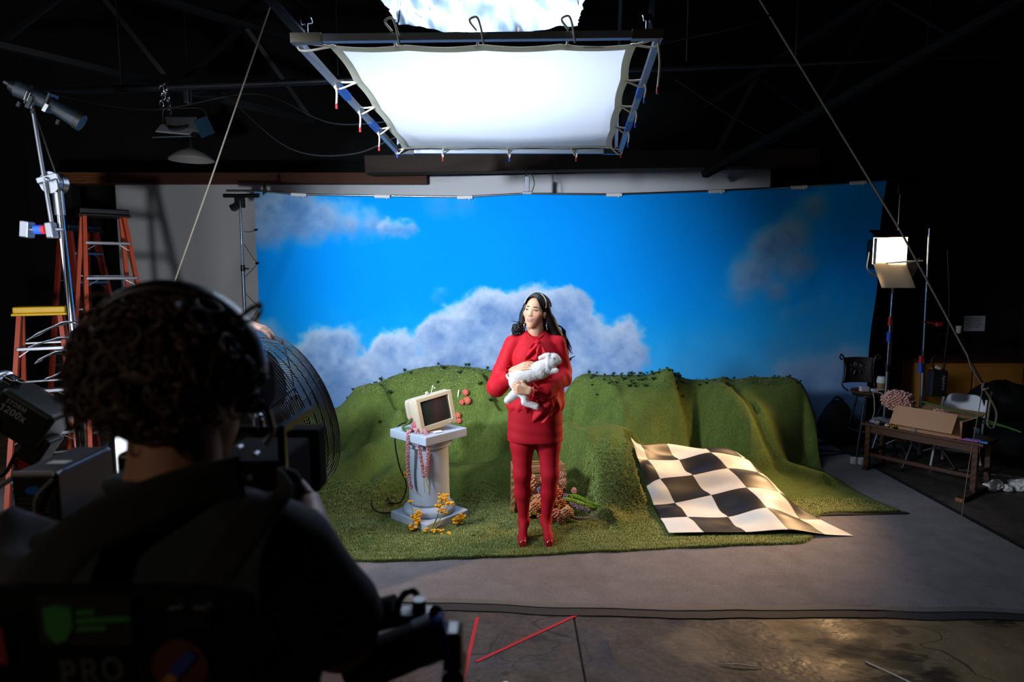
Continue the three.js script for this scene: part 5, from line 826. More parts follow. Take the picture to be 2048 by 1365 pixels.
// ------------------------------------------------------------------ lamp head, control box, bounce, silver prop on the operator's far side
{
  const t = thing('monolight_head', 'black daylight lamp head marked STORM 1200x on a stand', 'lamp head', [-1.87, 1.38, -2.42]);
  const body = new THREE.Group(); body.name = 'housing_group'; body.rotation.set(0, 0.1, -0.62); body.scale.setScalar(0.84); t.add(body);
  add('housing', [rbox(0.25, 0.19, 0.2, 0.025, [0.065, 0, 0])], mat(0x121417, 0.5), body);
  add('reflector_ring', [rod([-0.06, 0, 0], [-0.13, 0, 0], 0.09, 0.1, 30), T(new THREE.TorusGeometry(0.1, 0.014, 8, 36), [-0.13, 0, 0], [0, PI / 2, 0])], metal(0xb8bcc2, 0.3), body);
  add('latch', [rbox(0.05, 0.03, 0.06, 0.008, [-0.08, 0.105, 0.02]), rbox(0.03, 0.03, 0.03, 0.006, [-0.04, 0.115, 0.03])], CHROME, body);
  add('lamp_lens', [T(new THREE.CylinderGeometry(0.085, 0.085, 0.012, 30), [-0.13, 0, 0], [0, 0, PI / 2])], mat(0xffffff, 0.4, { emissive: 0xf2f7ff, emissiveIntensity: 10 }), body);
  add('lettering', [T(text('STORM', 0.02, 0.001), [0.03, 0.058, 0.101]), T(text('1200x', 0.032, 0.001), [0.035, 0.022, 0.101])], mat(0x9fa3a8, 0.5), body);
  const k = add('tilt_knob', [rod([-0.02, -0.062, 0.1], [-0.02, -0.062, 0.135], 0.042, 0.04, 30)], BLKM, body);
  add('knob_ring', [T(new THREE.TorusGeometry(0.031, 0.008, 6, 30, 4.4), [-0.02, -0.062, 0.137], [0, 0, 0.6])], mat(0xb01a20, 0.4), k); add('knob_mark', [T(ext([[-0.012, -0.018], [-0.004, -0.018], [0.004, 0.006], [0.018, -0.004], [0.01, 0.014], [-0.002, 0.016]], 0.002), [-0.02, -0.062, 0.138])], WHITE, k);
  add('yoke', [tube([[-0.02, -0.062, 0.13], [-0.06, -0.2, 0.13], [-0.06, -0.24, 0], [-0.06, -0.2, -0.13], [-0.02, -0.062, -0.11]], 0.014, 7, 24)], BLKM, body);
  add('control_pod', [rbox(0.1, 0.14, 0.12, 0.015, [0.17, -0.1, 0])], BLK, body);
  add('stand_pole', [rod([-0.16, -1.33, 0], [-0.16, -0.14, 0], 0.02)], CHROME, t); add('stand_legs', [0, 1, 2].map(i => rod([-0.16, -0.8, 0], [-0.16 + Math.cos(i * 2.09) * 0.45, -1.34, Math.sin(i * 2.09) * 0.45], 0.012)), CHROME, t);
  add('head_cable', [tube([[0.02, -0.16, 0.05], [-0.02, -0.24, 0.08], [-0.1, -0.22, 0.1], [-0.14, -0.3, 0.08], [-0.1, -0.6, 0.1]], 0.007, 6, 30)], RUB, t); add('red_clip', [rbox(0.05, 0.02, 0.02, 0.005, [-0.06, -0.13, 0.09], [0, 0, 0.3]), rbox(0.07, 0.05, 0.02, 0.006, [0.03, -0.2, 0.03], [0, 0, 0.5])], REDT, t);
}
{
  const cart = thing('equipment_cart', 'black rolling cart carrying the vented control box', 'cart', [-1.1, 0, -1.55]);
  add('tray', [rbox(0.34, 0.025, 0.3, 0.01, [0, 1.29, 0])], BLK, cart); add('lower_shelf', [rbox(0.34, 0.025, 0.3, 0.01, [0, 0.25, 0])], BLK, cart);
  for (const x of [-0.15, 0.15]) for (const z of [-0.13, 0.13]) { add('leg', [rod([x, 0.06, z], [x, 1.29, z], 0.011)], STEEL, cart); add('wheel', [T(new THREE.CylinderGeometry(0.035, 0.035, 0.02, 18), [x, 0.035, z], [0, 0, PI / 2])], RUB, cart); }
  const t = thing('control_box', 'black vented lamp control box with a blue badge on the cart', 'control box', [-1.1, 1.303, -1.56], 0.05); t.scale.setScalar(0.9);
  add('case', [rbox(0.115, 0.145, 0.26, 0.014, [0, 0.073, 0])], mat(0x17191c, 0.45), t); add('top_trim', [rod([-0.05, 0.143, 0.128], [0.05, 0.143, 0.128], 0.007)], mat(0x9a9ca0, 0.35), t);
  add('top_sticker', [box(0.05, 0.002, 0.03, [0.01, 0.147, 0.04])], WHITE, t); add('badge', [T(new THREE.CylinderGeometry(0.02, 0.02, 0.003, 24), [0, 0.1, 0.131], [PI / 2, 0, 0], [1, 1, 0.55])], mat(0x1560b0, 0.5), t);
  for (let i = 0; i < 6; i++) add('vent_slat', [rbox(0.08, 0.005, 0.004, 0.001, [0, 0.078 - i * 0.012, 0.131])], mat(0x2b2d30, 0.5), t);
  add('blue_edge', [rbox(0.006, 0.006, 0.2, 0.002, [0.058, 0.143, 0.0])], mat(0x3a78b8, 0.4), t);
  add('power_cable', [tube([[0.05, 0.13, 0.13], [0.02, 0.09, 0.15], [0.0, 0.03, 0.14], [-0.04, 0.0, 0.16]], 0.006, 6, 20)], mat(0x6a6c70, 0.6), t); add('red_plug', [rbox(0.045, 0.045, 0.03, 0.008, [0.015, 0.02, 0.15], [0, 0, 0.6])], REDT, t);
  single('loose_cable', tube([[-1.25, 1.38, -1.6], [-1.6, 1.2, -1.75], [-1.9, 1.2, -2.0], [-2.05, 0.7, -2.2], [-2.0, 0.03, -2.3], [-1.6, 0.015, -2.2]], 0.007, 6, 50), mat(0x77797c, 0.6), 'grey cable looping from the control box towards the lamp head', 'cable');
}
{ // glowing soft panel that keys the set from its low side
  const t = thing('soft_panel_light', 'bright white soft panel standing behind the operator neck', 'soft light', [-1.98, 0, -3.62], 0.62);
  add('glowing_fabric', [rbox(0.62, 1.0, 0.01, 0.004, [0.05, 1.12, 0.085])], mat(0xffffff, 0.8, { emissive: 0xeaf3ff, emissiveIntensity: 1.3 }), t);
  add('softbox_shell', [patch(4, 1, (u, v) => { const k = [[-0.27, 0.61], [0.37, 0.61], [0.37, 1.63], [-0.27, 1.63], [-0.27, 0.61]][Math.round(u * 4)], s = lerp(1, 0.45, v); return [0.05 + (k[0] - 0.05) * s, 1.12 + (k[1] - 1.12) * s, lerp(0.08, -0.28, v)]; }, 0.006), rbox(0.3, 0.46, 0.02, 0.01, [0.05, 1.12, -0.28])], mat(0x3c3d40, 0.8), t);
  add('stand_pole', [rod([0.05, 0.02, -0.2], [0.05, 1.0, -0.2], 0.016)], STEEL, t); add('stand_legs', [0, 1, 2].map(i => rod([0.05, 0.5, -0.2], [0.05 + Math.cos(i * 2.09 + 0.6) * 0.3, 0.012, -0.2 + Math.sin(i * 2.09 + 0.6) * 0.3], 0.01)), STEEL, t);
}
{ // silver claw like prop
  const t = thing('silver_claw_prop', 'chrome skeletal claw prop with long curved fingers by the chrome stand', 'prop', [-1.74, 1.5, -2.62]);
  for (const [pts] of [[[[0.06, 0.13, 0], [-0.02, 0.19, 0.02], [-0.1, 0.17, 0.03], [-0.19, 0.12, 0.05]]], [[[0.06, 0.1, 0.01], [-0.02, 0.13, 0.05], [-0.09, 0.12, 0.06], [-0.17, 0.095, 0.07]]], [[[0.06, 0.06, 0.02], [-0.02, 0.08, 0.06], [-0.1, 0.06, 0.07], [-0.15, 0.03, 0.07]]], [[[0.06, 0.0, 0.02], [-0.01, 0.01, 0.05], [-0.08, -0.02, 0.06], [-0.13, -0.04, 0.06]]], [[[0.06, -0.05, 0.02], [0.0, -0.06, 0.04], [-0.05, -0.09, 0.05]]], [[[0.07, -0.12, 0.02], [0.02, -0.13, 0.04], [-0.02, -0.15, 0.05]]]]) { const c = new THREE.CatmullRomCurve3(pts.map(p => V(...p))), P = c.getPoints(24); add('claw', [tube(P, q => 0.008 * (1 - 0.75 * q) + 0.004 * 0.8 * Math.exp(-1 * ((((q % 0.34) - 0.17) / 0.05) ** 2)), 8)], CHROME, t); }
  add('wrist_plate', [rbox(0.09, 0.3, 0.05, 0.02, [0.09, 0.02, 0.0])], GREYM, t); add('red_jewel', [sph(0.02, [0.0, 0.15, 0.05], [1, 0.7, 0.6])], mat(0x8a1a22, 0.2), t);
  add('mount_rod', [rod([0.09, -1.48, 0], [0.09, 0, 0], 0.012)], STEEL, t); add('mount_base', [cyl(0.13, 0.15, 0.02, [0.09, -1.49, 0])], STEEL, t);
}
// ------------------------------------------------------------------ tungsten lamp corner
{
  const s = stand('lamp_stand', 'chrome stand with red and blue tape bands under the lit tungsten lamp', 3.76, -6.45, 1.8, 0.005, 0.24, 0.95);
  add('red_tape_band', [rod([0.0, 1.36, 0], [0.0, 1.45, 0], 0.0185)], REDT, s); add('blue_tape_band', [rod([0, 1.2, 0], [0, 1.3, 0], 0.0235)], BLUET, s);
  const t = thing('tungsten_lamp', 'lit tungsten lamp with silver barn doors and warm glow', 'lamp', [3.74, 2.07, -6.42]);
  const W = mat(0xb8b4ac, 0.45, { metalness: 0.5 });
  add('housing', [rbox(0.3, 0.3, 0.2, 0.03, [0.0, 0.0, -0.14]), rbox(0.1, 0.05, 0.1, 0.02, [0, -0.19, -0.1])], BLKM, t);
  add('lamp_face', [rbox(0.3, 0.26, 0.012, 0.004, [-0.03, 0.03, -0.02], [0, -0.25, 0])], mat(0xffffff, 0.5, { emissive: 0xffdca8, emissiveIntensity: 7 }), t);
  add('barn_door', [patch(8, 8, (u, v) => [lerp(-0.19, 0.13, u), lerp(-0.09, -0.33, v), lerp(-0.02, 0.16, v) + 0.01 * Math.sin(u * 9)], 0.004)], mat(0xe4dccc, 0.9, { transmission: 0.6, thickness: 0 }), t);
  add('barn_door', [ext([[0.13, -0.1], [0.3, -0.04], [0.24, -0.2], [0.18, -0.27]], 0.004, { p: [0, 0, 0.05], r: [0, 0.3, 0] })], W, t);
  add('barn_door', [patch(4, 4, (u, v) => [lerp(-0.19, -0.23, u), lerp(-0.1, 0.15, v), lerp(-0.02, 0.1, u)], 0.003)], W, t); add('barn_door', [patch(4, 4, (u, v) => [lerp(-0.18, 0.12, u), lerp(0.16, 0.24, v) , lerp(-0.02, -0.14, v)], 0.003)], mat(0x303236, 0.5, { metalness: 0.5 }), t);
  add('yoke', [tube([[-0.17, 0.02, -0.14], [-0.18, -0.16, -0.12], [0, -0.25, -0.08], [0.17, -0.16, -0.12], [0.17, 0.02, -0.14]], 0.01, 7, 24)], STEEL, t); add('cone_mount', [lathe([[0.09, 0], [0.03, -0.07], [0.014, -0.1], [0.014, -0.14]], 20, [0.03, -0.25, -0.03])], mat(0x4a4640, 0.5), t);
  const s2 = stand('lamp_stand', 'grey stand with a small red clamp beside the tungsten lamp', 3.98, -6.2, 2.3, -0.02, 0.3, 1.12);
  add('side_arm', [rod([-0.09, 2.0, 0], [-0.3, 1.98, -0.25], 0.009)], STEEL, s2); add('red_clamp', [rod([-0.05, 1.42, 0], [0.06, 1.4, 0.02], 0.008), rbox(0.06, 0.04, 0.04, 0.01, [0.09, 1.395, 0.02])], REDT, s2); add('red_tape_band', [rod([-0.045, 1.02, 0], [-0.046, 1.09, 0], 0.02)], REDT, s2); add('blue_tape_band', [rod([-0.042, 0.93, 0], [-0.045, 1.02, 0], 0.024)], BLUET, s2);
  const b = thing('ballast_bag', 'black lamp ballast bag hanging on the grey stand', 'ballast', [4.05, 0, -6.12]);
  add('case', [rbox(0.15, 0.25, 0.09, 0.015, [0, 0.84, 0])], mat(0x0d0d0f, 0.7), b); add('hang_strap', [tube([[-0.03, 0.96, 0], [-0.06, 1.06, 0], [-0.02, 1.1, 0], [0.05, 1.06, 0.01], [0.055, 0.96, 0]], 0.01, 6, 24), tube([[0.05, 0.96, 0], [0.07, 1.5, 0], [0.08, 2.1, -0.1]], 0.005, 5, 16)], BLK, b); add('lettering', [T(text('Aputure', 0.026, 0.001), [0.03, 0.85, 0.046], [0, 0, -PI / 2])], mat(0x8a8c90, 0.5), b); add('white_tag', [rbox(0.05, 0.025, 0.01, 0.004, [-0.02, 0.99, 0.03], [0, 0, -0.4])], WHITE, b);
}
{ // bar stool with its oddments
  const t = thing('bar_stool', 'dark metal bar stool with rose backrest and round wooden seat', 'stool', [3.76, 0, -6.72]);
  add('seat', [lathe([[0, 0.625], [0.17, 0.625], [0.195, 0.64], [0.19, 0.66], [0, 0.665]], 36)], mat(0x6a4424, 0.5, { map: woodTex }), t);
  add('seat_ring', [tor(0.165, 0.012, [0, 0.615, 0], [PI / 2, 0, 0], 36, 6)], BLKM, t);
  for (const [x, z] of [[-0.14, 0.12], [0.14, 0.12], [-0.12, -0.12], [0.12, -0.12]]) add('leg', [rod([x * 0.7, 0.62, z * 0.7], [x * 1.45, 0.01, z * 1.45], 0.011)], BLKM, t);
  add('foot_ring', [tor(0.2, 0.008, [0, 0.25, 0], [PI / 2, 0, 0], 36, 6)], BLKM, t);
  const br = patch(20, 14, (u, v) => { const x = (u - 0.5) * 2, w = 0.155 - 0.02 * Math.sin(v * PI); return [-0.05 + x * w, lerp(0.71, 0.985, v), -0.16 - 0.05 * (1 - x * x)]; }, 0.006); add('backrest_panel', br, mat(0x141112, 0.6), t);
  add('backrest_frame', [-1, 1].map(s => tube([[-0.05 + s * 0.12, 0.63, -0.12], [-0.05 + s * 0.17, 0.68, -0.15], [-0.05 + s * 0.155, 0.84, -0.16], [-0.05 + s * 0.17, 0.985, -0.16], [-0.05 + s * 0.205, 1.02, -0.15], [-0.05 + s * 0.215, 0.985, -0.15], [-0.05 + s * 0.19, 0.965, -0.15]], 0.009, 7, 36)), BLKM, t);
  const rose = []; for (let i = 0; i < 7; i++) rose.push(tor(0.012 + i * 0.005, 0.003, [-0.05 + 0.004 * Math.cos(i), 0.905 + 0.004 * Math.sin(i), -0.195 + 0.002 * i * 0], [0, 0, i], 18, 5)); for (const a of [0.5, 2.6, 3.6, 4.4, 5.2, 5.9]) rose.push(T(new THREE.SphereGeometry(1, 10, 6), [-0.05 + Math.cos(a) * 0.075, 0.87 + Math.sin(a) * 0.05, -0.194], [0, 0, a], [0.035, 0.012, 0.004])); add('rose_ornament', rose, metal(0x6a6a6e, 0.5), t);
  const cup = thing('coffee_cup', 'white lidded paper coffee cup with brown sleeve on the stool', 'cup', [3.83, 0.666, -6.66]);
  add('cup_body', [lathe([[0, 0], [0.031, 0], [0.041, 0.11], [0.038, 0.11], [0, 0.01]], 26)], mat(0x9c7a58, 0.8), cup); add('cup_lid', [lathe([[0.0, 0.15], [0.034, 0.15], [0.038, 0.14], [0.043, 0.115], [0.045, 0.085], [0.042, 0.085]], 26)], WHITE, cup);
  const bx = single('small_box', [rbox(0.085, 0.05, 0.05, 0.004, [0, 0.025, 0])], mat(0xc9bfc4, 0.6), 'small pale pink carton on the wooden stool seat', 'carton', undefined, [3.64, 0.666, -6.63], 0.1);
  const ch = thing('phone_charger', 'white charger with looped white cord hanging off the stool', 'charger', [3.73, 0.666, -6.6]); add('plug', [rbox(0.06, 0.03, 0.05, 0.01, [0, 0.016, 0])], mat(0xcfd2d0, 0.5), ch); add('cord', [tube([[0.03, 0.02, 0.02], [0.08, 0.03, 0.05], [0.09, -0.05, 0.13], [0.03, -0.07, 0.14], [0.02, 0.0, 0.1], [-0.04, 0.005, 0.06], [-0.07, -0.05, 0.13], [-0.06, -0.18, 0.13], [-0.07, -0.25, 0.12]], 0.0045, 6, 60)], mat(0xc4c4c0, 0.6), ch);
  single('orange_tape', [T(new THREE.CylinderGeometry(0.035, 0.035, 0.02, 20), [0, 0.011, 0])], mat(0xd07a18, 0.5), 'small orange tape roll at the edge of the stool seat', 'tape', undefined, [3.87, 0.664, -6.74]);
  const bp = thing('backpack', 'black backpack slumped on the floor behind the stool', 'backpack', [3.58, 0.008, -7.05]); add('pack', sdf([E([0, 0.2, 0], [0.2, 0.2, 0.13], 0.04), E([0.02, 0.36, -0.02], [0.13, 0.12, 0.1], 0.06), E([0.0, 0.12, 0.1], [0.14, 0.1, 0.06], 0.03)], 0.016, 0.03), mat(0x0c0d0f, 0.8), bp); add('strap', [tube([[-0.08, 0.46, 0.04], [-0.02, 0.52, 0.02], [0.06, 0.48, 0.02]], 0.012, 6, 14), tube([[0.12, 0.36, 0.08], [0.2, 0.22, 0.1], [0.17, 0.06, 0.1]], 0.014, 6, 16)], BLK, bp);
}
{ // bench and what lies on it
  const A = V(3.36, 0, -6.25), Bv = V(3.93, 0, -5.47), ang = Math.atan2(Bv.x - A.x, Bv.z - A.z), len = A.distanceTo(Bv);
  const t = thing('wooden_bench', 'dark stained wooden bench cluttered with props', 'bench', [3.77, 0.0, -5.8], ang - PI / 2); // local x along bench
  add('seat_plank', [rbox(1.0, 0.028, 0.36, 0.006, [0, 0.446, -0.02])], DWOOD, t); add('apron', [box(0.94, 0.06, 0.022, [0, 0.4, 0.13])], DWOOD, t); add('apron', [box(0.94, 0.06, 0.022, [0, 0.4, -0.17])], DWOOD, t);
  for (const x of [-0.44, 0.44]) for (const z of [0.13, -0.17]) add('leg', [rbox(0.045, 0.4, 0.045, 0.006, [x, 0.232, z])], DWOOD, t);
  for (const z of [0.13]) add('stretcher', [box(0.84, 0.032, 0.02, [0, 0.16, z])], DWOOD, t); add('stretcher', [box(0.02, 0.032, 0.26, [-0.44, 0.18, -0.02])], DWOOD, t); add('stretcher', [box(0.02, 0.032, 0.26, [0.44, 0.18, -0.02])], DWOOD, t);
  add('foot_runner', [rbox(0.06, 0.035, 0.8, 0.006, [0.44, 0.0185, 0.02])], mat(0x6e4424, 0.6, { map: woodTex }), t); add('foot_runner', [rbox(0.05, 0.03, 0.4, 0.006, [-0.44, 0.016, -0.02])], DWOOD, t);
  add('end_grain', [rbox(0.056, 0.032, 0.006, 0.002, [0.44, 0.0185, 0.42])], PINE, t);
  const put = (x, y, z) => t.localToWorld(V(x, y, z)).toArray(); t.updateMatrixWorld();
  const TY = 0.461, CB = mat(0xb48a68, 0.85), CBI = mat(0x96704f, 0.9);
  const bx = thing('cardboard_box', 'open cardboard box with its front flap hanging over the bench', 'box', put(0.08, TY, 0.02), ang - PI / 2);
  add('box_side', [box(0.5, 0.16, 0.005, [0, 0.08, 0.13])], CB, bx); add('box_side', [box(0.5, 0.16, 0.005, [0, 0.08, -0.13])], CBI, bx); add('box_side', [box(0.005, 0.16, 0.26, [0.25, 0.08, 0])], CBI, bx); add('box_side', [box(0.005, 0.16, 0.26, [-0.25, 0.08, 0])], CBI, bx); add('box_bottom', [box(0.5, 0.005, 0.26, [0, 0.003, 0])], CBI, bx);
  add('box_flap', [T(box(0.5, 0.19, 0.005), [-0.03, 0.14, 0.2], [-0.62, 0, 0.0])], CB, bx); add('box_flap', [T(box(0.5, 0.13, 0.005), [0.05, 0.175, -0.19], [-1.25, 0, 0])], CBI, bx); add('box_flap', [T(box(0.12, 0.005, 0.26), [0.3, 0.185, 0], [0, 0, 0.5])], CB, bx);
  const hyd = (name, label, p, r, stem) => { const f = thing(name, label, 'flower', p); const fl = []; for (let i = 0; i < 320; i++) { const h = 1 - 2 * (i + 0.5) / 320, a = i * 2.4, s = Math.sqrt(1 - h * h), R = r * (0.84 + 0.26 * hash(i, 2)); fl.push(T(new THREE.SphereGeometry(r * 0.12, 6, 4), [Math.cos(a) * s * R * 1.15, h * R * 0.8, Math.sin(a) * s * R], [a, h, 0], [1, 0.55, 1])); } add('flower_head', [sph(r * 0.85, [0, 0, 0], [1.1, 0.75, 1], 12), ...fl], mat(0xdcaaa0, 0.85), f); add('stem', [tube(stem, 0.007, 6, 20)], mat(0x3c6a22, 0.6), f); return f; };
  hyd('hydrangea', 'large dusty pink hydrangea head on the cardboard box corner', put(-0.26, TY + 0.23, -0.02), 0.115, [[0.05, -0.05, 0], [0.2, -0.07, 0.1], [0.4, -0.1, 0.25], [0.5, -0.13, 0.33]]);
  hyd('hydrangea', 'small faded pink flower head lying inside the cardboard box', put(0.12, TY + 0.17, 0.05), 0.06, [[0.02, 0, 0], [0.15, -0.02, 0.1], [0.3, -0.03, 0.25], [0.38, -0.04, 0.35]]);
  single('flower_stem', tube([put(-0.08, TY + 0.24, -0.08), put(0.2, TY + 0.21, -0.05), put(0.6, TY + 0.15, 0.02), put(0.72, TY + 0.13, 0.05)], 0.008, 6, 20), mat(0x35601e, 0.6), 'long green flower stem sticking out over the box end', 'stem');
  // oddments along the bench edge
  single('plastic_bag', warp(sph(0.1, [0, 0, 0], [1.3, 0.35, 0.8], 20), (x, y, z) => [x * (1 + 0.2 * (fbm(x * 30, z * 30, 2) - 0.5)), Math.max(0, y + 0.02 * (fbm(x * 40, z * 40, 2) - 0.3)), z]), mat(0x8f949c, 0.3), 'crinkled clear plastic bag with a red print on the bench end', 'bag', undefined, put(-0.4, TY, -0.02), 0.4);
  const jar = (name, label, p, c, h = 0.03, r = 0.025) => { const j = thing(name, label, 'jar', p); add('jar_body', [lathe([[0, 0], [r, 0], [r, h], [r * 0.8, h], [0, h * 0.4]], 22)], mat(c, 0.2), j); add('jar_lid', [cyl(r * 1.02, r * 1.02, 0.008, [0, h + 0.005, 0])], CHROME, j); };
  jar('tin_jar', 'small silver tin on the bench below the plastic bag', put(-0.37, TY, 0.12), 0x8c8f94); jar('tin_jar', 'glass votive jar glinting in the middle of the bench edge', put(-0.04, TY, 0.14), 0x9a948a, 0.035, 0.028);
  single('white_glove', sdf([C([0, 0.012, 0], [0.06, 0.014, -0.03], 0.012, 0.009), C([0.0, 0.012, 0], [-0.02, 0.012, 0.02], 0.013, 0.012)], 0.004, 0.01), WHITE, 'crumpled white cloth scrap between the tins on the bench', 'cloth', undefined, put(-0.28, TY, 0.13));
  single('yellow_flowers', M([...Array(26).keys()].map(i => sph(0.011, [rr(-0.09, 0.09), 0.012 + rr(0, 0.012), rr(-0.03, 0.03)], [1, 0.7, 1], 8))), mat(0xa8841a, 0.7), 'loose spray of yellow blooms lying on the bench front', 'flower', undefined, put(-0.2, TY, 0.13), 0.4);
  const pen = (label, p, c, turn, l = 0.13) => { const o = thing('marker_pen', label, 'pen', p, turn); add('barrel', [rod([-l / 2, 0.008, 0], [l / 2, 0.008, 0], 0.008)], mat(c, 0.5), o); add('cap', [rod([l / 2, 0.008, 0], [l / 2 + 0.025, 0.008, 0], 0.009)], mat(c, 0.4), o); };
  pen('thin magenta stick pointing along the bench edge', put(0.12, TY, 0.14), 0xa01a60, ang - PI / 2 - 0.05, 0.14); pen('short orange pen on the bench edge', put(0.24, TY, 0.145), 0xb04a12, ang - PI / 2, 0.05); pen('purple marker at the bench corner', put(0.36, TY, 0.1), 0x7a5ac0, ang - PI / 2 + 0.15); pen('light blue marker at the bench corner', put(0.43, TY, 0.12), 0x3f86d8, ang - PI / 2 - 0.1); pen('pink marker beside the purple one', put(0.37, TY, 0.145), 0xb04aa0, ang - PI / 2 + 0.1, 0.11);
  single('scissors', [tor(0.014, 0.003, [0.0, 0.005, 0], [PI / 2, 0, 0], 16, 5), tor(0.014, 0.003, [0.012, 0.005, 0.03], [PI / 2, 0, 0], 16, 5), bar([-0.01, 0.005, 0.01], [-0.09, 0.005, 0.02], 0.008, 0.002)], STEEL, 'small open scissors lying beside the markers', 'scissors', undefined, put(0.31, TY, 0.12));
  single('glass_vase', [lathe([[0, 0], [0.03, 0], [0.045, 0.05], [0.03, 0.12], [0.035, 0.16], [0.032, 0.16], [0.026, 0.12], [0.04, 0.05], [0, 0.006]], 24)], mat(0xffffff, 0.05, { transmission: 1, thickness: 0 }), 'clear glass vase standing on the floor under the bench', 'vase', undefined, [3.72, 0.0, -6.05]);
  for (const [x, z, l] of [[3.37, -6.25, 'white tape roll on the carpet edge, nearer the grass'], [3.43, -6.23, 'white tape roll on the carpet edge, nearer the bench leg']]) single('tape_roll', [lathe([[0.024, 0], [0.031, 0], [0.031, 0.06], [0.024, 0.06], [0.024, 0]], 22)], mat(0xc8ccd0, 0.6), l, 'tape roll', undefined, [x, 0.014, z]);
}
{ // white folding chair behind the bench
  const t = thing('folding_chair', 'white plastic folding chair standing behind the bench', 'chair', [4.32, 0, -6.15], -0.75), WP = mat(0xe2e6ea, 0.5); t.scale.setScalar(0.87);
  const shell = (w, h, d) => { const s = new THREE.Shape(), r = 0.07; s.moveTo(-w + r, -h); s.lineTo(w - r, -h); s.quadraticCurveTo(w, -h, w, -h + r); s.lineTo(w * 0.86, h - r); s.quadraticCurveTo(w * 0.8, h, w * 0.8 - r, h); s.lineTo(-w * 0.8 + r, h); s.quadraticCurveTo(-w * 0.8, h, -w * 0.86, h - r); s.lineTo(-w, -h + r); s.quadraticCurveTo(-w, -h, -w + r, -h); return new THREE.ExtrudeGeometry(s, { depth: d, bevelEnabled: true, bevelSize: 0.008, bevelThickness: 0.008, bevelSegments: 2 }); };
  add('backrest', [T(shell(0.19, 0.1, 0.012), [0, 0.7, -0.2], [-0.2, 0, 0])], WP, t); add('seat', [T(shell(0.19, 0.17, 0.015), [0, 0.42, 0.0], [-PI / 2 + 0.06, 0, 0])], WP, t);
  for (const s of [-1, 1]) { add('leg', [rod([s * 0.2, 0.76, -0.21], [s * 0.21, 0.015, 0.24], 0.012)], WP, t); add('leg', [rod([s * 0.17, 0.44, 0.06], [s * 0.18, 0.015, -0.28], 0.012)], WP, t); for (const z of [0.24, -0.28]) add('foot', [sph(0.018, [s * (z > 0 ? 0.21 : 0.18), 0.018, z])], WP, t); }
  add('cross_bar', [rod([-0.2, 0.22, 0.115], [0.2, 0.22, 0.115], 0.01)], WP, t); add('cross_bar', [rod([-0.175, 0.16, -0.16], [0.175, 0.16, -0.16], 0.01)], WP, t);
}
{ // crumpled paper, sacks, cables
  const crum = (label, x, z, r, k) => single('crumpled_paper', warp(T(new THREE.IcosahedronGeometry(r, 3)), (a, b, c) => { const n = 0.6 + 0.75 * Math.abs(fbm(a * 26 + k, b * 26 + c * 19, 2) - 0.2) + 0.25 * hash(Math.round(a * 60), Math.round(b * 60), k); return [a * n * 1.15, Math.max(-r * 0.6, b * n * 0.85), c * n]; }), mat(0xe6e6e2, 0.85), label, 'paper', undefined, [x, r * 0.62, z]);
  crum('large crumpled white paper ball on the floor, nearer the bench runner', 4.2, -5.5, 0.065, 3); crum('small crumpled white paper between the two larger balls', 4.3, -5.47, 0.045, 8); crum('crumpled white paper ball at the edge of the dark sacks', 4.42, -5.5, 0.07, 13);
  const sk = (label, p, r, c) => single('dark_sack', warp(sph(1, [0, 0, 0], r, 30), (a, b, d) => { const n = 1 + 0.3 * (fbm(a * 9, b * 9 + d * 7, 3) - 0.5); return [a * n, b * n, d * n]; }), mat(c, 0.6), label, 'sack', undefined, p);
  sk('bulging black plastic sack by the wooden cabinet', [5.1, 0.36, -6.7], [0.38, 0.4, 0.3], 0x141517); sk('lower grey plastic sack slumped on the floor', [4.95, 0.2, -6.2], [0.3, 0.22, 0.24], 0x1b1c1f);
  single('red_tag', [rbox(0.07, 0.015, 0.03, 0.006, [0, 0, 0]), rbox(0.03, 0.05, 0.03, 0.006, [0.03, -0.03, 0])], mat(0xa81a30, 0.5), 'small red and white tag on the black sack', 'tag', undefined, [4.68, 0.41, -6.42]);
  for (let i = 0; i < 5; i++) single('floor_cable', tube([...Array(7).keys()].map(k => [3.2 + k * 0.35 + rr(-0.1, 0.1), 0.016, -7.1 + i * 0.12 + 0.12 * Math.sin(k * 1.3 + i * 2)]), 0.008, 5, 40), RUB, ['black cable snaking behind the stool, uppermost of the five', 'black cable snaking behind the stool, second from the wall', 'black cable snaking behind the stool, third from the wall', 'black cable snaking behind the stool, fourth from the wall', 'black cable behind the stool, lowest of the five'][i], 'cable');
  for (let i = 0; i < 3; i++) single('floor_cable', tube([[4.2 + i * 0.2, 0.01, -6.1], [4.7, 0.01, -5.8 + i * 0.15], [5.2, 0.01, -5.6 + i * 0.2], [5.6, 0.01, -5.1 + i * 0.1]], 0.008, 5, 30), i ? RUB : mat(0x55504a, 0.7), ['pale cable running off past the crumpled paper', 'black cable under the sacks, inner one', 'black cable under the sacks, outer one'][i], 'cable');
  for (let i = 0; i < 3; i++) single('floor_cable', tube([[-3.4 + i * 0.15, 0.016, -4.4], [-2.9, 0.016, -4.0 + i * 0.25], [-2.6 + i * 0.2, 0.02, -3.3], [-3.1, 0.018, -2.6 + i * 0.2]], 0.008, 5, 30), RUB, ['black cable on the floor by the short ladder, inner', 'black cable on the floor by the short ladder, middle', 'black cable on the floor by the short ladder, outer'][i], 'cable');
}
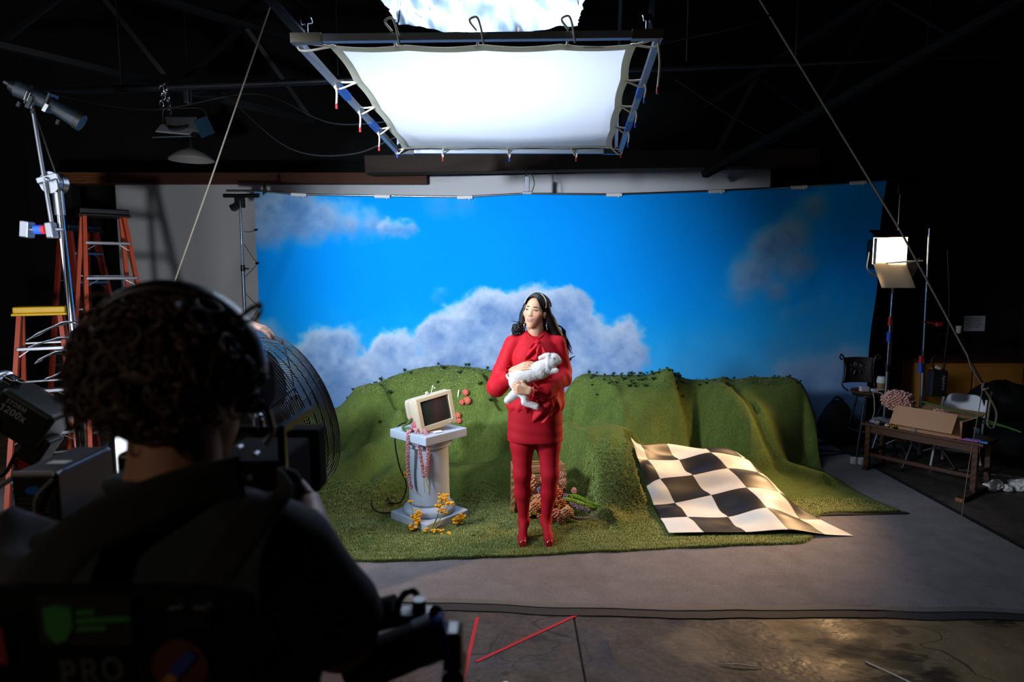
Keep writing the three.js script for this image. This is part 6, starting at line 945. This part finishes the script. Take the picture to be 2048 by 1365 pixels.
{ // wooden cabinet, sign and cup along the far wall
  const t = thing('wooden_cabinet', 'long orange brown wooden cabinet against the far wall', 'cabinet', [5.95, 0, -8.2]);
  add('carcass', [rbox(1.9, 0.76, 0.5, 0.008, [0.05, 0.4, 0])], mat(0xa8702c, 0.6), t); add('top_board', [rbox(1.98, 0.04, 0.56, 0.008, [0.03, 0.8, 0.0])], mat(0x5c3618, 0.5, { map: woodTex }), t);
  for (let i = 0; i < 3; i++) add('door', [rbox(0.6, 0.66, 0.02, 0.006, [-0.57 + i * 0.63, 0.4, 0.255])], mat(0xb4782e, 0.55), t);
  const s = thing('paper_notice', 'white printed notice pinned on the dark wall over the cabinet', 'notice', [6.35, 1.19, -8.9]);
  add('sheet', [box(0.29, 0.21, 0.003)], mat(0xf0f2f8, 0.8), s); for (let i = 0; i < 6; i++) add('text_line', [box(0.22 - (i % 3) * 0.03, 0.007, 0.001, [-0.01, 0.07 - i * 0.025, 0.002])], mat(0x7a7e86, 0.8), s);
  const pn = struct('wall_panel', [box(2.4, 3.0, 0.06, [5.9, 1.5, -8.95])], mat(0x0b0b0d, 0.85)); pn.name = 'wall_right_return';
  const c = thing('paper_cup', 'small white paper cup standing on the wall ledge above the cabinet', 'cup', [5.52, 1.14, -8.0]); add('cup_body', [lathe([[0, 0], [0.025, 0], [0.034, 0.09], [0.031, 0.09], [0, 0.006]], 22)], mat(0xc9c7c4, 0.7), c);
  const lg = thing('wall_ledge', 'narrow black shelf on a post holding the paper cup', 'shelf', [5.52, 0, -8.05]); add('ledge', [rbox(0.5, 0.02, 0.14, 0.004, [0, 1.128, 0.02])], BLK, lg); add('bracket', [bar([0.1, 0.82, 0], [0.1, 1.118, 0], 0.03, 0.03, [0, 0, 1])], BLK, lg);
}
// daylight fresnel that washes the painted sky, on its stand
{
  const s = stand('fresnel_stand', 'steel stand under the daylight fresnel beside the camera', -2.15, -1.5, 2.4, 0, 0.45, 1.2);
  const t = thing('daylight_fresnel', 'daylight fresnel lamp washing the painted sky', 'lamp', [-2.15, 2.6, -1.5]); t.rotation.set(-0.1, -0.2, 0, 'YXZ');
  add('housing', [rbox(0.26, 0.28, 0.3, 0.04, [0, 0, 0.05])], BLKM, t); add('lamp_lens', [T(new THREE.CylinderGeometry(0.11, 0.11, 0.02, 32), [0, 0, -0.11], [PI / 2, 0, 0])], mat(0xffffff, 0.3, { emissive: 0xe8f2ff, emissiveIntensity: 5 }), t); add('yoke', [tube([[-0.15, 0, 0.05], [-0.15, -0.16, 0.02], [0, -0.2, 0], [0.15, -0.16, 0.02], [0.15, 0, 0.05]], 0.01, 6, 20)], STEEL, t);
}
{ // softbox of the cool key, outside the frame
  const s = stand('softbox_stand', 'steel stand under the large softbox beside the ladders', -3.0, -2.6, 2.1, 0, 0.45, 1.1);
  const t = thing('softbox_lamp', 'large square softbox lamp giving the cool key light', 'softbox', [-2.78, 2.47, -2.72]); t.lookAt(0.25, 0.97, -4.97);
  add('glowing_diffuser', [rbox(1.12, 1.12, 0.01, 0.004, [0, 0, 0.012])], mat(0xffffff, 0.8, { emissive: 0xe6f0ff, emissiveIntensity: 2 }), t);
  add('shell', [patch(4, 1, (u, v) => { const k = [[-1, -1], [1, -1], [1, 1], [-1, 1], [-1, -1]][Math.round(u * 4)], q = lerp(0.57, 0.12, v); return [k[0] * q, k[1] * q, lerp(0.01, -0.45, v)]; }, 0.006), rbox(0.26, 0.26, 0.2, 0.03, [0, 0, -0.52])], BLK, t);
}
{ // house pendant hanging behind the camera
  const t = thing('house_pendant', 'lit enamel house pendant hanging behind the camera', 'pendant', [-1.9, 0, 0.9]);
  add('shade', [lathe([[0.03, 2.95], [0.06, 2.94], [0.17, 2.86], [0.2, 2.81], [0.195, 2.81], [0.16, 2.85], [0.04, 2.92]], 32)], mat(0x2c3a34, 0.5), t);
  add('lamp_bulb', [sph(0.035, [0, 2.72, 0], [1, 1.2, 1], 16)], mat(0xffffff, 0.4, { emissive: 0xffe2c0, emissiveIntensity: 4 }), t);
  add('socket', [cyl(0.025, 0.025, 0.18, [0, 2.84, 0])], BLKM, t); add('cord', [rod([0, 2.93, 0], [0, 5.5, 0], 0.005)], BLK, t);
}
// ------------------------------------------------------------------ column, monitor and flowers
{
  const P = [-0.63, 0.014, -4.81], PL = mat(0xb2c0d0, 0.6), t = thing('pedestal_column', 'pale blue white classical column pedestal with square slab top', 'pedestal', P, PI / 4 + 0.06);
  add('base_plinth', [rbox(0.42, 0.065, 0.42, 0.008, [0, 0.033, 0])], PL, t);
  add('base_ring', [lathe([[0, 0.065], [0.185, 0.065], [0.195, 0.08], [0.198, 0.1], [0.19, 0.118], [0.175, 0.124], [0.17, 0.135], [0.155, 0.14], [0, 0.14]], 48)], PL, t);
  add('shaft', [lathe([[0, 0.135], [0.158, 0.135], [0.154, 0.16], [0.15, 0.4], [0.146, 0.6], [0.15, 0.615], [0, 0.615]], 56)], PL, t);
  add('capital_ring', [lathe([[0.148, 0.575], [0.165, 0.58], [0.168, 0.592], [0.16, 0.6], [0.185, 0.618], [0.19, 0.632], [0.19, 0.64], [0, 0.64]], 48)], PL, t);
  add('top_slab', [rbox(0.41, 0.065, 0.41, 0.006, [0, 0.672, 0])], PL, t);
  // desktop monitor, tipped back on its foot
  const m = thing('desktop_monitor', 'old beige cathode ray computer monitor tilted on the column', 'monitor', [-0.62, 0.722, -4.84]), BG = mat(0xb8ae98, 0.55), BG2 = mat(0xbca888, 0.55);
  const g = new THREE.Group(); g.name = 'tilted_case'; m.add(g); g.position.set(0, 0.018, 0); g.rotation.set(-0.08, -0.42, 0.12, 'YXZ'); g.rotation.y = 0.42 * -1;
  g.rotation.set(0.0, 0, 0); m.rotation.y = 0.0; g.quaternion.setFromEuler(new THREE.Euler(-0.06, 0.58, 0.16, 'YXZ'));
  add('front_case', [rbox(0.29, 0.25, 0.08, 0.012, [0, 0.125, 0.1])], BG, g);
  add('bezel', [ext([[-0.145, 0], [0.145, 0], [0.145, 0.25], [-0.145, 0.25]], 0.012, { p: [0, 0, 0.146] })].map(() => { const s = new THREE.Shape([[-0.143, 0.002], [0.143, 0.002], [0.143, 0.248], [-0.143, 0.248]].map(q => new THREE.Vector2(...q))); s.holes.push(new THREE.Path([[-0.118, 0.035], [0.118, 0.035], [0.118, 0.226], [-0.118, 0.226]].map(q => new THREE.Vector2(...q)))); const e = new THREE.ExtrudeGeometry(s, { depth: 0.018, bevelEnabled: true, bevelSize: 0.003, bevelThickness: 0.003, bevelSegments: 2 }); e.translate(0, 0, 0.138); return e; }), BG2, g);
  add('screen_glass', [patch(16, 14, (u, v) => { const a = u * 2 - 1, b = v * 2 - 1; return [a * 0.12, 0.13 + b * 0.098, 0.141 + 0.01 * (1 - a * a * 0.6 - b * b * 0.4)]; })], mat(0x2a2e28, 0.22, { clearcoat: 1, clearcoatRoughness: 0.12 }), g);
  add('rear_case', [patch(28, 10, (u, v) => { const a = u * 2 * PI, sq = (c) => Math.sign(c) * Math.pow(Math.abs(c), 0.35), s = lerp(1, 0.72, sst(0.1, 1, v)), dx = sq(Math.cos(a)) * 0.138 * s, dy = sq(Math.sin(a)) * 0.118 * s; return [dx, 0.125 + dy - 0.012 * v, 0.07 - v * 0.25]; }), T(box(0.18, 0.16, 0.008), [0, 0.113, -0.178])], BG, g);
  add('power_button', [rbox(0.02, 0.008, 0.006, 0.002, [0.09, 0.016, 0.162])], BG, g); add('swivel_foot', [lathe([[0, -0.03], [0.1, -0.03], [0.1, -0.022], [0.06, 0.0], [0, 0.004]], 32, [0, 0, 0.0])], BG, g);
  add('top_knob', [rbox(0.02, 0.02, 0.02, 0.004, [-0.02, 0.262, 0.09])], BG, g);
  const kb = thing('card_note', 'folded pink and white card lying at the monitor foot', 'card', [-0.6, 0.722, -4.68], 0.2); add('pink_half', [box(0.1, 0.004, 0.04, [-0.03, 0.004, 0], [0.1, 0, 0])], mat(0xd6a2a0, 0.7), kb); add('white_half', [box(0.07, 0.003, 0.05, [0.05, 0.003, 0.01], [0.05, 0.3, 0])], mat(0xd8d8d8, 0.7), kb);
  single('monitor_cable', tube([[-0.78, 0.73, -4.98], [-0.87, 0.715, -4.92], [-0.9, 0.64, -4.9], [-0.88, 0.4, -4.93], [-0.84, 0.2, -5.02], [-0.9, 0.05, -5.06], [-1.0, 0.04, -5.06]], 0.006, 6, 40), RUB, 'black power cable hanging down behind the column', 'cable');
  single('plug_lead', [tube([[-0.9, 0.045, -4.86], [-1.02, 0.04, -4.86], [-1.1, 0.05, -4.96], [-1.12, 0.09, -5.1], [-1.06, 0.08, -5.16], [-0.97, 0.05, -5.05]], 0.006, 6, 40), rbox(0.03, 0.012, 0.012, 0.003, [-0.96, 0.05, -5.04])], RUB, 'loose black lead looped on the turf beside the column base', 'cable');
  // amaranthus strands
  const strand = (label, pts, k) => { const s = thing('amaranth_strand', label, 'flower'); const c = new THREE.CatmullRomCurve3(pts.map(p => V(...p))), bl = [], L = 44; for (let i = 0; i < L; i++) { const q = i / L * 0.8, p = c.getPoint(q); for (let j = 0; j < 5; j++) { const a = j * 1.256 + i * 0.7, r = 0.013 * (1 - q * 0.45); bl.push(sph(0.0062 * (0.7 + 0.6 * hash(i, j, k)), [p.x + Math.cos(a) * r, p.y + rr(-0.004, 0.004), p.z + Math.sin(a) * r], [1, 1, 1], 6)); } } add('blossom', bl, mat(0xc68f98, 0.85), s); add('stem', [tube(pts, q => 0.006 * (1 - 0.5 * q), 6, 40)], mat(0xb0a03a, 0.7), s); };
  strand('pink hanging flower strand on the column, outer one curling forward', [[-0.74, 0.735, -4.72], [-0.755, 0.73, -4.66], [-0.76, 0.6, -4.63], [-0.76, 0.42, -4.64], [-0.735, 0.3, -4.64], [-0.7, 0.27, -4.63]], 1);
  strand('pink hanging flower strand on the column, middle one', [[-0.72, 0.738, -4.72], [-0.7, 0.74, -4.66], [-0.668, 0.6, -4.6], [-0.648, 0.42, -4.62], [-0.64, 0.28, -4.63]], 2);
  strand('pink hanging flower strand on the column, innermost looping one', [[-0.68, 0.735, -4.7], [-0.64, 0.745, -4.64], [-0.605, 0.66, -4.57], [-0.61, 0.54, -4.58], [-0.63, 0.4, -4.62], [-0.6, 0.28, -4.62]], 3);
  // posy on the slab
  const petalBall = (name, label, p, r, c, n = 40) => { const f = thing(name, label, 'flower', p), o = []; for (let i = 0; i < n; i++) { const h = 1 - 2 * (i + 0.5) / n, a = i * 2.4, s = Math.sqrt(1 - h * h); o.push(T(new THREE.SphereGeometry(r * 0.42, 6, 4), [Math.cos(a) * s * r * 0.75, h * r * 0.75, Math.sin(a) * s * r * 0.75], [a, h * 2, 0], [1, 0.5, 1])); } add('petals', o, mat(c, 0.75), f); return f; };
  petalBall('carnation', 'dusty rose carnation at the monitor side on the column', [-0.715, 0.765, -4.72], 0.03, 0xb0606a); petalBall('carnation', 'small salmon bud above the rose carnation', [-0.745, 0.815, -4.76], 0.014, 0xc88070, 24);
  single('leaf_sprig', M([[-0.79, 0.76, -4.72], [-0.765, 0.785, -4.73], [-0.8, 0.74, -4.7], [-0.77, 0.75, -4.68], [-0.755, 0.79, -4.76]].map((p, i) => T(new THREE.SphereGeometry(1, 10, 6), p, [0.3 * i, i, 0.5 - i * 0.3], [0.032, 0.005, 0.012]))), mat(0x3a5a24, 0.6), 'green leaf sprig beside the rose carnation', 'leaves');
  // coral blooms pinned on the hillside
  const coral = (label, p, n, r) => { const f = petalBall('coral_bloom', label, p, r, 0xc8604c, n); add('wire_stem', [rod([0, 0, 0], [0.01, -0.06, -0.03], 0.003)], mat(0x4a6a2a, 0.6), f); };
  coral('coral bloom pinned on the hill, highest of those beside the monitor', [-0.43, 0.785, -5.925], 26, 0.03); coral('coral bloom pinned on the hill just below the highest one', [-0.413, 0.715, -5.895], 30, 0.035); coral('small coral bloom leaning off the second one', [-0.46, 0.703, -5.875], 20, 0.024); coral('coral bloom beside the monitor lower corner', [-0.494, 0.592, -5.825], 26, 0.028); coral('coral bloom lowest beside the slab corner', [-0.485, 0.543, -5.815], 24, 0.026);
  single('white_petal', T(new THREE.SphereGeometry(1, 12, 8), [-0.495, 0.775, -5.915], [0, 0, 1.45], [0.04, 0.008, 0.007]), mat(0xcfd2b4, 0.6), 'single cream petal upright beside the coral blooms', 'petal');
  single('white_bud', [sph(0.008, [-0.6, 1.03, -4.86], [1, 1, 1], 8), tube([[-0.6, 1.03, -4.86], [-0.605, 1.01, -4.85], [-0.61, 0.985, -4.83]], 0.0025, 5, 6), sph(0.006, [-0.585, 1.02, -4.85], [1, 1, 1], 8)], mat(0xc8cfae, 0.6), 'tiny white bud standing on top of the monitor', 'bud');
  // yellow sprays round the base
  const spray = (label, p, heads, stemTo) => { const f = thing('yellow_spray', label, 'flower', p); const o = [], st = []; for (const [x, y, z, n, R] of heads) { for (let i = 0; i < n; i++) o.push(sph(rr(0.008, 0.013), [x + rr(-R, R), y + rr(-R, R) * 0.8, z + rr(-R, R) * 0.6], [1, 0.7, 1], 7)); st.push(tube([[x, y, z], [(x + stemTo[0]) / 2 + 0.01, (y + stemTo[1]) / 2, (z + stemTo[2]) / 2], stemTo], 0.0025, 5, 8)); } add('blooms', o, mat(0xf0ac06, 0.7), f); add('stems', st, mat(0x6a7a2c, 0.7), f); };
  spray('yellow flower spray pinned low on the shadow side of the shaft', [-0.8, 0.33, -4.9], [[0, 0, 0, 30, 0.035]], [0.02, -0.28, 0.05]);
  spray('tall yellow spray leaning against the lit front of the shaft', [-0.52, 0.03, -4.55], [[0.02, 0.24, 0, 24, 0.035], [0.07, 0.2, 0.01, 14, 0.025], [0.0, 0.17, 0.01, 16, 0.03], [0.03, 0.14, 0.0, 8, 0.02]], [-0.07, 0.0, 0.05]);
  spray('dense yellow spray in front of the column base corner', [-0.72, 0.03, -4.56], [[0.02, 0.08, 0, 26, 0.03], [0.0, 0.035, 0.02, 22, 0.032], [0.03, 0.12, -0.01, 14, 0.025], [-0.02, 0.2, -0.03, 4, 0.01]], [0.0, 0.0, 0.0]);
  spray('small yellow spray at the tip of the base plinth', [-0.4, 0.03, -4.66], [[0, 0.03, 0, 22, 0.035], [0.03, 0.06, 0, 14, 0.025]], [0, 0, 0]);
  spray('sparse yellow sprigs lying before the column plinth', [-0.56, 0.03, -4.5], [[-0.06, 0.02, 0, 4, 0.015], [0, 0.015, 0.01, 4, 0.02], [0.05, 0.01, 0.02, 5, 0.02], [0.1, 0.0, 0.04, 5, 0.02]], [0, 0, 0]);
}
{ // wooden crate with tumbling flowers behind the model
  const t = thing('wooden_crate', 'pale wooden crate lying open behind the legs in red tights', 'crate', [0.2, 0.03, -5.02], 0.06);
  const CRATE = mat(0xd8a870, 0.75, { map: woodTex }), pl = (w, h, d, p, r) => add('plank', [rbox(w, h, d, 0.003, p, r)], CRATE, t);
  pl(0.4, 0.06, 0.2, [0, 0.0, 0]); for (let i = 0; i < 3; i++) pl(0.4, 0.1, 0.014, [0, 0.06 + i * 0.115, -0.12], [0.08, 0, 0]); for (const s of [-1, 1]) for (let i = 0; i < 3; i++) pl(0.014, 0.1, 0.24, [s * 0.2, 0.06 + i * 0.115, 0]); pl(0.42, 0.05, 0.03, [0, 0.34, 0.1], [0, 0, 0.06]); pl(0.03, 0.34, 0.03, [0.2, 0.17, 0.12]); pl(0.03, 0.34, 0.03, [-0.2, 0.17, 0.12]);
  const packed = [], Fl = (name, label, p, r, c, n, sq = [1, 1, 1]) => { for (let k = 0; k < 60; k++) { let hit = 0; for (const [Q, R] of packed) { const d = [0, 1, 2].map(i => p[i] - Q[i]), l = Math.hypot(...d) || 1e-3, m = (r + R) * 1.12 - l; if (m > 0) { hit = 1; p = p.map((v, i) => v + d[i] / l * m * 0.6 + (i === 2 ? m * 0.25 : 0)); } } p[1] = Math.max(p[1], 0.03 + r); p[2] = Math.min(p[2], -4.66); if (!hit) break; } packed.push([p, r]); const f = thing(name, label, 'flower', p, rnd() * 3), o = []; for (let i = 0; i < n; i++) { const h = 1 - 2 * (i + 0.5) / n, a = i * 2.4, s = Math.sqrt(1 - h * h), R = r * (0.75 + 0.3 * hash(i, 4)); o.push(sph(r * 0.26, [Math.cos(a) * s * R * sq[0], h * R * sq[1], Math.sin(a) * s * R * sq[2]], [1, 0.7, 1], 6)); } add('petals', o, mat(c, 0.8), f); add('stem', [rod([0, 0, 0], [0, -r * 1.25, 0], 0.003)], mat(0x4a5a24, 0.7), f); };
  const PK = 0xd09080, OR = 0xb06a40, LV = 0x8a80b0;
  Fl('orange_bloom', 'fluffy peach bloom seen between the red tights', [0.16, 0.27, -4.9], 0.05, 0xc0875a, 60, [0.9, 1.2, 0.9]); Fl('orange_bloom', 'dusty apricot bloom beside the inner knee', [0.12, 0.22, -4.88], 0.055, 0xb07a58, 60); Fl('orange_bloom', 'rust orange bloom at the middle of the crate opening', [0.33, 0.2, -4.87], 0.055, OR, 70); Fl('orange_bloom', 'rust orange bloom spilling lower from the crate', [0.36, 0.15, -4.84], 0.04, 0xa86038, 50);
  Fl('orange_bloom', 'large peach bloom just behind the inner ankle', [0.2, 0.15, -4.82], 0.055, 0xb8805a, 60); Fl('orange_bloom', 'soft salmon bloom low at the crate corner', [0.36, 0.1, -4.8], 0.045, 0xb46a50, 50); Fl('orange_bloom', 'pinkish apricot bloom under the crate rim', [0.27, 0.27, -4.9], 0.045, 0xc08a70, 50);
  for (let i = 0; i < 5; i++) Fl('orange_bloom', ['fluffy peach bloom low between the red ankles', 'fluffy apricot bloom at the front of the spill', 'fluffy rust bloom at the front of the spill', 'fluffy salmon bloom by the outer red calf', 'fluffy sand coloured bloom by the outer red calf'][i], [0.14 + i * 0.055, 0.1 + 0.05 * (i % 2), -4.78], 0.042, [0xc08a5c, 0xb87448, 0xa86038, 0xc07a60, 0xb88a60][i], 60);
  Fl('pink_globe', 'pale pink globe flower highest over the crate rim', [0.325, 0.33, -4.92], 0.02, PK, 26); Fl('pink_globe', 'pale pink globe flower at the crate post', [0.39, 0.325, -4.92], 0.026, PK, 30); Fl('pink_globe', 'pale pink globe flower under the highest one', [0.335, 0.275, -4.9], 0.022, PK, 26); Fl('pink_globe', 'pale pink globe flower beside the post, lower', [0.395, 0.28, -4.9], 0.025, PK, 28); Fl('pink_globe', 'lone pink globe flower out on the turf side', [0.48, 0.21, -4.88], 0.022, PK, 26);
  for (let i = 0; i < 12; i++) Fl('lavender_cluster', 'small lavender blossom cluster spilling from the crate', [0.06 + 0.36 * hash(i, 1), 0.06 + 0.14 * hash(i, 2), -4.79 - 0.07 * hash(i, 3)], 0.024, [LV, 0x9a7a98, 0x7a6a90][i % 3], 26);
  for (let i = 0; i < 10; i++) Fl('yellow_button', 'small yellow button flower in the crate spill', [0.1 + 0.3 * hash(i, 5), 0.06 + 0.12 * hash(i, 6), -4.79 - 0.02 * hash(i, 7)], 0.014, 0xc0a020, 18);
  scene.traverse(o => { if (/^lavender_cluster/.test(o.name)) o.userData.group = 'lavender clusters spilling from the crate'; if (/^yellow_button/.test(o.name)) o.userData.group = 'yellow button flowers in the crate spill'; });
  for (let i = 0; i < 5; i++) Fl('rust_floret', ['rust coloured floret on the turf below the crate, outer', 'rust coloured floret on the turf below the crate, second', 'rust coloured floret on the turf below the crate, third', 'rust coloured floret on the turf below the crate, fourth', 'rust coloured floret nearest the heel'.replace('nearest', 'next to')][i], [0.38 - i * 0.035, 0.055, -4.77], 0.03, 0x8a4a30, 30);
  const tail = (label, pts, c, r0) => { const s = thing('amaranth_tail', label, 'flower'); const cv = new THREE.CatmullRomCurve3(pts.map(p => V(...p))), o = []; for (let i = 0; i < 46; i++) { const q = i / 46, p = cv.getPoint(q); for (let j = 0; j < 5; j++) { const a = j * 1.256 + i, r = r0 * (1 - q * 0.7); o.push(sph(r0 * 0.45 * (1 - q * 0.5), [p.x + Math.cos(a) * r * 0.8, p.y + Math.sin(a) * r * 0.8, p.z + rr(-0.004, 0.004)], [1, 1, 1], 6)); } } add('blossom', o, mat(c, 0.85), s); add('stem', [tube(pts, 0.004, 5, 30)], mat(0x8a9a2c, 0.7), s); };
  tail('mauve tasselled flower tail curling out across the turf, upper', [[0.38, 0.14, -4.84], [0.5, 0.1, -4.84], [0.6, 0.06, -4.86], [0.7, 0.06, -4.9], [0.76, 0.06, -4.96]], 0xa08088, 0.018);
  tail('mauve tasselled flower tail curling low in front of the crate', [[0.33, 0.12, -4.8], [0.4, 0.07, -4.75], [0.5, 0.045, -4.72], [0.62, 0.045, -4.75], [0.7, 0.06, -4.84]], 0x94808e, 0.017);
  tail('green tasselled flower tail arching over the mauve one', [[0.42, 0.17, -4.86], [0.5, 0.17, -4.86], [0.6, 0.12, -4.86], [0.68, 0.09, -4.88], [0.77, 0.07, -4.95]], 0x7a9a20, 0.014); tail('green tasselled flower tail lying under the arch', [[0.42, 0.15, -4.84], [0.52, 0.13, -4.84], [0.6, 0.09, -4.84], [0.7, 0.07, -4.9]], 0x6c8c1c, 0.014); tail('third green tail bunched at the crate side', [[0.4, 0.16, -4.83], [0.47, 0.15, -4.83], [0.55, 0.12, -4.83], [0.62, 0.1, -4.86]], 0x84a024, 0.012);
  tail('short green tail pointing down at the turf', [[0.36, 0.08, -4.76], [0.42, 0.05, -4.7], [0.5, 0.04, -4.67], [0.56, 0.04, -4.66]], 0x8aa038, 0.011); tail('green tail hanging between the red legs', [[0.1, 0.18, -4.84], [0.06, 0.14, -4.82], [0.055, 0.08, -4.8], [0.08, 0.05, -4.78], [0.12, 0.045, -4.76]], 0x7c962c, 0.012);
}
renderer.render(scene, camera);
